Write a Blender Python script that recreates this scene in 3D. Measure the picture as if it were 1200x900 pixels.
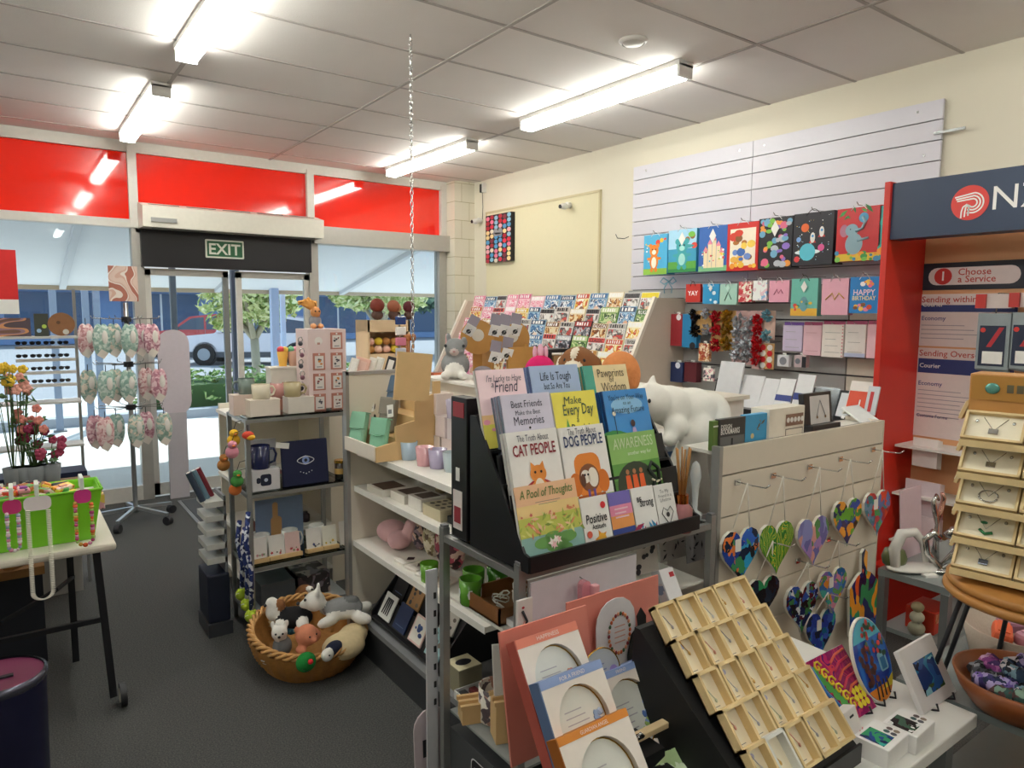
import bpy, bmesh, math, random
from mathutils import Matrix, Vector
for _o in list(bpy.data.objects): bpy.data.objects.remove(_o)
SC=bpy.context.scene; COL=SC.collection; PI=math.pi
# ---------------------------------------------------------------- camera
F=819.5; YAW,PITCH,ROLL=0.626422,0.103136,0.0065737; ZC=1.70
_cy,_sy=math.cos(YAW),math.sin(YAW)
cf=Vector((_sy*math.cos(PITCH),_cy*math.cos(PITCH),-math.sin(PITCH)))
cr0=Vector((_cy,-_sy,0)); cu0=cr0.cross(cf)
cr=math.cos(ROLL)*cr0+math.sin(ROLL)*cu0; cu=-math.sin(ROLL)*cr0+math.cos(ROLL)*cu0
CO=Vector((0,0,ZC))
cam=bpy.data.cameras.new('camera'); camo=bpy.data.objects.new('camera',cam); COL.objects.link(camo)
cam.sensor_width=36; cam.sensor_fit='HORIZONTAL'; cam.lens=F/1200*36; cam.clip_start=.02; cam.clip_end=500
camo.matrix_world=Matrix(((cr.x,cu.x,-cf.x,0),(cr.y,cu.y,-cf.y,0),(cr.z,cu.z,-cf.z,ZC),(0,0,0,1)))
SC.camera=camo
# ---------------------------------------------------------------- light and exposure
SC.view_settings.view_transform='Standard'; SC.view_settings.look='None'; SC.view_settings.gamma=1
SC.view_settings.use_curve_mapping=False; SC.view_settings.exposure=0.3
TUBE=20.0; SKY=1.15; SUN=5.5
w=bpy.data.worlds.new('world'); SC.world=w; w.use_nodes=True
nt=w.node_tree; bg=nt.nodes['Background']; bg.inputs[1].default_value=SKY; bg.inputs[0].default_value=(.62,.8,1,1)
sl=bpy.data.lights.new('sun','SUN'); sl.energy=SUN; sl.angle=.01; sl.color=(1,.96,.9)
so=bpy.data.objects.new('sun',sl); COL.objects.link(so)
so.matrix_world=Vector((.45,.9,1.25)).to_track_quat('Z','Y').to_matrix().to_4x4()
# ---------------------------------------------------------------- helpers
def ray(x,y): return cf+cr*((x-600)/F)-cu*((y-450)/F)
def PX(x,y,X): d=ray(x,y); return CO+d*(X/d.x)
def PY(x,y,Y): d=ray(x,y); return CO+d*(Y/d.y)
def PZ(x,y,Z): d=ray(x,y); return CO+d*((Z-ZC)/d.z)
_m={}
def srgb(c):
    if isinstance(c,str): c=[int(c[i:i+2],16)/255 for i in (0,2,4)]
    return [(v/12.92 if v<=.04045 else ((v+.055)/1.055)**2.4) for v in c]
def mat(c,rough=.55,metal=0,var=.06,scale=30,bump=0,trans=0,emit=0,coat=0,bscale=None,alpha=1):
    key=(str(c),rough,metal,var,scale,bump,trans,emit,coat,bscale,alpha)
    if key in _m: return _m[key]
    m=bpy.data.materials.new('material'); m.use_nodes=True; n=m.node_tree.nodes; l=m.node_tree.links
    b=n['Principled BSDF']; c=srgb(c)
    b.inputs['Roughness'].default_value=rough; b.inputs['Metallic'].default_value=metal
    if trans: b.inputs['Transmission Weight'].default_value=trans
    if coat: b.inputs['Coat Weight'].default_value=coat; b.inputs['Coat Roughness'].default_value=.06
    if emit: b.inputs['Emission Color'].default_value=(*c,1); b.inputs['Emission Strength'].default_value=emit
    if alpha<1: b.inputs['Alpha'].default_value=alpha
    tc=n.new('ShaderNodeTexCoord'); nz=n.new('ShaderNodeTexNoise'); nz.inputs['Scale'].default_value=scale; nz.inputs['Detail'].default_value=3
    l.new(tc.outputs['Object'],nz.inputs['Vector'])
    mx=n.new('ShaderNodeMix'); mx.data_type='RGBA'
    mx.inputs[6].default_value=(*[max(0,v*(1-var)) for v in c],1); mx.inputs[7].default_value=(*[min(1,v*(1+var)) for v in c],1)
    l.new(nz.outputs['Fac'],mx.inputs[0]); l.new(mx.outputs[2],b.inputs['Base Color'])
    if bump:
        bp=n.new('ShaderNodeBump'); bp.inputs['Strength'].default_value=bump; bp.inputs['Distance'].default_value=.004
        n2=n.new('ShaderNodeTexNoise'); n2.inputs['Scale'].default_value=bscale or scale*4; n2.inputs['Detail'].default_value=4
        l.new(tc.outputs['Object'],n2.inputs['Vector']); l.new(n2.outputs['Fac'],bp.inputs['Height']); l.new(bp.outputs[0],b.inputs['Normal'])
    _m[key]=m; return m
def pat(cols,scale=30,rough=.35,warp=1.0,seed=0,kind='cell',stretch=(1,1,1)):
    """printed pattern: several ink colours in patches"""
    key=('pat',tuple(cols),scale,rough,warp,seed,kind,stretch)
    if key in _m: return _m[key]
    m=bpy.data.materials.new('printed'); m.use_nodes=True; n=m.node_tree.nodes; l=m.node_tree.links
    b=n['Principled BSDF']; b.inputs['Roughness'].default_value=rough
    tc=n.new('ShaderNodeTexCoord'); mp=n.new('ShaderNodeMapping'); mp.inputs['Location'].default_value=(seed*1.37,seed*.71,seed*.33); mp.inputs['Scale'].default_value=stretch
    l.new(tc.outputs['Object'],mp.inputs['Vector'])
    nz=n.new('ShaderNodeTexNoise'); nz.inputs['Scale'].default_value=scale*.6; nz.inputs['Detail'].default_value=2
    l.new(mp.outputs[0],nz.inputs['Vector'])
    ad=n.new('ShaderNodeVectorMath'); ad.operation='MULTIPLY_ADD'
    l.new(nz.outputs['Color'],ad.inputs[0]); ad.inputs[1].default_value=[warp*2.2/scale]*3; l.new(mp.outputs[0],ad.inputs[2])
    if kind=='wave':
        t=n.new('ShaderNodeTexWave'); t.inputs['Scale'].default_value=scale*.5; t.inputs['Distortion'].default_value=4; t.inputs['Detail'].default_value=1; l.new(ad.outputs[0],t.inputs['Vector']); fac=t.outputs['Fac']
    elif kind=='noise':
        t=n.new('ShaderNodeTexNoise'); t.inputs['Scale'].default_value=scale; t.inputs['Detail'].default_value=1; l.new(ad.outputs[0],t.inputs['Vector'])
        mr=n.new('ShaderNodeMapRange'); mr.inputs[1].default_value=.3; mr.inputs[2].default_value=.7; l.new(t.outputs['Fac'],mr.inputs[0]); fac=mr.outputs[0]
    else:
        t=n.new('ShaderNodeTexVoronoi'); t.inputs['Scale'].default_value=scale; l.new(ad.outputs[0],t.inputs['Vector'])
        sp=n.new('ShaderNodeSeparateColor'); l.new(t.outputs['Color'],sp.inputs[0]); fac=sp.outputs[0]
    rp=n.new('ShaderNodeValToRGB'); rp.color_ramp.interpolation='CONSTANT'; e=rp.color_ramp.elements
    while len(e)<len(cols): e.new(.5)
    for i,c in enumerate(cols): e[i].position=i/len(cols); 
    for i,c in enumerate(cols): e[i].color=(*srgb(c),1)
    l.new(fac,rp.inputs[0]); l.new(rp.outputs[0],b.inputs['Base Color'])
    _m[key]=m; return m
def glassm(tint='f4fbff',refl=1.0,key='g',rough=.02):
    k=('glass',tint,refl,key)
    if k in _m: return _m[k]
    m=bpy.data.materials.new('glass'); m.use_nodes=True; n=m.node_tree.nodes; l=m.node_tree.links
    n.remove(n['Principled BSDF']); o=n['Material Output']
    tr=n.new('ShaderNodeBsdfTransparent'); tr.inputs[0].default_value=(*srgb(tint),1)
    gl=n.new('ShaderNodeBsdfGlossy'); gl.inputs['Roughness'].default_value=rough
    fr=n.new('ShaderNodeFresnel'); fr.inputs[0].default_value=1.5
    mu=n.new('ShaderNodeMath'); mu.operation='MULTIPLY'; mu.inputs[1].default_value=refl; l.new(fr.outputs[0],mu.inputs[0])
    nz=n.new('ShaderNodeTexNoise'); nz.inputs['Scale'].default_value=3
    mx=n.new('ShaderNodeMixShader'); l.new(mu.outputs[0],mx.inputs[0]); l.new(tr.outputs[0],mx.inputs[1]); l.new(gl.outputs[0],mx.inputs[2]); l.new(mx.outputs[0],o.inputs[0])
    _m[k]=m; return m
I4=Matrix.Identity(4)
def TR(x,y,z): return Matrix.Translation((x,y,z))
def RX(a): return Matrix.Rotation(math.radians(a),4,'X')
def RY(a): return Matrix.Rotation(math.radians(a),4,'Y')
def RZ(a): return Matrix.Rotation(math.radians(a),4,'Z')
# frames: local x right, y up, z out of the face
def FS(p,tilt=0,yaw=0,roll=0): # faces -Y (towards the shopper), leaning back by tilt
    return TR(*p)@RZ(yaw)@RX(90)@RX(-tilt)@RZ(roll)
def FW(p,tilt=0,yaw=0,roll=0): # faces -X
    return FS(p,tilt,-90+yaw,roll)
class B:
    def __init__(s,M=None): s.v=[];s.f=[];s.mi=[];s.sm=[];s.mats=[];s.T=M or I4; s.M0=s.T
    def _i(s,m):
        if m not in s.mats: s.mats.append(m)
        return s.mats.index(m)
    def add(s,vs,fs,m,smooth=False,T=None):
        o=len(s.v); t=s.T@T if T is not None else s.T
        s.v+= [t@Vector(v) for v in vs]; i=s._i(m)
        for f in fs: s.f.append([k+o for k in f]); s.mi.append(i); s.sm.append(smooth)
        return s
    def box(s,c,d,m,bev=0,T=None,r=None):
        x,y,z=[k/2 for k in d]; T2=TR(*c)
        if r is not None: T2=T2@r
        if T is not None: T2=T@T2
        if bev<=0:
            vs=[(a*x,b*y,e*z) for a in(-1,1) for b in(-1,1) for e in(-1,1)]
            fs=[(0,1,3,2),(4,6,7,5),(0,4,5,1),(2,3,7,6),(0,2,6,4),(1,5,7,3)]
        else:
            bm=bmesh.new(); bmesh.ops.create_cube(bm,size=1,matrix=Matrix.Diagonal((*d,1)))
            bmesh.ops.bevel(bm,geom=bm.edges[:],offset=min(bev,min(d)*.45),segments=2,affect='EDGES',profile=.5)
            bm.verts.index_update(); vs=[v.co.copy() for v in bm.verts]; fs=[[v.index for v in f.verts] for f in bm.faces]; bm.free()
        return s.add(vs,fs,m,False,T2)
    def bx(s,x0,x1,y0,y1,z0,z1,m,bev=0): return s.box(((x0+x1)/2,(y0+y1)/2,(z0+z1)/2),(abs(x1-x0),abs(y1-y0),abs(z1-z0)),m,bev)
    def poly(s,pts,z,m,t=0,T=None,side=None):
        n=len(pts)
        if t==0: return s.add([(p[0],p[1],z) for p in pts],[list(range(n))],m,False,T)
        s.add([(p[0],p[1],z) for p in pts],[list(range(n))],m,False,T)
        return s.add([(p[0],p[1],z) for p in pts]+[(p[0],p[1],z-t) for p in pts],[[i,i+n,(i+1)%n+n,(i+1)%n] for i in range(n)]+[list(range(2*n-1,n-1,-1))],side or m,False,T)
    def disc(s,x,y,rx,z,m,ry=None,n=20,t=0,T=None,side=None):
        ry=ry or rx
        return s.poly([(x+rx*math.cos(2*PI*i/n),y+ry*math.sin(2*PI*i/n)) for i in range(n)],z,m,t,T,side)
    def rect(s,x0,y0,x1,y1,z,m,t=0,T=None): return s.poly([(x0,y0),(x1,y0),(x1,y1),(x0,y1)],z,m,t,T)
    def rrect(s,x0,y0,x1,y1,r,z,m,t=0,T=None):
        p=[]
        for cx,cy,a in((x1-r,y1-r,0),(x0+r,y1-r,90),(x0+r,y0+r,180),(x1-r,y0+r,270)):
            for k in range(5): q=math.radians(a+k*22.5); p.append((cx+r*math.cos(q),cy+r*math.sin(q)))
        return s.poly(p,z,m,t,T)
    def tube(s,pts,r,m,n=8,closed=False,T=None):
        P=[Vector(p) for p in pts]; k=len(P); rs=r if isinstance(r,(list,tuple)) else [r]*k
        vs=[];fs=[]; prev=None
        for i,p in enumerate(P):
            if closed: t=P[(i+1)%k]-P[i-1]
            else: t=P[min(i+1,k-1)]-P[max(i-1,0)]
            t.normalize()
            if prev is None: a=t.orthogonal().normalized()
            else:
                a=prev-t*prev.dot(t); a=a.normalized() if a.length>1e-6 else t.orthogonal().normalized()
            prev=a; b=t.cross(a)
            for j in range(n): q=2*PI*j/n; vs.append(p+(a*math.cos(q)+b*math.sin(q))*rs[i])
        for i in range(k if closed else k-1):
            for j in range(n): a0=i*n+j;a1=i*n+(j+1)%n;i2=(i+1)%k; fs.append((a0,a1,i2*n+(j+1)%n,i2*n+j))
        if not closed: fs.append(list(range(n-1,-1,-1))); fs.append([(k-1)*n+j for j in range(n)])
        return s.add(vs,fs,m,True,T)
    def bar(s,p,q,w,m,w2=None):  # square bar
        p=Vector(p);q=Vector(q); d=(q-p); L=d.length; w2=w2 or w
        return s.box((0,0,L/2),(w,w2,L),m,0,T=TR(*p)@d.to_track_quat('Z','Y').to_matrix().to_4x4())
    def lathe(s,prof,m,n=24,T=None,cap=False):
        vs=[];fs=[]; k=len(prof)
        for i,(r,z) in enumerate(prof):
            for j in range(n): q=2*PI*j/n; vs.append((r*math.cos(q),r*math.sin(q),z))
        for i in range(k-1):
            for j in range(n): fs.append((i*n+j,i*n+(j+1)%n,(i+1)*n+(j+1)%n,(i+1)*n+j))
        return s.add(vs,fs,m,True,T)
    def cyl(s,r,z0,z1,m,n=20,T=None,r2=None):
        r2=r if r2 is None else r2
        vs=[];
        for (rr,z) in((r,z0),(r2,z1)):
            for j in range(n): q=2*PI*j/n; vs.append((rr*math.cos(q),rr*math.sin(q),z))
        s.add(vs,[(j,(j+1)%n,n+(j+1)%n,n+j) for j in range(n)],m,True,T)
        return s.add(vs,[list(range(n-1,-1,-1)),list(range(n,2*n))],m,False,T)
    def ell(s,c,r,m,u=14,v=9,T=None,rot=None):
        if not hasattr(r,'__len__'): r=(r,r,r)
        T2=TR(*c)@(rot or I4)
        if T is not None: T2=T@T2
        vs=[(0,0,-r[2])];
        for i in range(1,v):
            a=-PI/2+PI*i/v
            for j in range(u): q=2*PI*j/u; vs.append((r[0]*math.cos(a)*math.cos(q),r[1]*math.cos(a)*math.sin(q),r[2]*math.sin(a)))
        vs.append((0,0,r[2])); fs=[]
        for j in range(u): fs.append((0,1+(j+1)%u,1+j))
        for i in range(v-2):
            for j in range(u): a=1+i*u; fs.append((a+j,a+(j+1)%u,a+u+(j+1)%u,a+u+j))
        a=1+(v-2)*u
        for j in range(u): fs.append((a+j,a+(j+1)%u,len(vs)-1))
        return s.add(vs,fs,m,True,T2)
    def text(s,t,x,y,h,m,z=.0006,al='C',maxw=None,shear=0,bold=0,T=None):
        vs,fs=_text(t,shear,bold); 
        x0=min(v[0] for v in vs);x1=max(v[0] for v in vs)
        k=h; W=(x1-x0)*k; kx=k
        if maxw and W>maxw: kx=k*maxw/W; W=maxw
        ox={'C':-W/2,'L':0,'R':-W}[al]-x0*kx
        return s.add([(x+ox+v[0]*kx,y+v[1]*k,z) for v in vs],fs,m,False,T)
    def make(s,name,parent=None,label=None,cat=None,group=None,kind=None,origin=None):
        # vertices were gathered in world space (s.T of a thing's frame) ; root frame = s.M0
        me=bpy.data.meshes.new(name); M0=s.M0; inv=M0.inverted()
        me.from_pydata([inv@v for v in s.v],[],s.f)
        for m in s.mats: me.materials.append(m)
        for p,i,sm in zip(me.polygons,s.mi,s.sm): p.material_index=i; p.use_smooth=sm
        me.update()
        o=bpy.data.objects.new(name,me); COL.objects.link(o)
        if parent is not None:
            o.parent=parent; o.matrix_world=M0 if False else o.matrix_world
            o.matrix_parent_inverse=I4
            o.matrix_local=_W[parent.name].inverted()@M0
        else: o.matrix_world=M0
        _W[o.name]=M0.copy()
        if label: tag(o,label,cat,group)
        if kind: o['kind']=kind
        return o
_W={}
def tag(o,label,cat,group=None):
    o['label']=label; o['category']=cat
    if group: o['group']=group
    return o
def thing(name,label,cat,M,group=None):
    o=bpy.data.objects.new(name,None); COL.objects.link(o); o.matrix_world=M; o.empty_display_size=.05
    _W[o.name]=M.copy(); return tag(o,label,cat,group)
def copy_tree(o,M,label=None,group=None,parent=None):
    c=o.copy(); COL.objects.link(c); c.parent=parent
    if parent is None: c.matrix_world=M; _W[c.name]=M.copy()
    else: c.matrix_parent_inverse=I4; c.matrix_basis=o.matrix_basis.copy()
    if label: c['label']=label
    if group: c['group']=group
    for ch in [k for k in bpy.data.objects if k.parent==o]: copy_tree(ch,None,None,None,c)
    return c
_tx={}
def _text(t,shear=0,bold=0):
    k=(t,shear,bold)
    if k in _tx: return _tx[k]
    cu_=bpy.data.curves.new('t','FONT'); cu_.body=t; cu_.size=1.4; cu_.resolution_u=2; cu_.shear=shear; cu_.offset=bold
    o=bpy.data.objects.new('t',cu_); COL.objects.link(o)
    me=bpy.data.meshes.new_from_object(o.evaluated_get(bpy.context.evaluated_depsgraph_get()))
    r=([tuple(v.co) for v in me.vertices],[list(p.vertices) for p in me.polygons])
    bpy.data.objects.remove(o); bpy.data.meshes.remove(me); bpy.data.curves.remove(cu_)
    _tx[k]=r; return r
def organic(name,ells,M,parent=None,voxel=.006,smooth=6,**kw):
    """one continuous soft body from overlapping ellipsoids; each = (centre, radii, rot or None, material)"""
    b=B(); 
    for c,r,rot,m in ells: b.ell(c,r,m,16,10,rot=rot)
    me=bpy.data.meshes.new(name); me.from_pydata(b.v,[],b.f); o=bpy.data.objects.new(name,me); COL.objects.link(o)
    md=o.modifiers.new('r','REMESH'); md.mode='VOXEL'; md.voxel_size=voxel; md.use_smooth_shade=True
    ms=o.modifiers.new('s','SMOOTH'); ms.iterations=smooth; ms.factor=.5
    dg=bpy.context.evaluated_depsgraph_get(); m2=bpy.data.meshes.new_from_object(o.evaluated_get(dg))
    bpy.data.objects.remove(o); bpy.data.meshes.remove(me)
    mats=[]; 
    for e in ells:
        if e[3] not in mats: mats.append(e[3])
    m2.materials.clear()
    for m in mats: m2.materials.append(m)
    inv=[((TR(*c)@(rot or I4)).inverted(),r if hasattr(r,'__len__') else (r,r,r),mats.index(m)) for c,r,rot,m in ells]
    for p in m2.polygons:
        c=p.center; best=None
        for iv,r,mi in inv:
            q=iv@c; d=math.sqrt((q.x/r[0])**2+(q.y/r[1])**2+(q.z/r[2])**2)
            if best is None or d<best[0]: best=(d,mi)
        p.material_index=best[1]; p.use_smooth=True
    m2.name=name; o=bpy.data.objects.new(name,m2); COL.objects.link(o)
    if parent is not None: o.parent=parent; o.matrix_local=_W[parent.name].inverted()@M
    else: o.matrix_world=M
    _W[o.name]=M.copy()
    if kw.get('label'): tag(o,kw['label'],kw['cat'],kw.get('group'))
    return o
ORD=['first','second','third','fourth','fifth','sixth','seventh','eighth','ninth','tenth','eleventh','twelfth','thirteenth','fourteenth']
# common materials
WALL=mat('e1dac8',.8,var=.03,scale=3); WHITE=mat('e9e7e3',.45); CREAM=mat('e2dccf',.5,var=.03); ALU=mat('aaa9a6',.4,.55); GREYM=mat('8b8e8e',.45,.5)
BLACK=mat('16161a',.4); DARK=mat('26262b',.5); STEEL=mat('b9bcbd',.25,.95); CHROME=mat('d8dadb',.12,1); RED=mat('d81f12',.35); NAVY=mat('1b2742',.4)
PAPER=mat('f0eee9',.6); WOOD=mat('c79a63',.55,var=.15,scale=12); LWOOD=mat('dcc497',.55,var=.1,scale=14); OAK=mat('b57d3f',.45,var=.18,scale=9)
CARD=mat('b98d5b',.8,var=.1); PINK=mat('e5b5b5',.5); GOLD=mat('c79a3e',.25,.9); CLEAR=glassm('eef6f8',1.2,'acr'); GLASS=glassm('eaf4f2',1.0,'sh'); INK=mat('222228',.6); GREYI=mat('77777c',.6)
def cmat(c,**k): return mat(c,**k)
def pal(s): return tuple(s.split())
# ================================================================ the setting
CZ=3.124; WY=6.95; WX=4.33
def struct(name,b,M=None): return b.make(name,kind='structure')
# floor: dark carpet
cp=bpy.data.materials.new('carpet'); cp.use_nodes=True; n=cp.node_tree.nodes; l=cp.node_tree.links; bs=n['Principled BSDF']; bs.inputs['Roughness'].default_value=.95
tc=n.new('ShaderNodeTexCoord'); nz=n.new('ShaderNodeTexNoise'); nz.inputs['Scale'].default_value=170; nz.inputs['Detail'].default_value=5; l.new(tc.outputs['Object'],nz.inputs['Vector'])
rp=n.new('ShaderNodeValToRGB'); rp.color_ramp.elements[0].position=.38; rp.color_ramp.elements[0].color=(*srgb('3c3d3f'),1); rp.color_ramp.elements[1].position=.68; rp.color_ramp.elements[1].color=(*srgb('605f5c'),1)
l.new(nz.outputs['Fac'],rp.inputs[0]); l.new(rp.outputs[0],bs.inputs['Base Color']); bp=n.new('ShaderNodeBump'); bp.inputs['Strength'].default_value=.3; bp.inputs['Distance'].default_value=.004; l.new(nz.outputs['Fac'],bp.inputs['Height']); l.new(bp.outputs[0],bs.inputs['Normal'])
struct('floor',B().bx(-5,4.5,-4,WY,-.05,0,cp))
# ceiling
b=B(); CT=mat('ece6e2',.9,var=.03,scale=4,bump=.25,bscale=160); GR=mat('b7afab',.7)  # grid bars coloured darker than the tiles to paint in the shadow gaps
b.bx(-5,4.5,-4,WY+.1,CZ,CZ+.05,CT)
for j in range(-1,19):
    y=6.594-.6*j; b.bx(-5,4.4,y-.009,y+.009,CZ-.004,CZ,GR)
for i in range(-5,3):
    x=.925+1.2*i; b.bx(x-.011,x+.011,-4,WY,CZ-.006,CZ,GR)
struct('ceiling',b)
# right wall: painted block with a panelled area
b=B(); b.bx(WX,WX+.1,-4,WY,0,CZ,WALL); struct('wall_right',b)
b=B(); b.bx(-5.1,-5,-4,WY,0,CZ,WALL); struct('wall_left',b)
b=B(); b.bx(-5,WX,-4.1,-4,0,CZ,WALL); struct('wall_back',b)
# block column in the corner, courses shown by grooves
b=B(); GRV=mat('b5aa88',.9)
cx0=4.07; b.bx(cx0,WX,6.72,WY,0,CZ,WALL)
for k in range(16):
    z=.1+.2*k; b.bx(cx0-.001,WX,6.7185,6.722,z-.003,z+.003,GRV); b.bx(cx0-.0015,cx0+.001,6.72,WY,z-.003,z+.003,GRV)
    xj=cx0+(.19 if k%2 else .09); b.bx(xj-.002,xj+.002,6.7185,6.722,z,z+.2,GRV)
struct('wall_column',b)
# shopfront
FR=mat('b9b6b0',.4,.4); FRW=mat('d9d6cf',.45,.1)
b=B(); b.bx(-5,4.07,WY-.06,WY+.06,CZ-.09,CZ,FRW)                      # head
b.bx(-5,.96,WY-.06,WY+.06,2.40,2.47,FRW); b.bx(2.52,4.16,WY-.13,WY+.06,2.36,2.53,FR); b.bx(.96,2.52,WY-.06,WY+.06,2.36,2.45,FR)
for x in(.955,2.515,4.03,-1.6,-3.5): b.bx(x-.035,x+.035,WY-.07,WY+.06,2.4,CZ-.05,FRW)
for x in(.97,2.535,4.02,-1.6,-3.5): b.bx(x-.045,x+.045,WY-.06,WY+.06,0,2.45,FR)
b.bx(-5,.95,WY-.05,WY+.05,0,.13,FRW); b.bx(2.53,4.03,WY-.05,WY+.05,0,.5,FRW); struct('wall_front',b)
REDG=mat('ff2208',.07,coat=1,var=.02,emit=0)
for i,(x0,x1,z0) in enumerate(((-1.57,.92,2.47),(.99,2.48,2.45),(2.55,3.995,2.53))):
    b=B(); b.bx(x0,x1,WY-.02,WY+.01,z0,CZ-.09,REDG); struct('trim_%d'%(i+1),b)
b=B(); b.bx(-5,-1.63,WY-.02,WY+.01,2.47,CZ-.09,REDG); struct('trim_4',b)
WG=glassm('f1f8fb',.8,'win')
b=B(); b.bx(-1.57,.925,WY-.005,WY+.005,.13,2.40,WG); struct('window_1',b)
b=B(); b.bx(2.58,3.975,WY-.005,WY+.005,.5,2.36,WG); struct('window_2',b)
b=B(); b.bx(-5,-1.63,WY-.005,WY+.005,.13,2.40,WG); struct('window_3',b)
# sliding door leaves
for i,(x0,x1) in enumerate(((1.015,1.72),(1.79,2.49))):
    b=B(); b.bx(x0,x0+.05,WY-.03,WY+.01,.02,2.05,FRW); b.bx(x1-.05,x1,WY-.03,WY+.01,.02,2.05,FRW if i else GREYM); b.bx(x0,x1,WY-.03,WY+.01,.02,.13,FRW); b.bx(x0,x1,WY-.03,WY+.01,2.0,2.06,FRW)
    d=b.make('door_%d'%(i+1),kind='structure'); B().bx(x0+.05,x1-.05,WY-.015,WY-.007,.13,2.0,WG).make('pane',d)
b=B(); b.bx(.99,2.49,WY-.12,WY-.04,2.07,2.39,mat('17151b',.35)); struct('trim_5',b)
# exit sign
p=PY(240,277,WY-.125); q=PY(286,307,WY-.125); W_=q.x-p.x; H_=.165; M=FS((p.x+W_/2,WY-.121,(p.z+q.z)/2))
t=thing('exit_sign','green and white EXIT sign on the black panel over the glass doors','sign',M)
b=B(M); b.rrect(-W_/2,-H_/2,W_/2,H_/2,.01,.012,mat('eef0e2',.5),t=.012); b.rrect(-W_/2+.014,-H_/2+.014,W_/2-.014,H_/2-.014,.006,.0126,mat('2c6b45',.4)); b.make('sign_plate',t)
b=B(M); b.text('EXIT',0,-.048,.098,mat('f2f3e6',.5),z=.0134,bold=.03,maxw=W_-.06); b.make('lettering',t)
# air curtain
t=thing('air_curtain','long white air curtain unit mounted above the black door panel','air curtain',TR(.98,WY-.07,2.39))
M=TR(.98,WY-.07,2.39)
b=B(M); prof=[(-.26,.0),(-.27,.17),(-.06,.22),(0,.22),(0,0)]
AC=mat('e4e0d4',.4); b.T=M
vs=[(0,y,z) for y,z in prof]+[(1.56,y,z) for y,z in prof]; nn=len(prof)
b.add(vs,[[i,(i+1)%nn,(i+1)%nn+nn,i+nn] for i in range(nn)]+[list(range(nn)),list(range(2*nn-1,nn-1,-1))],AC)
b.make('housing',t)
b=B(M)
for k in range(5): b.bx(.06+k*.3,.3+k*.3,-.262,-.12,.195,.199,mat('8f8c84',.6)) if False else b.box((.18+k*.3,-.17,.198),(.24,.02,.004),mat('6e6b64',.6),r=RX(13))
b.box((.16,-.272,.06),(.2,.006,.035),mat('9a9a98',.5)); b.box((.78,-.2,-.004),(1.4,.08,.01),mat('77756f',.5)); b.make('grille',t)
# wall panelling / board on the right wall
b=B(); b.bx(WX-.012,WX,4.66,6.46,1.86,2.76,mat('e4dbb9',.7,var=.02)); 
for (y0,y1,z0,z1) in((4.65,4.67,1.86,2.77),(6.45,6.47,2.2,2.77),(4.65,6.47,2.755,2.775)): b.bx(WX-.02,WX,y0,y1,z0,z1,mat('cfc29c',.6))
struct('trim_6',b)
# floor mat
p=PZ(206,586,0); q=PZ(224,613,0)
b=B(); b.bx(p.x,p.x+1.3,q.y-.05,q.y+.75,0,.008,mat('8c8f92',.5,.3)); b.make('door_mat',label='grey rectangular entrance mat sunk in the carpet before the doors',cat='mat',origin=None)
b=B(); b.bx(p.x+.03,p.x+1.27,q.y-.02,q.y+.72,.008,.013,mat('55585c',.95,bump=.6)); o=b.make('mat_pile',bpy.data.objects['door_mat'])
# fluorescent lights
DIFF=mat('fbfdf4',.5,emit=TUBE)
def lamp(x,y0,y1,label):
    M=TR(x,(y0+y1)/2,CZ); L=(y1-y0); t=thing('fluorescent_light',label,'light',M,None)
    b=B(M); b.bx(-.06,.06,-L/2,L/2,-.03,0,WHITE); b.bx(-.055,.055,-L/2,-L/2+.02,-.09,-.02,WHITE); b.bx(-.055,.055,L/2-.02,L/2,-.09,-.02,WHITE); b.make('housing',t)
    b=B(M); b.bx(-.05,.05,-L/2+.02,L/2-.02,-.095,-.03,DIFF,.02); b.make('diffuser',t)
lamp(.88,2.75,4.27,'long fluorescent light cut by the top edge, upper left'); lamp(.88,5.0,6.52,'short-looking fluorescent light just above the left red panel mullion')
lamp(3.22,2.78,4.3,'fluorescent light on the ceiling above the slatted wall'); lamp(3.22,5.03,6.55,'fluorescent light on the ceiling near the corner column behind the chain')
for k,(x,y) in enumerate(((.88,.7),(3.22,-.35),(.88,-2),(3.22,-2.6),(-1.6,4.5),(-1.6,1.8),(-3.8,3),(-1.6,-1.5))): lamp(x,y,y+1.5,'fluorescent light out of the picture, '+('behind the upper left one','above the red booth','far back on the left row','far back on the right row','left of the doors','above the green tub','farthest left','behind the camera')[k])
# smoke detector disc
p=PZ(742,47,CZ); M=TR(p.x,p.y,CZ)@RX(180); t=thing('ceiling_vent','small round white disc on a ceiling tile above the right hand light','vent',M)
B(M).lathe([(.0,.0),(.075,0),(.075,.008),(.06,.018)],WHITE).make('rim',t); B(M).lathe([(.056,.015),(.05,.022),(0,.024)],mat('d5d2cb',.5)).make('cover',t)
# ---------------------------------------------------------------- outside
GZ=-.08
b=B(); b.bx(-40,80,WY+.06,16.5,GZ-.1,GZ,mat('d8d6d0',.9,var=.05,scale=2)); b.bx(-40,80,16.5,90,GZ-.12,GZ-.02,mat('8f9296',.9,var=.08,scale=1)); b.make('ground_outside',kind='structure')
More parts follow.
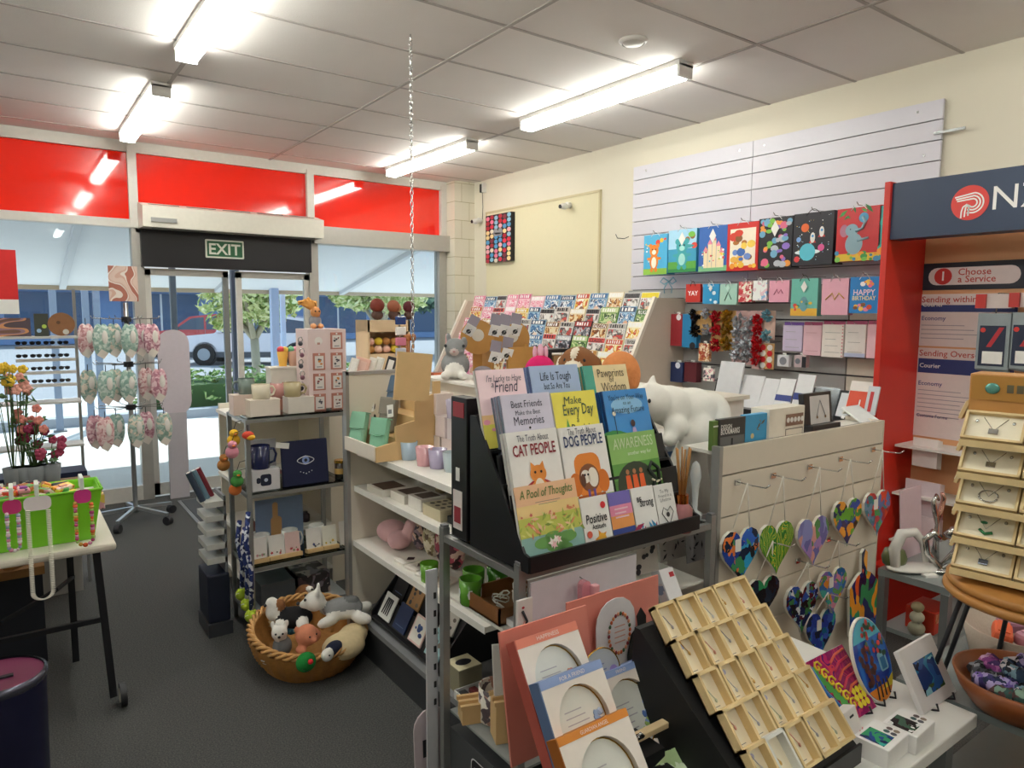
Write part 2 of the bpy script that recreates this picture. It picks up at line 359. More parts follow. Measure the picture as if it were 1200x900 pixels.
# sloping verandah over the footpath
b=B(); SW=mat('e8ebee',.7)
vs=[(-14,WY+.07,2.66),(22,WY+.07,2.66),(22,10.3,1.98),(-14,10.3,1.98)]; vs+= [(x,y,z+.1) for x,y,z in vs]
b.add(vs,[(0,1,2,3),(7,6,5,4),(0,4,5,1),(1,5,6,2),(2,6,7,3),(3,7,4,0)],SW)
b.bx(-14,22,10.28,10.34,1.93,2.15,mat('cdb79a',.7))
for x in (-3,-1.2,.6,2.4,4.2,6): b.bar((x,WY+.1,2.62),(x,10.28,1.97),.07,mat('cfd3d8',.6))
b.make('verandah_roof',label='white sloping verandah roof outside over the footpath',cat='roof')
def post(x,y,w,h,c,label):
    M=TR(x,y,GZ); b=B(M); b.box((0,0,h/2),(w,w,h),cmat(c),.01); b.box((0,0,.01),(w*1.8,w*1.8,.02),cmat('7d7f82')); b.make('verandah_post',label=label,cat='post')
p=PY(322,380,10.2); post(p.x,10.2,.11,2.12,'b9c9e8','pale blue verandah post seen through the right door leaf')
p=PY(337,380,10.2); post(p.x+.03,10.5,.07,2.1,'c4d2ea','thin pale verandah post doubled beside the wider pale post')
p=PY(205,400,9.2); post(p.x,9.2,.07,2.3,'7c858f','slim grey post outside the left door leaf')
p=PY(277,400,8.6); post(p.x,8.6,.09,2.4,'5f6b7c','dark grey post outside in front of the parked cars')
for k,(px) in enumerate((62,100,113)): p=PY(px,360,12); post(p.x,12,.09,2.1,'8b98ab','grey post across the footpath, %s from the left edge window'%ORD[k])
# hedge
HG=pat(pal('4f7a33 86a858 3f6328 a9bf74 5f8a3f'),9,.8,1.5)
def foliage(b,c,r,n,s,m,seed):
    R=random.Random(seed)
    for i in range(n):
        d=Vector((R.gauss(0,1),R.gauss(0,1),R.gauss(0,1))).normalized()*(R.random()**.4)
        p=(c[0]+d.x*r[0],c[1]+d.y*r[1],c[2]+d.z*r[2]); k=s*(.6+R.random()*.8)
        M=TR(*p)@Matrix.Rotation(R.random()*6.3,4,'X')@Matrix.Rotation(R.random()*6.3,4,'Y')
        b.add([(-k,0,0),(0,-k*.5,k*.2),(k,0,0),(0,k*.5,k*.2)],[(0,1,2,3)],m,False,M)
b=B(); a=PZ(218,478,GZ); c=PZ(350,470,GZ)
hx0=a.x; hx1=6.3; hy=13.2
b.bx(1.9,6.6,12.75,13.9,GZ,GZ+.5,mat('3c5a2b',.9))
R=random.Random(4)
LEAF=pat(pal('7fa050 a8c070 5f8a3f c8d694'),25,.7)
for i in range(9): foliage(b,(2.1+i*.55,13.3,GZ+.35),(.45,.7,.42),260,.075,LEAF,i)
b.make('hedge',label='low clipped green hedge beyond the doors in front of the cars',cat='hedge')
b=B(); b.bx(-10,30,12.35,12.6,GZ,GZ+.14,mat('a9adb3',.9)); b.make('kerb',kind='structure')
def tree(x,y,h,cr_,label,seed,lm,bark='b5ab98',tr=.11,n=1500,ls=.13):
    M=TR(x,y,GZ); t=thing('tree',label,'tree',M); b=B(M); bk=mat(bark,.9,var=.2,scale=6)
    b.tube([(0,0,0),(.04,0,h*.25),(.02,0,h*.45)],[tr,tr*.8,tr*.75],bk,10)
    R=random.Random(seed)
    for i in range(5):
        a=i*1.26+seed; b.tube([(.02,0,h*.43),(math.cos(a)*.35,math.sin(a)*.3,h*.6),(math.cos(a)*.9,math.sin(a)*.8,h*.85)],[tr*.6,tr*.42,tr*.15],bk,7)
    b.make('trunk',t); b=B(M)
    for i in range(5):
        a=i*1.26+seed; foliage(b,(math.cos(a)*cr_*.45,math.sin(a)*cr_*.45,h*(.68+.14*R.random())),(cr_*.55,cr_*.55,h*.22),n//5,ls,lm,seed*7+i)
    b.make('foliage',t)
L2=pat(pal('b9c47e d9dc9e 8ea85a e6e7b8'),12,.7); L3=pat(pal('4e7263 6c8f7c 3c5d52 8fae95'),6,.8)
tree(PY(298,430,14.6).x,14.6,2.75,1.0,'light green street tree with a pale forked trunk outside the doors',3,L2,n=1300,ls=.12)
tree(8.2,17.5,3.0,1.5,'pale leafed tree outside behind the pale door post',5,L2,n=1500,ls=.16)
tree(13.0,26,3.6,2.6,'dark blue green tree filling the right hand window',8,L3,n=3000,ls=.22,tr=.2)
tree(18.6,25,3.2,2.2,'small dark tree behind the boxes by the right hand window',11,L3,n=1500,ls=.25,tr=.16)
# parked cars
def car(M,body,label,L=4.5,suv=True):
    t=thing('car',label,'car',M); b=B(M); W=1.8; H=1.62
    bm_=mat(body,.22,coat=1,var=.02); side=[(-L/2,.32),(-L/2,.75),(-L/2+.15,.92),(-L/2+1.15,1.02),(-L/2+1.85,1.52),(L/2-1.5,H),(L/2-.45,1.5),(L/2-.08,.98),(L/2,.85),(L/2,.35)]
    def ext(pts,y0,y1,m,b):
        n=len(pts); vs=[(x,y0,z) for x,z in pts]+[(x,y1,z) for x,z in pts]
        b.add(vs,[list(range(n)),list(range(2*n-1,n-1,-1))]+[[i,i+n,(i+1)%n+n,(i+1)%n] for i in range(n)],m)
    ext(side,-W/2,W/2,bm_,b); b.make('body',t)
    b=B(M); GLS=mat('2f4358',.1,coat=1)
    for y in(-W/2-.006,W/2+.006):
        for pts in([(-L/2+1.3,1.03),(-L/2+1.9,1.45),(-L/2+2.35,1.5),(-L/2+2.35,1.03)],[(-L/2+2.43,1.03),(-L/2+2.43,1.51),(L/2-1.5,1.53),(L/2-1.5,1.03)],[(L/2-1.42,1.03),(L/2-1.42,1.53),(L/2-.6,1.42),(L/2-.4,1.05)]):
            b=B(M); b.add([(x,y,z) for x,z in pts],[(0,1,2,3)],GLS); b.make('side_window',t)
    for x in(-L/2+.85,L/2-.85):
        for y in(-W/2+.02,W/2-.02):
            Mw=M@TR(x,y,.34)@RX(90); b=B(Mw); b.cyl(.4,-.02,.02,mat('2b2b30',.8)); b.cyl(.34,-.12,.12,mat('1b1b1e',.8),24); 
            w_=b.make('wheel',t); b=B(Mw); b.cyl(.2,-.13,.13,mat('9ba0a6',.3,.8),12); b.make('hub',w_)
    b=B(M); b.ell((-L/2+1.35,-W/2-.1,1.08),(.1,.09,.07),bm_); b.make('mirror',t)
    b=B(M)
    for x in (-L/2+2.39,L/2-1.46): b.box((x,-W/2-.003,.7),(.012,.006,.7),mat('70747c',.5))
    b.box((0,-W/2-.004,.33),(L*.9,.008,.18),mat('55565c',.7)); b.make('trim_line',t)
car(TR(6.9,24.2,GZ)@RZ(-30),'e6dfe4','white car parked side-on beyond the hedge',4.6)
car(TR(6.3,29,GZ)@RZ(-28),'c22a2c','red car parked behind the white car',4.3)
car(TR(22.5,20.2,GZ)@RZ(-20),'dfe4ea','pale car seen low through the right hand window',4.4)
# shop across the road
b=B(); BL=mat('7f9cc4',.7,var=.08,scale=1); M=TR(0,42,GZ)
b=B(M); b.bx(-30,40,0,6,0,4.6,BL); b.bx(-30,40,-1.6,0,2.9,3.2,mat('6a86b5',.7)); b.make('shop_building',label='blue grey shop building across the car park with a pale sign',cat='building')
o=bpy.data.objects['shop_building']
for k in range(10):
    b=B(M); x=-20+k*5; b.bx(x,x+3.8,-.05,.02,.4,2.6,mat('4a6484',.2)); f_=b.make('shop_window',o); B(M).bx(x+1.85,x+1.95,-.08,0,.4,2.6,WHITE).make('mullion',f_)
b=B(M); b.bx(7.3,14.5,-.15,0,3.3,4.4,mat('8fe3ef',.5)); b.make('sign_board',o)
b=B(TR(60,50,0)); b.bx(-30,30,0,4,GZ,5,mat('6fb4d6',.8)); b.make('far_building',label='bright blue building edge seen far off through the right window',cat='building')
# ================================================================ helpers for flat goods
def quadS(TL,TR,BL,Y,maxtilt=60):
    p0=PY(BL[0],BL[1],Y); pt=PX(TL[0],TL[1],p0.x); q=PY(TR[0],TR[1],pt.y)
    dz=pt.z-p0.z; dy=pt.y-Y; h=math.hypot(dz,dy); return FS(p0,math.degrees(math.atan2(dy,dz))),q.x-pt.x,h
def quadW(TL,TR,BL,X):
    p0=PX(BL[0],BL[1],X); pt=PY(TL[0],TL[1],p0.y); q=PX(TR[0],TR[1],pt.x)
    dz=pt.z-p0.z; dx=pt.x-X; h=math.hypot(dz,dx); return FW(p0,math.degrees(math.atan2(dx,dz))),pt.y-q.y,h
def rectW(x0,y0,x1,y1,X,tilt=0): # upright face at X, from photo corners top-left, bottom-right
    a=PX(x0,y0,X); c=PX(x1,y1,X); m_=PX(x0,y1,X); return FW((X,a.y,min(c.z,m_.z)),tilt),a.y-c.y,a.z-m_.z
def rectS(x0,y0,x1,y1,Y,tilt=0):
    a=PY(x0,y0,Y); c=PY(x1,y1,Y); m_=PY(x0,y1,Y); return FS((a.x,Y,m_.z),tilt),c.x-a.x,a.z-m_.z
def blobs(b,w,h,x0,y0,x1,y1,n,r,cols,seed,z=.0008,kind='disc'):
    R=random.Random(seed)
    for i in range(n):
        c=mat(cols[i%len(cols)],.45); k=r*(.6+R.random()*.8); x=x0+(x1-x0)*R.random(); y=y0+(y1-y0)*R.random()
        if kind=='disc': b.disc(x,y,k,z+i*.00003,c,ry=k*(.6+.4*R.random()),n=9)
        elif kind=='star': b.poly([(x+(k if j%2 else k*.45)*math.cos(j*PI/5),y+(k if j%2 else k*.45)*math.sin(j*PI/5)) for j in range(10)],z+i*.00003,c)
        elif kind=='leaf':
            a=R.random()*3.1; b.poly([(x-k*1.6*math.cos(a),y-k*1.6*math.sin(a)),(x+k*.5*math.sin(a),y-k*.5*math.cos(a)),(x+k*1.6*math.cos(a),y+k*1.6*math.sin(a)),(x-k*.5*math.sin(a),y+k*.5*math.cos(a))],z+i*.00003,c)
# ================================================================ right wall: slatted display wall
def slatwall():
    t=thing('slat_wall','long white and grey horizontally slatted display wall fixed to the right wall','display wall',TR(WX-.03,3,.3))
    LAV=mat('d8d5de',.4,var=.02); GRS=mat('b3b3b1',.45,var=.03); CRS=mat('d9d3c3',.5); BK=mat('5b5960',.8)
    b=B(TR(WX-.03,3,.3)); b.T=I4; b.bx(WX-.012,WX,1.87,4.235,.3,2.895,BK); b.make('backing',t)
    b=B(TR(WX-.03,3,.3)); b.T=I4
    z=2.895
    for k in range(9):
        for (y0,y1) in((3.092,4.24),(1.865,3.088)): b.bx(WX-.03,WX-.012,y0,y1,z-.106,z,LAV)
        z-=.1125
    for (y,zz) in((4.1,2.85),(3.2,2.85),(3.0,2.85),(1.95,2.6),(2.0,2.85)): b.box((WX-.031,y,zz),(.002,.012,.012),STEEL)
    b.make('upper_slats',t); b=B(TR(WX-.03,3,.3)); b.T=I4
    while z>.4:
        b.bx(WX-.034,WX-.012,2.34,4.262,z-.104,z,GRS); b.bx(WX-.034,WX-.012,1.9,2.33,z-.104,z,CRS); z-=.115
    b.make('lower_slats',t)
    for nm,pts in (('rail',[(WX-.04,1.86,2.71),(WX-.05,1.74,2.71)]),('rail',[(WX-.04,1.86,2.695),(WX-.05,1.74,2.695)])): B(TR(WX-.03,3,.3)@TR(0,0,0)).add([],[],STEEL)
    b=B(TR(WX-.03,3,.3)); b.T=I4; b.bar((WX-.04,1.90,2.71),(WX-.04,1.74,2.71),.014,STEEL); b.make('rail',t)
slatwall()
# ---- gift bags
def bag(x0,y0,x1,y1,X,c,label,deco=None,d=.09,hc='efefef',tagc=None,group='gift bags on the slatted wall',tilt=0):
    M,w,h=rectW(x0,y0,x1,y1,X); w-=.006
    t=thing('gift_bag',label,'gift bag',M,group); b=B(M); m=c if not isinstance(c,str) else mat(c,.35)
    vs=[(0,0,0),(w,0,0),(w,h,0),(0,h,0),(0,0,-d),(w,0,-d),(w,h,-d*.45),(0,h,-d*.45)]
    b.add(vs,[(0,1,2,3),(5,4,7,6),(0,4,5,1),(4,0,3,7),(1,5,6,2),(3,2,6,7)],m); b.make('paper_body',t)
    if deco:
        b=B(M); deco(b,w,h); b.make('printed_design',t)
    b=B(M); hm=mat(hc,.6)
    b.tube([(w*.32+(w*.36)*k/8,h+.0+.035*math.sin(PI*k/8)-.015,.003) for k in range(9)],.002,hm,5); b.make('handle',t)
    if tagc:
        b=B(M); b.poly([(w*.5,h*.62),(w*.62,h*.78),(w*.5,h*.94),(w*.38,h*.78)],.006,mat(tagc,.5),t=.001); b.make('swing_tag',t)
    # the wall hook carrying it
    hk=B(M); hk.tube([(w*.5,h+.018,-(WX-.035-X)),(w*.5,h+.012,.01),(w*.5,h+.028,.03)],.0025,STEEL,6); hk.make('wall_hook',label='hook of the '+' '.join(label.split()[:12]),cat='hook')
    return t
def animal(body,belly,w,h,b,ears='round'):
    m=mat(body,.5); m2=mat(belly,.5)
    b.disc(w*.5,h*.33,w*.2,.001,m,ry=h*.2); b.disc(w*.5,h*.3,w*.12,.0014,m2,ry=h*.14)
    for s in(-1,1):
        b.disc(w*(.5+s*.17),h*.72,w*.08,.0012,m); b.disc(w*(.5+s*.1),h*.12,w*.07,.0015,m,ry=h*.06); b.disc(w*(.5+s*.24),h*.4,w*.09,.0013,m,ry=h*.035)
    b.disc(w*.5,h*.6,w*.21,.0016,m,ry=h*.15); b.disc(w*.5,h*.56,w*.1,.002,m2,ry=h*.06)
    for s in(-1,1): b.disc(w*(.5+s*.08),h*.63,w*.025,.0023,INK)
def d_fox(b,w,h):
    b.rect(0,0,w,h*.15,.0004,mat('8fc24a',.5)); animal('f08a2a','fff4e0',w*.9,h,b); blobs(b,w,h,w*.6,h*.7,w*.95,h*.92,4,w*.08,pal('e2452f f6c12f 59b8dd'),1); blobs(b,w,h,0,h*.3,w*.25,h*.95,6,w*.03,pal('ffffff f8d548'),2)
def d_dino(b,w,h):
    b.rect(0,0,w,h*.25,.0004,mat('5aa845',.5)); b.rect(0,h*.55,w,h,.0004,mat('a9d8f0',.5)); b.rect(0,0,w,h*.08,.0005,mat('2f8b4a',.5)); animal('3fa7ae','a7e0d8',w,h,b); blobs(b,w,h,w*.6,h*.6,w*.95,h*.9,4,w*.09,pal('9a6a3a e04a3a 7ac14a'),5); b.disc(w*.62,h*.6,w*.3,.0012,mat('3fa7ae',.5),ry=h*.045)
def d_castle(b,w,h):
    m=mat('f2dfb8',.5); m2=mat('e98da0',.5); b.rect(0,0,w,h*.12,.0004,mat('7ec08a',.5))
    for x,hh in((.25,.45),(.4,.6),(.55,.68),(.7,.55),(.82,.4)): b.rect(w*(x-.07),h*.08,w*(x+.07),h*hh,.0008+x*.0003,m); b.poly([(w*(x-.09),h*hh),(w*(x+.09),h*hh),(w*x,h*(hh+.12))],.0014,m2)
    blobs(b,w,h,w*.1,h*.08,w*.9,h*.5,22,w*.03,pal('d94f5f 5fb5c9 f6c84a 86c060 ffffff'),3,z=.0018); 
def d_pups(b,w,h):
    b.rect(w*.1,h*.1,w*.9,h*.88,.0004,mat('f4e8d2',.5)); blobs(b,w,h,w*.2,h*.2,w*.8,h*.8,14,w*.12,pal('b4702e e9b24b 3c6bb8 8c5a2a f3cf55 d8432f 6f8fd0'),7); blobs(b,w,h,w*.1,h*.08,w*.9,h*.16,6,w*.09,pal('f5c242 ed9a2e'),8,z=.0015)
def d_space(b,w,h):
    blobs(b,w,h,.02,.02,w-.02,h-.02,40,w*.012,pal('ffffff f3d25a 9fd0ee'),9)
    b.disc(w*.38,h*.25,w*.2,.002,mat('5bc4d8',.4)); b.disc(w*.38,h*.25,w*.32,.0018,mat('e8f3f5',.4),ry=h*.05); b.disc(w*.3,h*.72,w*.1,.002,mat('e2682c',.4)); b.disc(w*.72,h*.32,w*.08,.002,mat('e25a9a',.4)); b.disc(w*.12,h*.12,w*.07,.002,mat('dd3b3f',.4)); b.disc(w*.15,h*.5,w*.06,.002,mat('7fa9e0',.4))
    for (x,y) in((.72,.62),(.5,.52)): b.disc(w*x,h*y,w*.06,.002,WHITE,ry=h*.1); b.poly([(w*(x-.09),h*(y-.1)),(w*(x+.09),h*(y-.1)),(w*x,h*(y+.02))],.0019,mat('de3d3d',.4)); b.disc(w*x,h*(y+.03),w*.03,.0024,mat('4a9fd8',.4))
def d_eleph(b,w,h):
    b.rect(0,0,w,h*.14,.0004,mat('e8c23a',.5)); blobs(b,w,h,0,0,w,h*.22,16,w*.06,pal('3f9a4a 7cc050 f0a030 3f8fb8'),12); blobs(b,w,h,w*.02,h*.8,w*.9,h,6,w*.07,pal('3f9a4a 2f7a3f'),13,kind='leaf')
    m=mat('8fb0bd',.5); b.disc(w*.42,h*.32,w*.2,.0014,m,ry=h*.2); b.disc(w*.36,h*.58,w*.15,.0018,m,ry=h*.12); b.disc(w*.18,h*.58,w*.1,.0016,mat('b4768d',.5),ry=h*.12); b.tube([(w*.45,h*.56,.003),(w*.6,h*.6,.003),(w*.66,h*.72,.003),(w*.6,h*.82,.003)],w*.035,m,6); b.disc(w*.62,h*.8,w*.11,.0022,mat('5aa5cc',.5)); b.disc(w*.33,h*.6,w*.015,.003,INK); b.tube([(w*.5,h*.38,.002),(w*.75,h*.42,.002)],w*.03,m,6)
def d_dots(cols,n,r,seed,kind='disc'):
    return lambda b,w,h: blobs(b,w,h,w*.08,h*.06,w*.92,h*.94,n,r,cols,seed,kind=kind)
GB='large gift bags on the top hooks'; GS='small gift bags on the second row of hooks'
X1=4.06
bag(755,275,782,321,X1,'4fb3df','pale blue gift bag with an orange fox and balloons, leftmost of the large bags',d_fox,group=GB)
bag(784,269,816,318,X1,'3a9fc4','blue and green gift bag with a turquoise dinosaur, second large bag',d_dino,tagc='f4f2ec',group=GB)
bag(820,265,852,317,X1,'2f66b4','deep blue gift bag with a cream castle',d_castle,tagc='f4f2ec',group=GB)
bag(853,261,889,316,X1,'d2281f','red framed gift bag with orange and brown puppies',d_pups,group=GB)
bag(890,255,928,313,X1,'1d1d24','black gift bag scattered with many small coloured dinosaurs',d_dots(pal('e06a8a 8f6fc8 7fc04a ef9a3f 6fa8c8 b8bcc4'),46,.022,21),tagc='f4f2ec',group=GB)
bag(931,249,976,309,X1,'22222b','black space gift bag with a ringed turquoise planet and rockets',d_space,hc='16161a',group=GB,d=.12)
bag(982,243,1031,304,X1,'c9242b','red jungle gift bag with a grey elephant',d_eleph,group=GB)
bag(1032,240,1055,303,X1-.0,'2fa7a0','teal gift bag half hidden by the red booth',d_dots(pal('3fbfb0 f5a03a 2a7fa0'),12,.03,23),group=GB)
def d_word(s,c,y=.5,hh=.26):
    return lambda b,w,h: b.text(s,w/2,h*y-h*hh*.5,h*hh,mat(c,.5),maxw=w*.8,bold=.02)
bag(804,333,821,354,X1,'c8372f','small red gift bag reading YAY',d_word('YAY','ffffff'),hc='222222',group=GS,d=.05)
bag(824,333,843,356,X1,'2c93c8','small bright blue gift bag next to the red one',d_dots(pal('dff2fb bfe3f4'),5,.012,51),tagc='f0efe9',group=GS,d=.05)
bag(844,333,864,357,X1,'a5cdbf','small mint green gift bag with a ribbon',lambda b,w,h:b.tube([(w*.3,h*.2,.003),(w*.5,h*.6,.003),(w*.7,h*.25,.003)],.003,mat('5a7a6e'),5),tagc='bcdcd0',group=GS,d=.05)
bag(866,330,881,354,X1,pat(pal('c43b44 f2ead9 d98a8a'),60,seed=3),'small gift bag in red and cream pattern',group=GS,d=.05)
bag(883,329,899,352,X1,pat(pal('f1f2f0 8db8dd e8c9d2 f1f2f0'),40,seed=4),'small white and blue marbled gift bag',group=GS,d=.05)
bag(902,329,925,354,X1,'e7a4b8','small plain pink gift bag with fine script',lambda b,w,h:b.tube([(w*.25,h*.35,.002),(w*.4,h*.6,.002),(w*.48,h*.4,.002),(w*.6,h*.58,.002),(w*.7,h*.4,.002)],.0025,mat('b8607c'),5),group=GS,d=.05)
bag(928,327,958,370,X1,'6fbdae','teal gift bag with a white tag and a hippo picture',lambda b,w,h:(b.rect(0,0,w,h*.2,.0004,mat('e7b23c')),b.disc(w*.5,h*.32,w*.16,.001,mat('6aa0a8'),ry=h*.2),blobs(b,w,h,w*.1,h*.1,w*.9,h*.4,8,w*.06,pal('d8433a f0c040 3f8f6a'),4,z=.0016)),hc='222222',tagc='f0efe9',group=GS,d=.06)
bag(964,327,994,369,X1,'e9afc1','pale pink gift bag with a gold swash',lambda b,w,h:b.tube([(w*.15,h*.42,.002),(w*.4,h*.6,.002),(w*.5,h*.42,.002),(w*.65,h*.6,.002),(w*.85,h*.45,.002)],.0035,mat('d8b04a',.3,.6),5),group=GS,d=.06)
bag(997,325,1030,367,X1,'2585cf','bright blue gift bag reading HAPPY BIRTHDAY',lambda b,w,h:(b.text('HAPPY',w/2,h*.5,h*.16,mat('f8dce4'),maxw=w*.75,bold=.02),b.text('BIRTHDAY',w/2,h*.36,h*.12,mat('f7e3a0'),maxw=w*.8,bold=.02),blobs(b,w,h,w*.15,h*.7,w*.85,h*.9,7,w*.08,pal('f0934a f7d35a ef6f95 ffffff'),6),blobs(b,w,h,w*.15,h*.1,w*.85,h*.28,8,w*.09,pal('f7d35a e2542f ef8fb0 8a5a2c'),9)),group=GS,d=.06)
# packets and cards lower on the wall
def packet(x0,y0,x1,y1,X,c,label,cat,name,deco=None,d=.02,group=None,hdr=None):
    M,w,h=rectW(x0,y0,x1,y1,X); w-=.004; t=thing(name,label,cat,M,group); m=c if not isinstance(c,str) else mat(c,.4)
    b=B(M); b.box((w/2,h/2,-d/2),(w,h,d),m,.002); b.make('packet_body' if d>.01 else 'card',t)
    b=B(M)
    if deco: deco(b,w,h); b.make('printed_design',t)
    b=B(M); b.box((w/2,h+.006,-d/2),(w*.3 if not hdr else w,.02 if not hdr else .03,.002),mat(hdr or 'f2f2ee',.4)); b.make('hang_tab',t)
    hk=B(M); hk.tube([(w*.5,h+.008,-(WX-.035-X)),(w*.5,h+.004,.012),(w*.5,h+.016,.025)],.002,STEEL,6); hk.make('wall_hook',label='hook of the '+' '.join(label.split()[:12]),cat='hook')
    return t
X2=4.14
def lines(n,c='9a9a98',y0=.15,y1=.75,x0=.15,x1=.85):
    def f(b,w,h):
        for i in range(n):
            y=h*(y0+(y1-y0)*i/max(1,n-1)); b.rect(w*x0,y-.001,w*(x1-.1*(i%3)),y+.0015,.0007,mat(c))
    return f
packet(772,368,784,415,X2,'f0c8d2','strip of pink ring dummies hanging leftmost','toy','ring_toy',lambda b,w,h:[b.tube([(w/2+w*.36*math.cos(a*.52),h*(.15+.23*k)+w*.36*math.sin(a*.52),.004) for a in range(12)],.004,mat('d8487e'),5,closed=True) for k in range(4)],d=.006)
packet(786,368,799,405,X2,'9c2a33','dark red gift box lid hanging beside the ring dummies','box','gift_box',lambda b,w,h:b.disc(w*.7,h*.9,w*.2,.001,mat('e8e8ea')),d=.05)
packet(800,368,816,407,X2,'2a86bd','sky blue long gift box with black wheels','box','gift_box',lambda b,w,h:(b.disc(w*.75,h*.06,w*.2,.001,INK),b.disc(w*.75,h*.92,w*.22,.001,mat('1f2b52'))),d=.05)
packet(918,381,940,411,X2,'cbbfd8','lilac notepad in a clear sleeve, leftmost of the five notepads','notepad','notepad',lines(3),d=.03,group='notepads on the slatted wall',hdr='6f4a9a')
packet(942,381,962,416,X2,'e9bfc9','pink notepad with a faint rainbow','notepad','notepad',lines(2,'c98a98'),d=.02,group='notepads on the slatted wall',hdr='a5486a')
packet(964,380,988,418,X2,'f3ece4','cream notepad with pink dots down its edge','notepad','notepad',lambda b,w,h:(lines(4)(b,w,h),[b.disc(w*.95,h*(.05+.1*k),.005,.001,mat('dd8a94'),n=8) for k in range(10)]),d=.03,group='notepads on the slatted wall',hdr='a5486a')
packet(991,380,1014,418,X2,'eeebe6','white notepad with pale blue foot','notepad','notepad',lambda b,w,h:(b.rect(0,0,w,h*.12,.0005,mat('c3cde8')),lines(3)(b,w,h)),d=.03,group='notepads on the slatted wall',hdr='a5486a')
packet(1017,380,1034,420,X2,'efc9d2','pink notepad with a lilac flower against the red booth','notepad','notepad',lambda b,w,h:b.disc(w*.9,h*.6,w*.3,.001,mat('a98fe0')),d=.02,group='notepads on the slatted wall',hdr='a5486a')
packet(770,423,784,449,X2,pat(pal('f2d23f e8e0f0 c04f9a f7f2e4'),50,seed=8),'yellow printed party packet lowest at the left','packet','party_packet',d=.02)
packet(786,424,800,447,X2,'26345f','navy stationery box below the red and blue ones','box','gift_box',lambda b,w,h:b.disc(w*.6,h*.85,w*.2,.001,mat('dfe4f2')),d=.06)
packet(802,424,816,447,X2,'5f1f2b','maroon stationery box beside the navy one','box','gift_box',d=.06)
packet(824,431,836,446,X2,pat(pal('e9b5bd f4eee4 5d5a66'),60,seed=9),'small pale printed packet beneath the bows','packet','party_packet',d=.02)
packet(819,402,831,423,X2,pat(pal('c98f5a f2dcc0 a9452f'),70,seed=10),'small packet of brown twine below the black bow','packet','twine_packet',d=.03)
packet(911,416,925,429,X2,'e6e6ea','small white boxed ribbon roll','ribbon','boxed_ribbon',lambda b,w,h:b.disc(w/2,h/2,w*.3,.001,mat('8a8d96')),d=.03)
packet(931,416,945,430,X2,'c9b5b8','small boxed tape roll with black dispenser','ribbon','boxed_ribbon',lambda b,w,h:(b.disc(w*.3,h/2,w*.22,.001,mat('7a7d86')),b.rect(w*.65,0,w,h*.9,.001,INK)),d=.04)
packet(890,402,907,432,X2,'c9a06b','brown card of red and white rosette bows','bow card','rosette_card',lambda b,w,h:[b.disc(w*(.28+.44*(k%2)),h*(.15+.23*(k//2)),w*.18,.004,mat('c9252b' if (k+k//2)%2 else 'f3efe8',.3),t=.004,n=9) for k in range(8)],d=.004)
# bows
def bow(b,c,r,m,seed,n=22):
    R=random.Random(seed)
    for i in range(n):
        d=Vector((R.gauss(0,1),R.gauss(0,1),abs(R.gauss(0,.8)))).normalized(); s=d.cross(Vector((.3,.2,.9))).normalized()*r*.22; C=Vector(c)
        a=C+d*r*.15; t=C+d*r; u_=d.cross(s).normalized()*r*.16
        b.add([tuple(a-s*.4),tuple(C+d*r*.6-s+u_),tuple(t),tuple(C+d*r*.6+s+u_),tuple(a+s*.4),tuple(C+d*r*.6-u_)],[(0,1,2,5),(5,2,3,4)],m)
def bowcard(x,y0,y1,c,label,names,wpx=12,k=3,cardc='c49a5e',seed=0):
    M,w,h=rectW(x-wpx/2,y0,x+wpx/2,y1,X2); t=thing('gift_bow_card',label,'gift bows',M,'gift bow cards on the slatted wall')
    B(M).rect(0,0,w,h,0,mat(cardc,.6),t=.003).make('backing_card',t)
    for i in range(k):
        b=B(M); bow(b,(w/2,h*(.16+.68*i/max(1,k-1)),.015),w*.52,mat(c,.2,.7 if c in('c9cbd0','b08a2e') else .2),seed+i); b.make('bow',t)
    hk=B(M); hk.tube([(w*.5,h,-(WX-.035-X2)),(w*.5,h-.004,.03)],.002,STEEL,6); hk.make('wall_hook',label='hook of the '+' '.join(label.split()[:12]),cat='hook')
bowcard(817,364,392,'18181c','black bow on a tan card, leftmost of the bows',0,13,2,seed=1)
bowcard(830,364,390,'c9cbd0','silver bow on a tan card beside the black bow',0,12,2,seed=4)
bowcard(841,364,411,'b3202a','dark red bows on a tan card',0,13,3,seed=7)
bowcard(854,364,409,'b08a2e','gold bows on a tan card',0,14,3,seed=11)
bowcard(866,364,425,'c9cbd0','silver bows on a pink card, left one of the two',0,13,4,'dfb8b5',seed=15)
bowcard(878,364,427,'c9cbd0','silver bows on a pink card, right one of the two',0,13,4,'dfb8b5',seed=21)
bowcard(889,364,432,'c2222a','bright red bows in a long column',0,11,5,'dfb8b5',seed=27)
bowcard(901,364,398,'7fb0bd','pale blue bow with a cream bow above it',0,13,2,'d9b7a8',seed=33)
M=FW(PX(784,330,4.2)); b=B(M)
for s in(-1,1): b.tube([(0,0,0),(s*.05,.03,.01),(s*.08,.0,.01),(s*.04,-.02,.01),(0,0,0)],.005,mat('8fc4d8',.4),6); b.tube([(0,0,.01),(s*.04,-.05,.01),(s*.035,-.09,.01)],.004,mat('8fc4d8',.4),6)
b.make('ribbon_bow',label='loose pale blue ribbon bow alone on the wall left of the YAY bag',cat='bow')
b=B(TR(4.27,4.25,2.31)); b.tube([(0,0,.02),(-.05,0,0),(-.13,0,.0),(-.15,0,.03)],.003,INK,6); b.make('wall_hook',label='black double hook at the left end of the slatted wall',cat='hook')
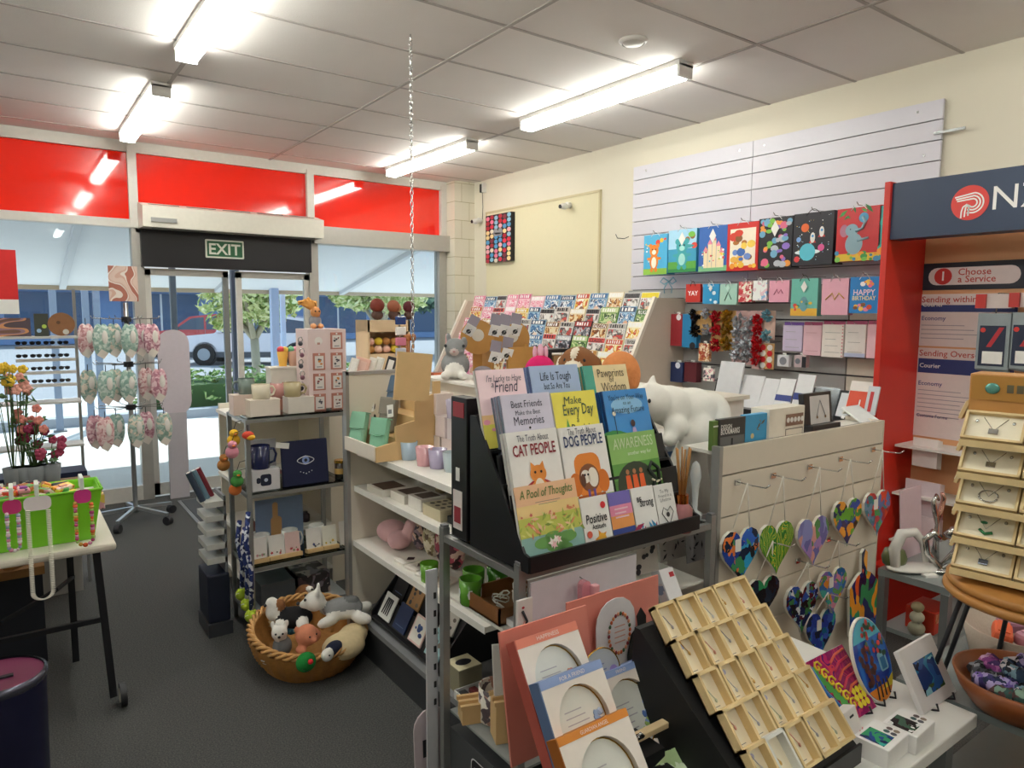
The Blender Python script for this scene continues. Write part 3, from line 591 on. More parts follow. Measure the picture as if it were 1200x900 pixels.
# ================================================================ envelope display under the slats
M=TR(3.55,2.62,0); t=thing('wall_cabinet','white low wall cabinet carrying the envelope display','cabinet',M)
b=B(M); b.T=I4; b.bx(3.62,WX,1.93,3.62,.08,1.04,WHITE,.004); b.make('body',t); b=B(M); b.T=I4; b.bx(3.66,WX,1.95,3.6,0,.08,DARK); b.make('plinth',t)
M=FW((3.66,3.0,1.045)); t=thing('envelope_stand','black stepped stand holding white envelopes','stand',M)
b=B(M); b.box((.5,.035,-.11),(1.0,.07,.22),BLACK,.004); b.box((.5,.12,-.2),(1.0,.2,.012),BLACK,r=RX(-14)); b.make('step',t)
def sheet(TL,TR_,BL,X,c,label,deco=None,d=.012,name='envelope_pack',cat='envelopes',g='white envelopes on the black stand'):
    M,w,h=quadW(TL,TR_,BL,X); t=thing(name,label,cat,M,g); b=B(M); b.box((w/2,h/2,-d/2),(w-.004,h,d),mat(c,.5) if isinstance(c,str) else c,.001); b.make('pack',t)
    b=B(M)
    if deco: deco(b,w,h)
    else: b.rect(w*.55,-.012,w*.8,.006,.002,mat('f6f6f4'))
    b.make('label_sticker',t); return t
X3=3.72
sheet((845,423),(873,423),(836,468),X3,'d7d8db','largest white envelope pack, leftmost and standing tallest')
sheet((872,439),(897,441),(862,477),X3,'e0e1e4','second white envelope pack from the left')
sheet((897,443),(915,444),(886,480),X3,'dedfe2','third white envelope pack, plain')
band=lambda b,w,h:b.rect(0,h*.32,w,h*.5,.001,mat('2f3f86'))
sheet((915,443),(934,443),(904,481),X3,'e8e8ea','white envelope pack with a navy band, left one',band)
sheet((936,438),(957,440),(925,482),X3,'e3e4e6','white glossy envelope pack with a navy band, right one',band)
sheet((956,452),(985,451),(948,487),X3,glassm('dfe6ea',2.2,'poly',.15),'clear plastic sleeve pack lying behind the earring frame',lambda b,w,h:b.rect(w*.1,h*.1,w*.6,h*.2,.001,PAPER))
sheet((986,460),(1001,460),(978,487),X3,'d9dde2','silvery plastic sleeve pack left of the red pack',None)
sheet((998,446),(1028,449),(988,484),X3,'e9e2dc','white envelope pack with a big orange red label',lambda b,w,h:(b.rect(w*.05,h*.03,w*.8,h*.7,.001,mat('dd4f33')),b.rect(w*.5,h*.2,w*.56,h*.45,.0014,PAPER)),d=.03)
sheet((1018,452),(1032,453),(1011,485),X3,'cfd3d8','plastic sleeve pack at the right end by the red booth',lambda b,w,h:b.rect(w*.3,h*.1,w*.6,h*.8,.001,mat('c9363a')))
# ================================================================ postal booth
BX=3.8; BR=mat('cf2b1d',.4,var=.03)
M=TR(4.0,1.1,0); t=thing('postal_booth','tall red postal booth with a dark blue header','booth',M)
b=B(M); b.T=I4; b.bx(BX-.03,WX,1.865,1.895,0,2.385,BR); b.make('side_panel',t)
b=B(M); b.T=I4; b.bx(BX+.4,BX+.42,.1,1.865,.3,2.3,mat('dfa678',.5,var=.1,scale=6)); b.make('back_panel',t)
b=B(M); b.T=I4; b.bx(BX+.05,BX+.42,.1,1.865,0,.3,BR); b.bx(BX+.0,BX+.42,.1,1.865,.3,.33,BR);b.make('base_cabinet',t)
a=PX(1042,216,BX); c=PX(1042,281,BX)
b=B(M); b.T=I4; b.bx(BX-.01,BX+.12,.1,1.864,c.z,a.z,mat('1c3150',.35,var=.03)); h_=b.make('header',t)
p=PX(1136.5,237.5,BX-.012); Ml=FW((BX-.0105,p.y,p.z)); R_=.082
b=B(Ml); b.disc(0,0,R_,.002,mat('d8322c',.35),n=40,t=.002); WL=mat('f3efec',.4)
# white looping track inside the red roundel
for off in(.0,.017,.034):
    r=.047-off*.8
    pts=[(-.066+off*.3,.03-off*.55,.003)]+[(.012+r*math.cos(math.radians(a_)),-.002+off*0+r*math.sin(math.radians(a_)),.003) for a_ in range(80,-100,-15)]
    pts+=[(-.01,-.047+off*.9,.003)]; 
    pts2=[(-.035+off*.9,-.07+off*.25,.003),(-.034+off*.9,-.04,.003),(-.028+off*.75,-.018,.003),(-.01+off*.4,-.006-off*.2,.003)]
    for P_ in (pts,pts2):
        for i in range(len(P_)-1):
            x0,y0,_=P_[i];x1,y1,_=P_[i+1]; L=math.hypot(x1-x0,y1-y0) or 1; nx,ny=-(y1-y0)/L*.0035,(x1-x0)/L*.0035
            b.poly([(x0-nx,y0-ny),(x1-nx,y1-ny),(x1+nx,y1+ny),(x0+nx,y0+ny)],.0028,WL)
b.make('roundel_logo',h_)
p=PX(1164,246,BX); b=B(FW((BX-.0105,p.y,p.z))); b.text('NZ Post',0,0,.112,WL,z=.001,al='L'); b.make('lettering',h_)
XB=BX+.398
def bsign(x0,y0,x1,y1,label,name,deco,c='e6d9d6',wid=None,X=XB):
    M,w,h=rectW(x0,y0,x1,y1,X); w=wid or w; t=thing(name,label,'sign',M); b=B(M); b.rect(0,0,w,h,.002,mat(c,.5),t=.004); b.make('panel',t); b=B(M); deco(b,w,h); b.make('lettering',t)
def dpills(b,w,h):
    for i,(s1,s2,n_) in enumerate((('Choose','a Service','1'),(None,None,'2'))):
        x=.03+i*.48; b.rrect(x,h*.18,x+.44,h*.82,h*.3,.003,mat('e6d6d4')); b.disc(x+.075,h*.5,.045,.0036,mat('cf2f2c')); b.text(n_,x+.075,h*.5-.022,.05,WL,z=.0042,bold=.02)
        if s1: b.text(s1,x+.15,h*.53,.036,mat('c44a44'),z=.0042,al='L',bold=.015); 
        if s2: b.text(s2,x+.15,h*.27,.036,mat('c44a44'),z=.0042,al='L',bold=.015)
bsign(1083,307,1200,338,'dark strip sign with two numbered white pills, 1 Choose a Service','sign_strip',dpills,'1a1c2c',1.0)
def dsend(title,extra=False):
    def f(b,w,h):
        b.text(title,.015,h-.045,.034,mat('c05048'),z=.003,al='L',bold=.012,maxw=w*.8); b.rect(.012,h*.66 if not extra else h*.72,w,h-.06,.0026,mat('2a3a78'))
        b.text('Courier',.02,(h*.66 if not extra else h*.72)+.03,.024,WL,z=.003,al='L',bold=.02)
        y=h*.5 if not extra else h*.58; b.text('Economy',.02,y,.024,mat('55548a'),z=.003,al='L',bold=.02)
        for k in range(7 if extra else 4): b.rect(.02,y-.03-.024*k,w*(.5+.1*(k%3)),y-.026-.024*k,.003,mat('a59ca6'))
        if extra: b.text('Customs Forms',.02,h*.22,.018,mat('55548a'),z=.003,al='L',bold=.02)
    return f
bsign(1078,345,1170,405,'white sign headed Sending within NZ','service_sign',dsend('Sending within NZ'),wid=.48)
bsign(1075,407,1150,510,'white sign headed Sending Overseas below the other service sign','service_sign',dsend('Sending Overseas',True),wid=.48)
def satchel(x0,y0,x1,y1,X,label):
    M,w,h=rectW(x0,y0,x1,y1,X); t=thing('postal_satchel',label,'satchel',M,'grey postal satchels in the booth')
    b=B(M)
    for k in range(3): b.box((w/2+.006*k,h/2-.008*k,-.01*k),(w,h,.005),mat('8e989c',.35),r=RZ(-3*k))
    b.make('grey_bags',t); b=B(M); b.rect(w*.08,h*.06,w*.85,h*.78,.004,NAVY); b.poly([(w*.3,h*.4),(w*.45,h*.4),(w*.8,h*.75),(w*.65,h*.75)],.005,mat('b52a35')); b.rect(w*.2,h*.1,w*.8,h*.32,.0052,PAPER); b.disc(w*.18,h*.7,.012,.0052,mat('d43a34')); b.make('printed_panel',t)
    b=B(M); b.box((w*.5,h+.06,-.02),(w*.9,.07,.03),mat('e8d9d6',.3)); b.box((w*.05,h+.06,-.004),(w*.3,.07,.03),mat('cf3a36',.3)); b.make('hanger_label',t)
    b=B(M); b.tube([(w*.5,h+.1,-(XB-X)),(w*.5,h+.1,-.02),(w*.5,h,-.004)],.003,STEEL,6); b.make('hanger_rod',t)
satchel(1147,367,1182,432,4.0,'grey postal satchel bundle hanging in the booth, left one'); satchel(1186,366,1222,432,4.0,'grey postal satchel bundle at the right edge of the picture')
# flat packs on the booth shelf
b=B(TR(4.1,1.72,.33))
for i,(x0,y0,x1,y1,c,lab) in enumerate(((1071,512,1098,545,'e8e2de','white postage box flattened on the booth shelf'),(1062,560,1100,600,'d9cad0','pale pink pack of postbags below the flattened box'),(1060,600,1098,640,'e0d2d6','lower pale pack of postbags in the booth'))):
    M,w,h=rectW(x0,y0,x1,y1,4.05-.02*i); b=B(M)
    for k in range(5): b.box((w/2,h/2+(-.003*k),-.012*k),(w,h-.01*(k%2),.009),mat(c,.5))
    b.make('postbag_pack',label=lab,cat='postbags'); 
for i in range(3):
    b=B(); z=.98-.27*i; b.bx(3.98,4.2,.9,1.86,z-.012,z,mat('e0dcd6',.5)); b.make('booth_shelf',bpy.data.objects['postal_booth']) 
# ================================================================ magazine rack
M=TR(3.9,4.95,0); t=thing('magazine_rack','long stepped magazine rack along the right wall','rack',M); MR=mat('cdbfae',.5,var=.03)
pa=PY(768,349,3.66); pb=PY(737,430,3.66); pc=PY(777,349,3.66)
k_=(pb.x-pa.x)/(pb.z-pa.z); xb=lambda z:pa.x+k_*(z-pa.z)
for y in(3.66,6.32):
    b=B(M); b.T=I4; pts=[(xb(.95),.95),(pa.x,pa.z),(WX-.002,pa.z),(WX-.002,.0),(xb(.95)+.02,.0)]
    vs=[(x,y-.012,z) for x,z in pts]+[(x,y+.012,z) for x,z in pts]; n=len(pts)
    b.add(vs,[list(range(n)),list(range(2*n-1,n-1,-1))]+[[i,(i+1)%n,(i+1)%n+n,i+n] for i in range(n)],MR)
    b.bar((xb(.95)-.004,y,.95),(pa.x-.004,y,pa.z+.003),.028,mat('ece4d6',.5)); b.make('end_panel',t)
NT=6; tz=lambda k:1.60-.118*k; tx=lambda k: xb(tz(k)+.16)+.035
b=B(M); b.T=I4
for k in range(NT+1): b.bx(tx(k)-.01,tx(k)+.09,3.672,6.308,tz(k)-.012,tz(k),CLEAR if False else mat('d5d0ca',.4))
b.make('shelf',t); b=B(M); b.T=I4; b.bx(WX-.08,WX-.005,3.672,6.308,0,1.79,MR); b.bx(tx(NT),WX-.05,3.672,6.308,0,tz(NT)-.05,MR); b.make('cabinet_body',t)
b=B(M); b.T=I4; b.bx(WX-.1,WX,3.66,6.32,1.79,1.815,mat('55504a',.5)); b.make('top_rail',t)
R=random.Random(11)
PALS=[pal('f2c6cf e98aa5 fbe6ea d85a86'),pal('e8d9b5 c98f4a 7a4a2c f5efe0'),pal('9fc3dd 3f6f9f e8eef2 27405f'),pal('e9e6e2 b8b3ad 5c5a5a d2514a'),pal('f4ecc4 e0b83c c9503a fbf7ea'),pal('6f9a55 c9d8a0 3c5f34 eff2e0'),pal('d8c9d8 8a6fa8 f3ecf3 4f3f6a'),pal('2d2d36 6a6d78 c9cbd0 a8322e')]
CN=['pink','tan','blue','grey','yellow','green','lilac','dark']
ROWN=['top','second','third','fourth','fifth','lowest']
tit={(0,0):'Airports',(0,1):'Yearbook',(1,0):'RUGBY',(2,2):'FALCON',(3,2):'CLASSIC',(3,0):'britain',(4,0):'NZ Rod',(3,4):'Hallberg'}
for k in range(NT):
    y=3.70; i=0
    while y<6.2:
        w=.165+.05*R.random(); h=.25+.03*R.random(); ci=R.choice([0,0,3,2,1,4]) if y>5 else R.choice([1,2,3,7,5,3,4,2])
        if (k,i)==(0,0): ci=3
        # nearest end first: local x runs -Y so frame origin is the far edge
        M=FW((tx(k)+.012,y+w,tz(k)+.001),16); t=None; c=PALS[ci]
        t=thing('magazine','%s magazine, %s from the right in the %s row of the wall rack'%(CN[ci],ORD[i] if i<14 else 'last',ROWN[k]),'magazine',M,'magazines on the wall rack')
        b=B(M); b.box((w/2,h/2,-.004),(w,h,.008),mat(c[0],.3)); b.make('cover',t)
        b=B(M); b.rect(w*.06,h*.04,w*.94,h*.8,.0008,pat(tuple(c),R.choice([14,22]),.3,1.6,(k*7+i)%6,'noise')); b.disc(w*(.35+.3*R.random()),h*.45,w*.17,.0011,mat(R.choice(['d9a98a','e6c3a8','8a6a58','f0d8c4']),.4),ry=h*.13,n=10); 
        b.rect(.004,h*.83,w-.004,h*.98,.0012,mat(c[1+(i+k)%3] if (k,i)!=(0,0) else 'e9d22f',.4)); s=tit.get((k,i)); mc_=mat('fbfaf6' if ci!=3 or (k,i)==(0,0) else '2a2a30')
        if not s:
            nb=R.choice([4,5,6]); [b.rect(w*(.12+.76*q/nb),h*.855,w*(.12+.76*q/nb+.5/nb*R.choice([.7,1,1.2])),h*(.95 if q%2 else .965),.0018,mc_) for q in range(nb)]
        if s: b.text(s,w/2,h*.845 if (k,i)!=(0,0) else h*.7,h*.12,mat('fbfaf6' if ci!=3 or (k,i)==(0,0) else '2a2a30'),z=.0018,maxw=w*.85,bold=.02)
        if (k,i) in tit: pass
        b.make('cover_print',t); y+=w+.012; i+=1
# ================================================================ things on the wall near the corner
p=PX(601,248,4.29); q=PX(571,308,4.29); w_=q.y-p.y; M=FW((4.285,q.y,q.z)); 
t=thing('dot_artwork','black wall panel covered in rows of coloured ovals with a grey heart','artwork',M); hh=p.z-q.z
b=B(M); b.box((w_/2,hh/2,-.01),(w_,hh,.05),mat('1a1a22',.5)); b.make('panel',t)
b=B(M); R=random.Random(5); cs=pal('d8334a e67a98 4f9fd0 f2d89a b02a3a 8fc4dc f2b0b8 7a2a3a e8dfc8')
nr,nc=10,6
for j in range(nr):
    for i in range(nc): b.disc(w_*(i+.5)/nc,hh*(j+(.5 if i%2 else .28))/nr,w_/nc*.43,.016,mat(R.choice(cs),.4),ry=hh/nr*.46,n=12,t=.002)
for dx in(-.18,.18): b.disc(w_*(.5+dx*.5),hh*.62,w_*.09,.02,mat('9a9aa0'),n=12)
b.poly([(w_*.33,hh*.61),(w_*.67,hh*.61),(w_*.5,hh*.54)],.02,mat('9a9aa0')); b.make('ovals',t)
for (x,y,lab) in((663,240,'small white security camera on the panelled wall'),(559,258,'white dome security camera hanging in the wall corner')):
    p=PX(x,y,4.26); M=FW((WX-.02,p.y,p.z)); t=thing('security_camera',lab,'camera',M)
    B(M).cyl(.028,0,.04,WHITE,14).make('mount',t); b=B(M); b.ell((0,-.015,.07),(.035,.03,.045),WHITE); b.make('housing',t); b=B(M); b.disc(-.005,-.02,.018,.118,INK,t=.01,n=14); b.make('lens',t)
p=PX(560,220,4.25); M=FW((WX-.002,p.y,p.z)); t=thing('alarm_sensor','small black and white sensor box high in the corner','sensor',M)
B(M).box((0,0,.02),(.06,.09,.04),INK,.006).make('body',t); B(M).box((.035,0,.02),(.03,.1,.05),WHITE,.006).make('bracket',t); B(M).tube([(0,-.04,.02),(0,-.2,.012),(-.01,-.33,.012)],.003,INK,6).make('cable',t)
# chain from the ceiling
p=PZ(481,40,CZ); M=TR(p.x,p.y,CZ); t=thing('hanging_chain','silver chain hanging from the ceiling in front of the shop windows','chain',M)
b=B(M); z=-.02; k=0
while z>-1.75:
    pts=[]
    for a_ in range(8):
        an=a_*PI/4; u_=.008*math.cos(an); v_=.017*math.sin(an); pts.append((u_ if k%2 else 0,0 if k%2 else u_,z+v_))
    b.tube(pts,.0026,CHROME,5,closed=True); z-=.029; k+=1
b.make('links',t); B(M).tube([(0,0,0),(0,0,-.02),(.01,0,-.03)],.004,CHROME,6).make('ceiling_hook',t)
# ================================================================ central gondola (aisle side, far)
GX=1.37; GY0,GY1=2.05,3.27
M=TR(1.7,2.7,0); t=thing('shelf_gondola','cream shelving gondola along the aisle behind the black book stand','shelving',M); CRM=mat('e4dccd',.5,var=.02); SHW=mat('ebe7df',.45)
def world(M): b=B(M); b.T=I4; return b
b=world(M); b.bx(GX-.02,1.74,GY1-.018,GY1,.0,1.385,CRM); b.make('end_panel',t)
b=world(M); 
for (x0,x1,z0,z1) in((GX-.03,GX-.012,0,1.4),(GX-.03,1.75,1.383,1.4),(1.735,1.75,1.0,1.4)): b.bx(x0,x1,GY1-.024,GY1+.012,z0,z1,ALU)
b.make('end_frame',t)
b=world(M); b.bx(1.78,2.02,1.88,GY1-.0,0,1.345,CRM); b.bx(1.76,2.04,1.88,GY1,1.345,1.358,SHW); b.make('spine',t)
for z,x0,y0 in((1.005,1.40,GY0),(.825,1.38,GY0),(.545,1.37,GY0)):
    b=world(M); b.bx(x0,1.78,y0,GY1-.02,z-.022,z,SHW); b.bx(x0-.004,x0,y0,GY1-.02,z-.026,z+.002,mat('f2efe9',.4)); b.make('shelf',t)
b=world(M); b.bx(1.35,1.78,GY0,GY1-.02,.16,.185,mat('87888a',.4)); b.bx(1.36,1.78,GY0,GY1-.02,0,.16,mat('3a3b3e',.5)); b.make('plinth',t)
# --- phone pouch display on top shelf level
WD='d8b581'; WDM=mat(WD,.55,var=.08,scale=14)
M=TR(1.50,2.86,1.006); t=thing('pouch_display','light wooden stepped display stand with a tall header board holding phone pouches','display stand',M)
zt=1.006
xA=1.34
b=world(M)
p0=PX(405,508,xA); p1=PX(440,538,xA); b.bx(xA-.006,xA+.006,p1.y,p0.y,zt+.01,zt+.075,mat('efe6da',.5)); b.make('front_strip',t)
b=world(M); ya,yb=p1.y,p0.y
for y in(ya,): 
    pts=[(xA,zt+.002),(xA,zt+.07),(xA+.1,zt+.09),(xA+.1,zt+.16),(xA+.2,zt+.18),(xA+.2,zt+.27),(xA+.3,zt+.30),(xA+.3,zt+.36),(xA+.34,zt+.36),(xA+.34,zt+.002)]
    vs=[(x,y-.006,z) for x,z in pts]+[(x,y+.006,z) for x,z in pts]; n=len(pts)
    b.add(vs,[list(range(n)),list(range(2*n-1,n-1,-1))]+[[i,(i+1)%n,(i+1)%n+n,i+n] for i in range(n)],WDM)
b.make('side_panel',t)
b=world(M)
for k in range(3): b.bx(xA+.1*k,xA+.1*k+.1,ya,yb,zt+.006+.09*k,zt+.014+.09*k,WDM); b.bx(xA+.1*(k+1),xA+.1*(k+1)+.006,ya,yb,zt+.01+.09*k,zt+.1+.09*k,WDM)
b.make('step',t)
Mh,w,h=quadS((465,413),(504,420),(459,450),2.84); b=world(M)
a=PY(463,414,2.8); c=PY(504,420,2.8); d_=PY(497,458,2.8)
b.box(((a.x+c.x)/2,2.8,(a.z+d_.z)/2-.02),(c.x-a.x,.012,a.z-d_.z+.04),WDM,r=RY(6)); b.make('header_board',t)
def pouch(x,y,z,c,label,h=.17,w=.095,d=.035,rz=-62,lean=14,tagged=False):
    M=TR(x,y,z)@RZ(rz)@RX(-lean); m=mat(c,.6,bump=.15); t=thing('phone_pouch',label,'pouch',M,'phone pouches on the wooden stand')
    b=B(M); b.box((0,0,h/2),(w,d,h),m,.014); b.make('pouch_body',t)
    b=B(M); b.box((0,-d/2-.002,h*.76),(w*.98,.006,h*.46),m,.003); b.box((0,0,h),(w*.98,d+.006,.006),m,.002); b.make('flap',t)
    b=B(M); b.tube([(-w*.3,-d/2-.006,h*.54),(0,-d/2-.007,h*.5),(w*.3,-d/2-.006,h*.54)],.0025,mat(c,.4),6); b.make('stitching',t)
    if tagged: b=B(M); b.box((w*.3,-d/2-.012,h*.62),(.035,.002,.06),PAPER,r=RY(-12)); b.box((w*.3,-d/2-.0135,h*.6),(.02,.001,.02),GREYI,r=RY(-12)); b.make('price_tag',t)
yy=lambda px,X:PX(px,480,X).y
pouch(1.375,yy(417,1.375),zt+.025,'8fc4a8','mint green phone pouch at the far end of the front step')
pouch(1.375,yy(440,1.375)-.01,zt+.025,'86bfa0','mint green phone pouch nearest the viewer on the front step')
pouch(1.47,yy(432,1.47)+.02,zt+.105,'232326','black phone pouch with a white tag',tagged=True)
pouch(1.47,yy(452,1.47),zt+.105,'8a8378','taupe grey phone pouch with a rounded flap and tag',tagged=True)
pouch(1.57,yy(459,1.57)+.03,zt+.195,'5f7690','slate blue phone pouch, highest on the stand')
# --- small boxes and glass tumblers
def sbox(x,y,z,w,d,h,c,label,name='gift_box',cat='box',group=None,rz=0,deco=True):
    M=TR(x,y,z)@RZ(rz); t=thing(name,label,cat,M,group); b=B(M); m=mat(c,.5) if isinstance(c,str) else c
    b.bx(-w/2,w/2,-d/2,d/2,0,h*.96,m,.002); b.make('carton',t); b=B(M); b.bx(-w/2-.001,w/2+.001,-d/2-.001,d/2+.001,h*.93,h,m,.001); b.make('lid',t)
    return t
BG='pale pink candle boxes stacked on the top shelf'
bz=1.006
for i,(y,z,c) in enumerate(((2.9,0,'e7d8d0'),(2.79,0,'e6d5d2'),(2.68,0,'ddd5d4'),(3.01,0,'e9dbd0'),(2.96,.101,'e8d9d3'),(2.85,.101,'e5d6d6'),(2.74,.101,'e0d7da'),(2.93,.202,'ead9d0'))):
    sbox(1.69,y,bz+z,.095,.093,.1,c,['pale pink box, middle of the bottom row behind the tumblers','pale pink box right of the middle in the bottom row','greyish box at the right of the bottom row','cream box at the far left of the bottom row','pale pink box, left of the second row','pale pink box, centre of the second row','lilac white box, right of the second row','cream pink box alone on top of the stack'][i],group=BG)
def tumbler(x,y,z,c,label,h=.085,r=.043):
    M=TR(x,y,z); t=thing('tinted_tumbler',label,'tumbler',M,'tinted candle tumblers'); b=B(M); m=mat(c,.18,coat=.6)
    b.lathe([(r*.82,0),(r,h),(r*.94,h),(r*.78,.012),(0,.012)],m,24); b.make('cup',t); b=B(M); b.lathe([(0,h*.55),(r*.84,h*.55)],mat('efe6dd',.6),24); b.make('wax',t)
for (px,py,c,l,X) in((479,538,'a9bfd0','pale blue tinted tumbler at the left of the front row',1.47),(498,545,'d9a3a8','pink tinted tumbler in the front row',1.46),(513,548,'b3a7c4','lilac tinted tumbler in the front row',1.47),(530,552,'b4c3c9','grey blue tinted tumbler near the black stand',1.47)):
    p=PZ(px,py,bz); tumbler(p.x,p.y,bz,c,l)
tumbler(1.67,2.76,bz+.202,'bbb2c9','lilac tumbler standing on the stacked boxes'); tumbler(1.66,2.56,bz,'c3c9cf','pale grey tumbler beside the stacked boxes')
# --- second shelf: books and boxes lying
def flat(x,y,z,w,d,h,c,label,name='gift_box_set',cat='box',rz=0,top=None,group=None):
    M=TR(x,y,z)@RZ(rz); t=thing(name,label,cat,M,group); b=B(M); b.bx(-w/2,w/2,-d/2,d/2,0,h,mat(c,.5),.002); b.make('body',t)
    b=B(M); top(b,w,d,h) if top else b.rect(-w*.35,-d*.35,w*.35,d*.35,h+.0006,mat('5d4a42',.4)); b.make('top_print',t)
zz=.826
flat(1.47,3.05,zz,.15,.17,.03,'e8e3d8','cream flat box with a brown window, farthest on the second shelf',top=lambda b,w,d,h:b.rect(-w*.4,-d*.4,w*.4,d*.4,h+.001,mat('5b4437')))
flat(1.50,2.86,zz,.16,.14,.04,'efe9de','white flat box with a dark top on the second shelf')
flat(1.49,2.70,zz,.13,.12,.055,'e9e5de','thick white book on the second shelf',name='thick_book',cat='book')
flat(1.50,2.54,zz,.16,.15,.05,'cfc3a4','tan patterned box in the middle of the second shelf',top=lambda b,w,d,h:[b.disc(-w*.3+w*.2*(i%4),-d*.3+d*.3*(i//4),.012,h+.001,mat('4a4340'),n=8) for i in range(12)])
flat(1.52,2.38,zz,.15,.14,.03,'2a2a2c','black flat case on the second shelf',top=lambda b,w,d,h:b.rect(-w*.3,-d*.3,w*.2,d*.3,h+.001,mat('7a746a')))
flat(1.51,2.24,zz,.13,.13,.05,'cdbd97','tan box towards the near end of the second shelf')
flat(1.48,2.12,zz,.1,.1,.03,'7fa6a3','teal flat tin at the near end of the second shelf')
for i,(y,c,l) in enumerate(((2.9,'cbb88e','small tan pot at the back of the second shelf'),(2.74,'d9cfb6','small cream pot at the back of the second shelf'),(2.35,'bfa978','small brown pot at the back of the second shelf'))):
    M=TR(1.68,y,zz); t=thing('small_pot',l,'pot',M,'small pots behind the second shelf'); B(M).lathe([(.03,0),(.036,.07),(.03,.1),(.026,.1)],mat(c,.5)).make('pot',t); B(M).lathe([(.031,.1),(.031,.115),(0,.118)],mat('4a3a2c')).make('lid',t)
# --- third shelf: pink plush lamb leg pillow and patterned bags, card sets
PKM=mat('e6b8bc',.9,bump=.6,bscale=200)
M=TR(1.52,3.0,.546); 
organic('plush_flamingo',[((0,.12,.055),(.075,.09,.055),None,PKM),((-.02,-.0,.045),(.06,.06,.045),None,PKM),((.02,-.04,.1),(.035,.04,.09),RX(30),PKM),((.03,-.07,.18),(.03,.03,.08),RX(10),PKM)],M,label='pale pink plush toy with a long neck on the third shelf',cat='plush toy')
for i,(px,c,l) in enumerate(((489,'2f2a33 8f7a86 d9b7a6 4a3f4c','dark floral soft bag standing behind the pink plush'),(503,'e2d6b8 6f5a4a a89a72 efe6d0','cream leaf patterned soft bag'),(517,'2c2430 a84a5a d8c2b0 3f3342','dark red floral soft bag'),(529,'3b2028 c7566a 5a2f3a e0bfb0','maroon floral soft bag next to the metal post'))):
    p=PX(px,600,1.56); M=TR(1.58,p.y,.546); t=thing('floral_pouch',l,'pouch',M,'patterned soft bags on the third shelf'); b=B(M); b.ell((0,0,.1),(.05,.045,.1),pat(pal(c),45,.6,seed=i),16,12); b.make('cloth_body',t); b=B(M); b.tube([(0,-.03,.19),(0,0,.215),(0,.03,.19)],.006,mat('3a3038'),6); b.make('handle',t)
for i,(y,c) in enumerate(((2.82,'efe9e0'),(2.72,'e9dfd6'),(2.62,'f0ece6'),(2.5,'e4d6cb'))):
    flat(1.46,y,.546,.11,.09,.012,c,'flat white card set, %s from the far end of the third shelf'%ORD[i],name='card_set',cat='card set',rz=8*i,top=lambda b,w,d,h:b.poly([(-.02,-.01),(.01,-.025),(.03,0),(.005,.02)],h+.001,mat('3a2226')),group='card sets on the third shelf')
# green tin cup
def cup(name,label,cat,M,r,h,c,handle=True,deco=None,taper=1.0,group=None,inner=None,hd=1,ang=0):
    t=thing(name,label,cat,M,group); b=B(M); m=mat(c,.25,coat=.4) if isinstance(c,str) else c; mi=mat(inner,.3) if inner else m
    b.lathe([(0,0),(r*taper*.92,0),(r*taper,.004),(r,h),(r*.93,h)],m,28); b.lathe([(r*.93,h),(r*taper*.92,.006),(0,.006)],mi,28); b.make('cup',t)
    if handle:
        b=B(M@RZ(ang)); b.tube([(hd*r*.92,0,h*.82),(hd*r*1.4,0,h*.8),(hd*r*1.65,0,h*.55),(hd*r*1.45,0,h*.25),(hd*r*.92,0,h*.18)],r*.13,m,8); b.make('handle',t)
    if deco: b=B(M); deco(b,r,h); b.make('decoration',t)
    return t
def cowspots(b,r,h):
    for k in range(5):
        a=k*1.25+2.9; b.add([((r*1.005)*math.cos(a+dx*.25),(r*1.005)*math.sin(a+dx*.25),h*.5+dz*h*.18) for dx,dz in((-1,0),(-.5,.9),(.6,1),(1,.1),(.5,-.9),(-.6,-1))],[tuple(range(6))],mat('eef2ea',.3))
p=PX(503,662,1.42); cup('green_cup','bright green cup with white patches at the near end of the third shelf','cup',TR(1.42,p.y,.546),.04,.08,'6aa332',False,cowspots,.9)
# --- bottom shelf : black card rack with slanted cards, small box, trays
M=TR(1.5,2.8,.187); t=thing('card_rack','black slanted counter rack holding small gift cards on the bottom shelf','display rack',M); b=world(M)
ya,yb=2.42,3.08
for k in range(3):
    b.box((1.43+.09*k,(ya+yb)/2,.25+.075*k),(.012,yb-ya,.11),BLACK,r=RY(28)); b.box((1.41+.09*k,(ya+yb)/2,.205+.07*k),(.06,yb-ya,.01),BLACK)
b.make('step',t); b=world(M); 
pts=[(1.385,.187),(1.385,.23),(1.62,.5),(1.72,.5),(1.72,.187)]
for y in(ya,yb):
    vs=[(x,y-.004,z) for x,z in pts]+[(x,y+.004,z) for x,z in pts]; n=5
    b.add(vs,[list(range(n)),list(range(2*n-1,n-1,-1))]+[[i,(i+1)%n,(i+1)%n+n,i+n] for i in range(n)],BLACK)
b.make('side_panel',t)
cc=[[('e8e8e4','zebra striped black and white card'),('23345a','plain navy card'),('e9c9c2','pink edged card with blue hats'),('a9d0d8','pale blue card with small pictures')],[('15151a','black card in the middle row'),('b58a5a','tan card with a small square picture'),('1d1d22','black card with a silver feather'),('ded8cd','cream card with a black tassel')],[('ddd6c6','beige card with small drawings at the far end'),('d9c43a','yellow card with a dark bird'),('d5cfc3','beige card with grey figures'),('cfc6b8','beige card with dark rows at the near end')]]
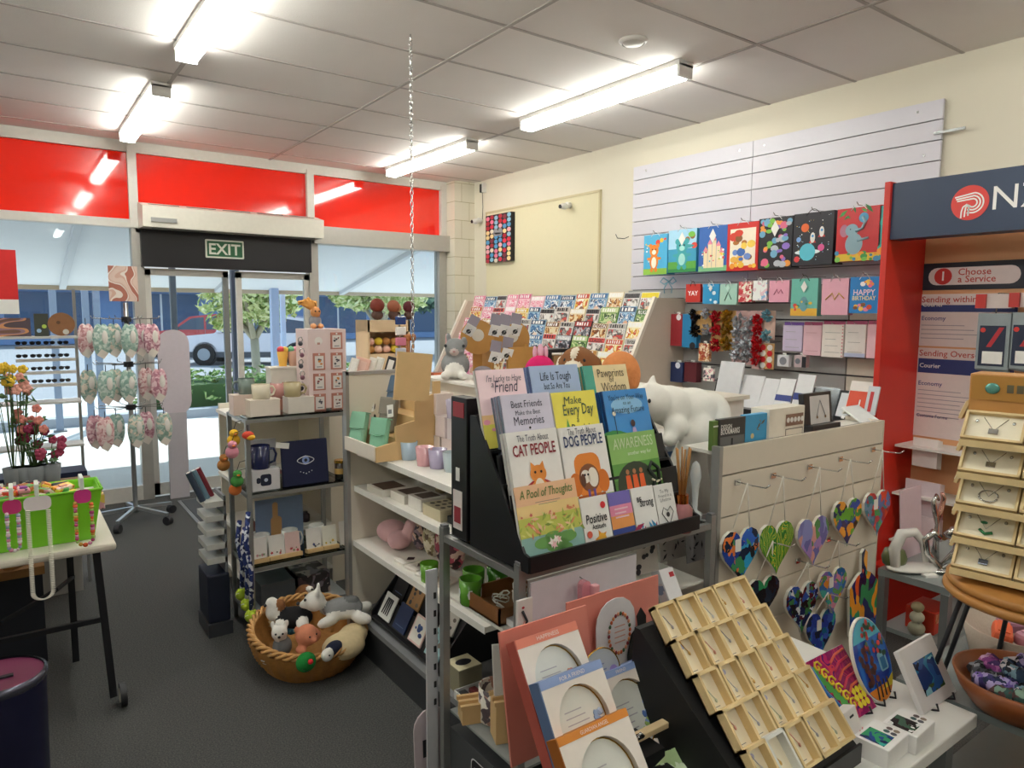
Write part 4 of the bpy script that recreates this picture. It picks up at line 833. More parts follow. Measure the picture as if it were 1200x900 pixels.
for r_,row in enumerate(cc):
    for i,(c,l) in enumerate(row):
        X=1.405+.09*r_; y=3.04-.155*i+(.03 if r_==1 else -.01*r_); M=FW((X-.002,y,.222+.075*r_),28); t=thing('gift_card',l+', %s row of the low black rack'%('front','middle','back')[r_],'card',M,'small gift cards in the low black rack')
        w,h=.115,.12; b=B(M); b.box((w/2,h/2,.002),(w,h,.006),mat(c,.4)); b.make('card',t); b=B(M); k=r_*4+i
        if k==0: [b.poly([(.02+.018*j,.02),(.03+.018*j,.02),(.045+.015*j,.1),(.03+.015*j,.1)],.0056,INK) for j in range(4)]
        elif k in(1,4): b.rect(.02,.02,w-.02,.024,.0056,mat('5a6a8a'))
        elif k==2: b.rect(.008,.008,w-.008,h-.008,.0055,mat('f2ece4')); blobs(b,w,h,.03,.04,w-.03,h-.03,6,.012,pal('2f4a86 3f5f9a'),k,z=.006)
        elif k==9: b.disc(w/2,h/2,.03,.0056,mat('3a2f1c'),ry=.022); b.disc(w*.7,h*.6,.012,.0058,mat('3a2f1c'))
        else: blobs(b,w,h,.02,.02,w-.02,h-.02,7,.011,pal('4a4a50 7f7568 3a3a40'),k,z=.0056)
        b.make('print',t)
flat(1.43,2.30,.187,.11,.11,.1,'8f8a72','small dark green box with a cream top and black disc',top=lambda b,w,d,h:(b.rect(-w*.48,-d*.48,w*.48,d*.48,h+.0005,mat('ddd3b0')),b.disc(0,0,.035,h+.001,INK,ry=.025)),name='small_box')
for i,y in enumerate((2.2,2.1)):
    M=TR(1.42,y,.187); t=thing('divided_tray',('narrow white card tray of dark keyrings','second white card tray of dark keyrings nearest the post')[i],'tray',M); b=B(M); b.bx(-.07,.12,-.04,.04,0,.006,PAPER); 
    for (x0,x1,y0,y1) in((-.07,-.066,-.04,.04),(.116,.12,-.04,.04),(-.07,.12,-.04,-.036),(-.07,.12,.036,.04)): b.bx(x0,x1,y0,y1,0,.035,PAPER)
    b.make('tray',t); b=B(M)
    for k in range(4): b.box((-.04+.045*k,0,.02),(.03,.06,.02),mat(('2a2a2e','6a2f30','3b3b44','20242c')[k],.4),.004)
    b.make('keyrings',t)
# acrylic slotted upright + arched card at the end of the gondola (light grey strip with square slots)
M=TR(1.33,2.03,0); t=thing('slotted_upright','pale grey slotted plastic upright standing beside the metal post','display strip',M); xa_,xb_=PY(500,760,1.9).x,PY(513,760,1.9).x; b=world(M); b.bx(xa_,xb_,1.9,1.906,.0,PY(505,668,1.9).z,mat('cfd0d6',.4)); b.make('strip',t)
for k in range(7): b=world(M); b.bx(xa_+.026,xa_+.034,1.897,1.9,.42+.06*k,.44+.06*k,INK); b.make('slot',t)
# cup on green tins behind the post
for i,(x,y,z,c) in enumerate(((1.42,1.95,.56,'5a9a2c'),(1.52,1.93,.56,'4f8f2a'))):
    pass
# ================================================================ metal end rack with glass shelves (foreground)
RX0=1.087; RX1=1.885; RY0=1.46; RY1=1.86; RZT=1.005
M=TR(RX0,RY0,0); t=thing('metal_display_rack','grey metal framed glass shelf rack in the foreground carrying the black book stand','rack',M); MET=mat('9c9d9b',.4,.6)
for (x,y) in((RX0,RY1),(RX0,RY0),(RX1,RY0),(RX1,RY1)):
    b=world(M); b.bx(x-.012,x+.012,y-.012,y+.012,0,RZT+.02,MET); b.box((x,y,RZT+.023),(.02,.02,.01),mat('77787a',.5)); b.make('post',t)
b=world(M)
for z in(RZT-.012,.145):
    b.bx(RX0,RX1,RY0-.01,RY0+.01,z-.012,z+.008,MET); b.bx(RX0,RX1,RY1-.01,RY1+.01,z-.012,z+.008,MET); b.bx(RX0-.01,RX0+.01,RY0,RY1,z-.012,z+.008,MET); b.bx(RX1-.01,RX1+.01,RY0,RY1,z-.012,z+.008,MET)
b.make('rail',t)
GSH=glassm('cfe0dc',1.3,'sheet')
for z,m_ in((RZT-.004,GSH),(.80,SHW),(.42,mat('8f9493',.3))):
    b=world(M); b.bx(RX0+.012,RX1-.012,RY0+.012,RY1-.012,z-.008,z,m_,0); b.make('shelf',t)
# base drawer front with rounded sticker
b=world(M); b.bx(RX0+.013,RX1-.013,RY0+.013,RY1-.013,.16,.36,mat('4b4d50',.4)); b.make('base_panel',t)
# white board hung at the rack's front
b=B(TR(1.3,RY0-.014,.62)); b.T=I4
a=PY(618,680,1.44); c=PY(745,650,1.44); d_=PY(745,720,1.44); b.bx(a.x+.01,c.x,1.437,1.443,.62,a.z-.01,mat('dfdbe3',.5)); b.bx(a.x+.004,c.x+.006,1.442,1.446,.615,a.z-.004,ALU); b.make('backing_board',label='blank pale lilac board fixed to the rack front below the book stand',cat='board')
# basket tray of ornaments on rack shelf
def crate(M,w,d,h,c,label,name='wooden_tray',cat='tray',slot=None):
    t=thing(name,label,cat,M); m=mat(c,.6,var=.15,scale=15) if isinstance(c,str) else c; b=B(M); b.bx(-w/2,w/2,-d/2,d/2,0,.006,m)
    b.make('base',t)
    for (x0,x1,y0,y1) in((-w/2,-w/2+.006,-d/2,d/2),(w/2-.006,w/2,-d/2,d/2),(-w/2,w/2,-d/2,-d/2+.006),(-w/2,w/2,d/2-.006,d/2)): b=B(M); b.bx(x0,x1,y0,y1,0,h,m); b.make('side',t)
    return t
M=TR(1.2,1.67,.802); crate(M,.2,.19,.05,'8a5a30','brown wooden tray of white wire ornaments on the rack shelf')
R=random.Random(3)
for i in range(7):
    Mo=TR(1.14+.024*i,1.63+.03*(i%3),.835+.008*(i%2))@RZ(R.random()*360)@RX(50*R.random()+20); b=B(Mo); 
    b.tube([(.026*math.cos(a_*.6),.026*math.sin(a_*.6),.003*math.sin(a_*1.7)) for a_ in range(11)],.0022,mat('e6e2d6',.4),5); b.tube([(-.02,0,0),(.02,0,.004)],.002,mat('e6e2d6',.4),5); b.make('wire_ornament',label='small white wire ornament, %s from the left in the brown tray'%ORD[i],cat='ornament',group='white wire ornaments in the brown tray')
for i,(x,y,c) in enumerate(((1.17,1.82,'57902b'),(1.25,1.80,'4a8a26'),(1.12,1.76,'5fa02f'))):
    cup('green_cup','green spotted cup on the rack shelf, %s'%('leftmost at the back','back right','nearest the post')[i],'cup',TR(x,y,.802),.036,.08,c,False,cowspots,.9)
for i,(x,y,z) in enumerate(((1.19,1.72,.422),(1.30,1.76,.422))): cup('patterned_jar',('round patterned jar under the brown tray','second patterned jar under the tray')[i],'jar',TR(x,y,z),.055,.11,pat(pal('e9e2d8 5d4f55 e9e2d8 b88a7a'),50,.4,seed=3+i),False)
# small white ring box
flat(1.16,1.53,.802,.07,.12,.02,'e9e9ec','small white tray of silver rings on the rack shelf',name='ring_tray',cat='tray',top=lambda b,w,d,h:[b.tube([(-.015,-.04+.02*k,h+.002),(.015,-.04+.02*k,h+.01)],.004,CHROME,5) for k in range(5)])
# wooden photo-block stands and white frames lower in the rack
for i,(x,y,z) in enumerate(((1.17,1.62,.422),(1.27,1.54,.422),(1.14,1.76,.422))):
    M=TR(x,y,z)@RZ(-20); t=thing('wooden_stand',('light wooden slotted stand with a white panel','taller light wooden stand in front with a pink panel','small light wooden slotted rack by the post')[i],'stand',M,None); hh=(.12,.2,.05)[i]
    b=B(M); b.bx(-.05,.05,-.035,.035,0,hh,WDM); b.make('block',t); b=B(M)
    for s in(-.03,0,.03): b.bx(-.055,.055,s-.006,s+.006,hh,hh+.012,WDM)
    b.make('slats',t)
    if i<2: b=B(M@TR(0,0,hh+.01)@RX(-12)); b.bx(-.045,.045,.0,.012,0,.15,mat(('eae7e4','e4cdd2')[i],.5)); b.make('panel',t)
# long sticker label on base panel
Ml=FW((RX0+.011,1.7,.30)); b=B(Ml); b.rrect(-.02,-.03,.15,.03,.02,.001,mat('e8e8ea',.4)); b.rrect(-.016,-.026,.146,.026,.018,.0014,INK); b.text('Sanyo',.05,-.01,.022,mat('e8e8ea'),z=.002,maxw=.07) if False else b.rect(0,-.006,.06,.004,.002,mat('d9d9dc')); b.disc(.1,0,.016,.002,mat('c05a6a')); b.make('base_sticker',bpy.data.objects['metal_display_rack'],None)
# decorative black and white photo card on the post
a=PY(612,690,1.445); M=FS((1.05,1.43,.78)); b=B(M); b.box((.03,.08,0),(.05,.16,.008),mat('e7e3df',.5)); b.tube([(.02,.13,.006),(.035,.1,.006),(.02,.07,.006),(.04,.04,.006),(.035,.02,.006)],.004,INK,6); blobs(b,.05,.16,.015,.02,.045,.14,5,.006,pal('c0404a e9b8b0'),3,z=.006); b.make('bookmark_pack',label='narrow white bookmark card with a dark trailing design at the rack corner',cat='bookmark')
# ================================================================ black book stand with gift books
BX0,BX1=1.085,1.765; BYF,BYB=1.415,1.70; BZ=1.012
M=TR(1.42,1.55,BZ); t=thing('book_stand','black tiered counter stand filled with gift books on the metal rack','book stand',M)
pts=[(BYF,BZ),(BYF,BZ+.045),(BYF+.02,BZ+.05),(BYB-.03,1.40),(BYB,1.40),(BYB,BZ)]; n=6
for x in(BX0,BX1):
    b=world(M); vs=[(x-.004,y,z) for y,z in pts]+[(x+.004,y,z) for y,z in pts]; b.add(vs,[list(range(n)),list(range(2*n-1,n-1,-1))]+[[i,(i+1)%n,(i+1)%n+n,i+n] for i in range(n)],BLACK); b.make('side_panel',t)
b=world(M); b.bx(BX0,BX1,BYF-.004,BYF+.004,BZ,BZ+.045,BLACK); b.make('front_lip',t)
b=world(M); b.bx(BX0,BX1,BYF,BYB,BZ,BZ+.006,BLACK); b.bx(BX0,BX1,BYB-.006,BYB,BZ,1.40,BLACK); b.make('tray',t)
TY=[1.43,1.49,1.555,1.62]; TZ=[BZ+.008,BZ+.115,BZ+.215,BZ+.30]
b=world(M)
for k in range(1,4): b.bx(BX0+.004,BX1-.004,TY[k]-.012,TY[k]+.012,TZ[k]-.012,TZ[k]-.004,BLACK); b.box((0.5*(BX0+BX1),TY[k]+.012,TZ[k]+.03),(BX1-BX0-.01,.004,.09),BLACK,r=RX(-14))
b.make('tier',t)
def book(TL,TRr,y,zb,c,label,deco,spine='e9e6e0',k=1,name='gift_book',tilt=16,d=.012,hmax=None):
    # upright book leaning back on tier (y, zb); top edge seen at TL..TR
    # solve the height so that the top edge meets the photo's top-left corner
    best=None
    for i in range(60):
        h=.08+i*.004; yt=y+h*math.sin(math.radians(tilt)); zt_=zb+h*math.cos(math.radians(tilt)); q=PY(TL[0],TL[1],yt)
        e=abs(q.z-zt_)
        if best is None or e<best[0]: best=(e,h,yt,q.x)
    _,h,yt,x=best; w=PY(TRr[0],TRr[1],yt).x-x
    M=FS((x,y,zb),tilt); t=thing(name,label,'book',M,'gift books in the black stand')
    b=B(M); cm=mat(c,.3) if isinstance(c,str) else c
    b.bx(0,w,0,h,-d,-d+.0015,cm); b.bx(0,w,0,h,-.0015,0,cm); b.bx(0,.0025,0,h,-d,0,mat(spine,.4)); b.make('cover',t)
    b=B(M); b.bx(.003,w-.002,.002,h-.002,-d+.0015,-.0015,PAPER); b.make('pages',t)
    b=B(M); deco(b,w,h); b.make('cover_design',t)
    for j in range(1,k):
        Mj=M@TR(-.002*j,-.0,-(d+.004)*j); tj=thing(name,'further copy close behind the '+label.split(' titled')[0],'book',Mj,'gift books in the black stand'); b=B(Mj); b.bx(0,w,0,h,-d,-d+.0015,cm); b.bx(0,w,0,h,-.0015,0,cm); b.bx(0,.0025,0,h,-d,0,mat(spine,.4)); b.make('cover',tj); b=B(Mj); b.bx(.003,w-.002,.002,h-.002,-d+.0015,-.0015,PAPER); b.make('pages',tj)
    return t
TXD=mat('3d3f52'); TXW=mat('f4f2ea')
def T2(b,s,x,y,h,m,mw=None,sh=0,bold=0,z=.0022): b.text(s,x,y,h,m,z=z,maxw=mw,shear=sh,bold=bold)
def d_pool(b,w,h):
    b.rect(0,0,w,h*.38,.0005,mat('8fb9b4',.4)); b.rect(0,h*.36,w,h*.6,.0006,mat('c9cf63',.4)); b.rect(0,h*.6,w,h*.75,.0005,mat('f1d391',.4)); blobs(b,w,h,0,h*.36,w,h*.64,50,.008,pal('a9bf55 dfe08a e58f6a 8fa84a f0c8a0'),31,kind='leaf',z=.001)
    blobs(b,w,h,w*.05,h*.5,w*.95,h*.66,14,.005,pal('e0805c eaa07a d96a6a'),32,kind='star',z=.0025)
    for x,y,r in((.35,.26,.035),(.55,.2,.04),(.72,.28,.035),(.5,.32,.03),(.66,.15,.028)): b.disc(w*x,h*y,r,.0012,mat('6fa65a',.4),ry=r*.45)
    blobs(b,w,h,w*.42,h*.18,w*.66,h*.28,6,.012,pal('f7efe8 f2c4c8'),33,kind='star',z=.0028)
    T2(b,'A Pool of Thoughts',w/2,h*.84,.024,mat('5f7f3f'),w*.86,.25,.01); b.rect(w*.3,h*.77,w*.7,h*.775,.001,GREYI); b.rect(w*.35,h*.74,w*.65,h*.745,.001,GREYI)
def d_cat(b,w,h):
    T2(b,'The Truth About',w/2,h*.88,.019,TXD,w*.62); T2(b,'CAT PEOPLE',w/2,h*.72,.032,mat('8e2230'),w*.84,0,.025)
    b.disc(w*.5,h*.14,w*.42,.001,mat('b3272e',.4),ry=h*.3); b.disc(w*.5,h*.14,w*.38,.0013,mat('3f5a3a',.4),ry=h*.26); m=mat('e8903a',.5); b.disc(w*.5,h*.18,w*.25,.0018,m,ry=h*.26); b.disc(w*.5,h*.5,w*.16,.0022,m,ry=h*.1)
    b.poly([(w*.36,h*.52),(w*.38,h*.64),(w*.47,h*.58)],.0024,m); b.poly([(w*.64,h*.52),(w*.62,h*.64),(w*.53,h*.58)],.0024,m); b.disc(w*.5,h*.3,w*.11,.0026,mat('f7ecd9'),ry=h*.15)
    for k in range(4): b.rect(w*.3,h*(.1+.06*k),w*.38,h*(.115+.06*k),.003,mat('b8601f')); b.rect(w*.62,h*(.1+.06*k),w*.7,h*(.115+.06*k),.003,mat('b8601f'))
    for s in(-1,1): b.disc(w*(.5+s*.06),h*.52,.004,.003,INK,n=8)
    b.rect(w*.47,0,w*.53,h*.2,.0012,mat('5a3a22'))
def d_dog(b,w,h):
    T2(b,'The Truth About',w/2,h*.9,.019,TXD,w*.62); T2(b,'DOG PEOPLE',w/2,h*.76,.032,mat('26386a'),w*.84,0,.025); b.rect(0,0,w,h*.14,.0006,mat('8fb552',.4))
    o=mat('e8872f',.5); b.rrect(w*.22,h*.14,w*.78,h*.66,.03,.001,o); b.disc(w*.2,h*.3,w*.13,.0013,mat('d9741f'),ry=h*.14); b.disc(w*.8,h*.3,w*.13,.0013,mat('d9741f'),ry=h*.14); b.rect(w*.2,h*.06,w*.8,h*.16,.0012,mat('b85f1a'))
    b.disc(w*.5,h*.36,w*.22,.0018,mat('8a5230'),ry=h*.17); b.disc(w*.42,h*.38,w*.1,.0022,mat('f4eadf'),ry=h*.08); b.disc(w*.58,h*.36,w*.11,.0022,mat('f2e8dc'),ry=h*.12); b.disc(w*.36,h*.34,w*.05,.0026,mat('5a3422'),ry=h*.08)
    for s in(-1,1): b.disc(w*(.44+s*.035),h*.4,.004,.003,INK,n=8)
    b.rect(w*.42,h*.03,w*.47,h*.22,.0026,mat('6a4f9a')); b.rect(w*.54,h*.03,w*.59,h*.22,.0026,mat('6a4f9a')); b.disc(w*.44,h*.03,.01,.0028,mat('c04a8a'),ry=.005); b.disc(w*.57,h*.03,.01,.0028,mat('c04a8a'),ry=.005)
def d_aware(b,w,h):
    b.rect(0,h*.0,w,h*.3,.0005,mat('4f7f3a',.4)); b.rect(0,h*.55,w,h,.0005,mat('8fbf6a',.4)); b.disc(w*.45,h*.2,w*.4,.0009,mat('33402f',.4),ry=h*.36); T2(b,'AWARENESS',w/2,h*.77,.034,mat('cfe0b8'),w*.84,.1,.005); T2(b,'another way for',w*.6,h*.66,.012,mat('e9efdf'),w*.5)
    for i,x in enumerate((.28,.42,.56)): m=mat('e8622a',.5); b.poly([(w*(x-.06),h*.08),(w*(x+.06),h*.08),(w*(x+.045),h*.36),(w*(x-.045),h*.36)],.0016+i*.0002,m); b.disc(w*x,h*.41,w*.035,.002,mat('b0764f'),ry=h*.04)
    b.tube([(w*.74,h*.1,.003),(w*.84,h*.25,.003),(w*.72,h*.4,.003),(w*.8,h*.5,.003),(w*.93,h*.4,.003),(w*.9,h*.1,.003)],w*.03,mat('1f2a22'),6); b.tube([(w*.75,h*.24,.005),(w*.85,h*.19,.005),(w*.95,h*.22,.005)],w*.018,mat('e9dfc4'),6)
def d_best(b,w,h):
    T2(b,'Best Friends',w/2,h*.84,.021,TXD,w*.62); T2(b,'Make the Best',w/2,h*.75,.014,TXD,w*.5); T2(b,'Memories',w/2,h*.63,.026,TXD,w*.6); b.disc(w*.5,h*.59,.004,.001,INK,n=8); b.disc(w*.2,h*.3,w*.22,.001,mat('eeb4ac'),ry=h*.15); b.disc(w*.75,h*.3,w*.22,.001,mat('a9d3da'),ry=h*.14)
    b.disc(w*.27,h*.42,w*.08,.0016,mat('d9883f'),ry=h*.1); b.disc(w*.29,h*.4,w*.05,.002,mat('f0c9a8'),ry=h*.06); b.disc(w*.78,h*.44,w*.08,.0016,mat('3a2420'),ry=h*.09); b.rect(0,0,w,h*.3,.0018,mat('edb5ac'))
def d_every(b,w,h):
    m=mat('3f5a4a'); T2(b,'Make',w*.45,h*.84,.024,m,w*.4,.15); T2(b,'Every Day',w*.55,h*.7,.034,m,w*.7,.1,.01); T2(b,'a',w*.5,h*.6,.018,m,sh=.15); T2(b,'Positive',w*.62,h*.46,.03,m,w*.6,.15)
    b.poly([(w*.12,h*.2),(w*.42,h*.2),(w*.27,h*.66)],.001,mat('6fae5a')); blobs(b,w,h,w*.12,h*.2,w*.42,h*.5,16,.012,pal('8fc46a 5a9a4a e9ef9a'),35,kind='leaf',z=.0014); b.rect(0,0,w,h*.2,.0008,mat('e7d03f'))
def d_way(b,w,h):
    T2(b,"You're on Your Way",w/2,h*.86,.018,mat('1f3a5a'),w*.8,.1); T2(b,'to an',w/2,h*.79,.012,mat('1f3a5a'),sh=.1); T2(b,'Amazing Future',w/2,h*.68,.02,mat('1f3a5a'),w*.75,.1); b.disc(w*.5,h*.78,w*.36,.0006,mat('8fc4ea'),ry=h*.12)
    b.disc(w*.1,h*.15,w*.5,.001,mat('3f8f4a'),ry=h*.3); b.disc(w*.9,h*.15,w*.5,.0011,mat('4a9f55'),ry=h*.33) if False else b.rect(0,0,w,h*.38,.0009,mat('3f8f4a')); b.poly([(w*.45,h*.1),(w*.72,h*.1),(w*.6,h*.46),(w*.54,h*.46)],.002,mat('b9a3cf')); b.disc(w*.56,h*.52,w*.05,.0022,mat('4a2f2a'),ry=h*.05); b.rect(w*.17,h*.2,w*.185,h*.65,.0016,mat('2a2f3a')); b.disc(w*.178,h*.68,w*.04,.0018,mat('f2ead0'))
def d_lucky(b,w,h):
    m=mat('4a3f55'); T2(b,"I'm Lucky to Have",w*.55,h*.84,.02,m,w*.72,.3); T2(b,'a',w*.3,h*.77,.018,m,sh=.2); T2(b,'Friend',w*.58,h*.7,.036,m,w*.5,.3); b.rect(0,0,w,h*.3,.0006,mat('d9cf5a')); b.rect(0,h*.28,w,h*.42,.0005,mat('f0c690')); blobs(b,w,h,0,h*.2,w,h*.4,16,.01,pal('e89ab0 a9c46a f2d95a'),36,z=.001)
def d_tough(b,w,h):
    m=mat('2a2f48'); T2(b,'Life Is Tough',w/2,h*.8,.026,m,w*.62,.05,.005); T2(b,'but So Are You',w/2,h*.68,.02,m,w*.52,.05); b.rect(0,h*.0,w,h*.55,.0006,mat('57648e')); b.disc(w*.5,h*.5,w*.5,.0008,mat('7f8fae'),ry=h*.05)
def d_paw(b,w,h):
    m=mat('5a4a3a'); b.rect(0,0,w*.22,h,.0006,mat('4fa893')); T2(b,'Pawprints',w*.6,h*.82,.028,m,w*.6); T2(b,'of',w*.6,h*.74,.018,m); T2(b,'Wisdom',w*.62,h*.6,.032,m,w*.56); blobs(b,w,h,w*.1,h*.1,w*.9,h*.5,8,.02,pal('c98f5a f2dcb0 8a6a4a'),37,z=.001)
def d_posi(b,w,h): T2(b,'Positive',w*.5,h*.52,.026,INK,w*.76,.15,.02); T2(b,'Attitude',w*.55,h*.4,.014,INK,w*.5,.0,.02); blobs(b,w,h,w*.5,h*.1,w*.7,h*.25,1,.024,('e8982a',),38,kind='star'); b.disc(w*.6,h*.2,.016,.002,mat('f2b53a')); b.disc(w*.18,h*.32,.01,.002,mat('d9604a')); b.disc(w*.8,h*.82,.01,.002,mat('d9303a'))
def d_sun(b,w,h): b.rect(0,h*.0,w,h*.35,.0006,mat('3a4f9a')); b.rect(0,h*.3,w,h*.55,.0008,mat('f0a05a')); b.rect(0,h*.5,w,h*.75,.0007,mat('e88fb0')); [b.rect(w*.2,h*(.5+.08*k),w*(.8-.1*(k%2)),h*(.53+.08*k),.0015,mat('f0c9d8')) for k in range(3)]
def d_strong(b,w,h): T2(b,'BE',w*.3,h*.72,.014,INK,bold=.03); T2(b,'Strong',w*.6,h*.62,.024,INK,w*.6,.1,.02); blobs(b,w,h,w*.05,h*.05,w*.4,h*.35,5,.012,pal('3a8fc0 b0305a 5a3f8f'),40,kind='leaf'); blobs(b,w,h,w*.6,h*.02,w*.95,h*.25,5,.012,pal('3a8fc0 b0305a'),41,kind='leaf')
def d_heart(b,w,h): T2(b,'To My',w/2,h*.82,.011,GREYI); T2(b,'Friend in a',w/2,h*.73,.01,GREYI,w*.7); T2(b,'Lifetime',w/2,h*.64,.011,GREYI); b.tube([(w*.5,h*.15,.002),(w*.2,h*.4,.002),(w*.32,h*.52,.002),(w*.5,h*.44,.002),(w*.68,h*.52,.002),(w*.8,h*.4,.002),(w*.5,h*.15,.002)],.0012,INK,4); b.disc(w*.5,h*.36,.008,.002,INK,n=8)
y0,z0=TY[0],TZ[0]
book((601,573),(673,559),y0,z0,'f2c39b','large front book titled A Pool of Thoughts with a lily pond',d_pool)
book((678,585),(710,580),y0,z0,'f3f1ee','small white book titled Positive Attitude with a sun',d_posi,d=.018)
book((711,579),(737,573),y0,z0,'7a6fc0','small sunset coloured book',d_sun,d=.018)
book((738,574),(764,571),y0,z0,'f1f0ef','small white book titled Be Strong with feathers',d_strong,d=.018)
book((765,570),(787,565),y0,z0,'efeeec','small white book with a drawn heart',d_heart,d=.018)
y0,z0=TY[1],TZ[1]
book((592,508),(651,500),y0,z0,'f2efec','white book titled The Truth About Cat People',d_cat,k=2)
book((653,502),(706,494),y0,z0,'f2efec','white book titled The Truth About Dog People',d_dog,k=2)
book((711,510),(766,502),y0,z0,'5f9a48','green book titled Awareness with orange robed figures',d_aware,k=2,spine='2f5a2a')
y0,z0=TY[2],TZ[2]
book((585,463),(643,459),y0,z0,'d3cde0','lilac book titled Best Friends Make the Best Memories',d_best,k=3,spine='7f8fa6')
book((645,460),(696,455),y0,z0,'f0e25a','yellow book titled Make Every Day a Positive One',d_every,k=1)
book((705,458),(756,455),y0,z0,'3f8fd6',"blue book titled You're on Your Way to an Amazing Future",d_way,k=3,spine='2a4f8a')
y0,z0=TY[3],TZ[3]
book((556,435),(613,430),y0,z0,'f3d4da',"pale pink book titled I'm Lucky to Have a Friend Like You",d_lucky,k=1)
book((619,430),(676,428),y0,z0,'a9bde0','grey blue book titled Life Is Tough but So Are You',d_tough,k=3,spine='5a6a9a')
book((682,429),(733,425),y0,z0,'efd9a8','sand coloured book titled Pawprints of Wisdom with a green edge',d_paw,k=3,spine='3f9a85')
# tall black box display left of the book stand
M=TR(1.1,1.77,BZ); t=thing('black_card_display','tall narrow black display box with a small red label, left of the books','display',M)
b=world(M); b.bx(1.085,1.13,1.725,1.815,BZ,1.445,BLACK,.003); b.make('box',t); b=world(M); b.bx(1.083,1.086,1.74,1.80,1.385,1.43,mat('a32a36',.4)); b.make('red_label',t)
b=world(M); b.bx(1.083,1.086,1.75,1.80,1.04,1.16,mat('e7ddda',.5)); b.bx(1.082,1.0835,1.757,1.793,1.06,1.11,mat('9a2f3a',.5)); b.bx(1.083,1.086,1.765,1.785,1.19,1.23,PAPER); b.make('side_sticker',t)
# ================================================================ second gondola with slatted front
G2Y=1.48; G2X0,G2X1=1.945,3.06; G2Z=1.243
M=TR(2.5,1.7,0); t=thing('slat_gondola','cream slatted gondola end hung with painted hearts','display wall',M); SLC=mat('ddd3c3',.5,var=.02)
b=world(M); b.bx(G2X0,G2X1,G2Y+.012,G2Y+.02,.5,G2Z,mat('7c746a',.6)); b.make('groove_backing',t)
b=world(M); z=G2Z; first=True
hs=[.096,.142,.142,.142,.142,.142]
for h_ in hs: b.bx(G2X0+.012,G2X1-.006,G2Y,G2Y+.014,z-h_,z,SLC); z-=h_+.006
b.make('slats',t)
b=world(M); b.bx(G2X0-.006,G2X0+.012,G2Y-.004,G2Y+.03,0,G2Z+.004,ALU); b.make('left_frame',t); b=world(M); b.bx(G2X1-.008,G2X1,G2Y-.002,G2Y+.17,0,G2Z,SLC); b.make('right_end',t)
b=world(M); b.bx(G2X0+.012,G2X1-.008,G2Y+.02,G2Y+.17,G2Z-.03,G2Z-.018,SHW); b.make('top_deck',t)
b=world(M); b.bx(G2X0+.012,G2X1-.008,G2Y+.021,G2Y+.16,0,.5,SLC); b.make('base',t)
# hearts
def heartpts(s,n=26):
    P=[]
    for i in range(n):
        a=2*PI*i/n; x=16*math.sin(a)**3; y=13*math.cos(a)-5*math.cos(2*a)-2*math.cos(3*a)-math.cos(4*a); P.append((x*s/33,y*s/33+ s*.07))
    return P[::-1]
def plank(cx,cy,wd,hh,cols,label,hookpx,seed,Y=G2Y-.03,kind='cell',scale=16,tagged=False,stretch=(1,1,1),name='painted_heart'):
    c=PY(cx,cy,Y); M=FS((c.x,Y,c.z),2,-3); t=thing(name,label,'wall ornament',M,'painted hearts on the slatted panel'); s=hh*1.1
    P=[(x*wd/hh,y) for x,y in heartpts(s)]
    b=B(M); b.poly(P,.009,pat(cols,scale,.18,1.4,seed,kind,stretch),t=.0015); b.make('painted_face',t); b=B(M); b.poly(P,.0074,mat('f1ece2',.4),t=.012); b.make('wooden_body',t)
    hk=PY(hookpx[0],hookpx[1],G2Y); top=(0,hh*.32)
    b=B(M); loc=M.inverted()@Vector((hk.x,G2Y-.045,hk.z))
    for sx in(-.25,.28): b.tube([(sx*wd,hh*.42,.004),(loc.x,loc.y,loc.z)],.0022,mat('e9e4da',.7),5)
    b.make('cord',t)
    if tagged: b=B(M); b.rrect(-wd*.18,hh*.1,-wd*.02,hh*.32,.004,.012,PAPER,t=.001); b.make('price_tag',t)
    Mh=FS((hk.x,G2Y,hk.z)); h_=thing('slatwall_hook','chrome hook holding the '+label.split(' with')[0],'hook',Mh,'chrome hooks on the slatted panel'); b=B(Mh); b.box((0,-.006,.004),(.03,.02,.006),CHROME,.001); b.make('plate',h_); b=B(Mh)
    b.tube([(0,-.004,.004),(.01,-.008,.06),(.012,-.006,.11),(.012,.008,.125)],.0028,CHROME,6); b.make('prong',h_)
H1=.2;W1=.185
PTS=[(866,651,'1d3f9c 2a62c8 14213f 3f8f5a e07a3a 15151c 2f9fd0','painted heart with blue sky, green leaves and a black bird',(863,563),1,True),
(908,642,'2f7a2a 5fae3a b7cf3a 1f5a20 e0d84a 3f9a3a','green painted heart of curling fern fronds with yellow stems',(905,555),2,False),
(951,634,'7f86c8 6a72b8 8f9ad8 4f9a5a e0a8a0 a98fd0','lilac painted heart with tulips and green leaves',(948,545),3,False),
(991,612,'17305f 2a4fa8 5fae3a e8a03a 14141a 3f8f4a','dark blue painted heart with green and orange leaves',(984,536),4,False),
(1026,601,'d8452f 3f7f8f 5a6fa8 a9323a 3f9a5a 6a8fb0','painted heart with red flowers on a blue green ground',(1022,525),5,True)]
for cx,cy,c,l,hk,sd,tg in PTS: plank(cx,cy,W1,H1,pal(c),l,hk,sd,tagged=tg,scale=30,kind='wave' if sd==2 else 'cell',stretch=(1,.5,1) if sd in(2,3) else (1,1,1))
plank(960,742,W1,H1,pal('2a3fa0 1f6a8f 3fa89a 3b5fc0 14204a'),'deep blue painted heart half hidden behind another, with a white tag',(958,690),6,Y=G2Y-.02,tagged=True,scale=32)
plank(938,712,W1,H1,pal('14204f 2a55b0 e9eef2 5a1f2a 3f7f4a 101018 9fc4d0'),'dark painted heart with white flowers, lower row',(934,655),7,Y=G2Y-.05,scale=44)
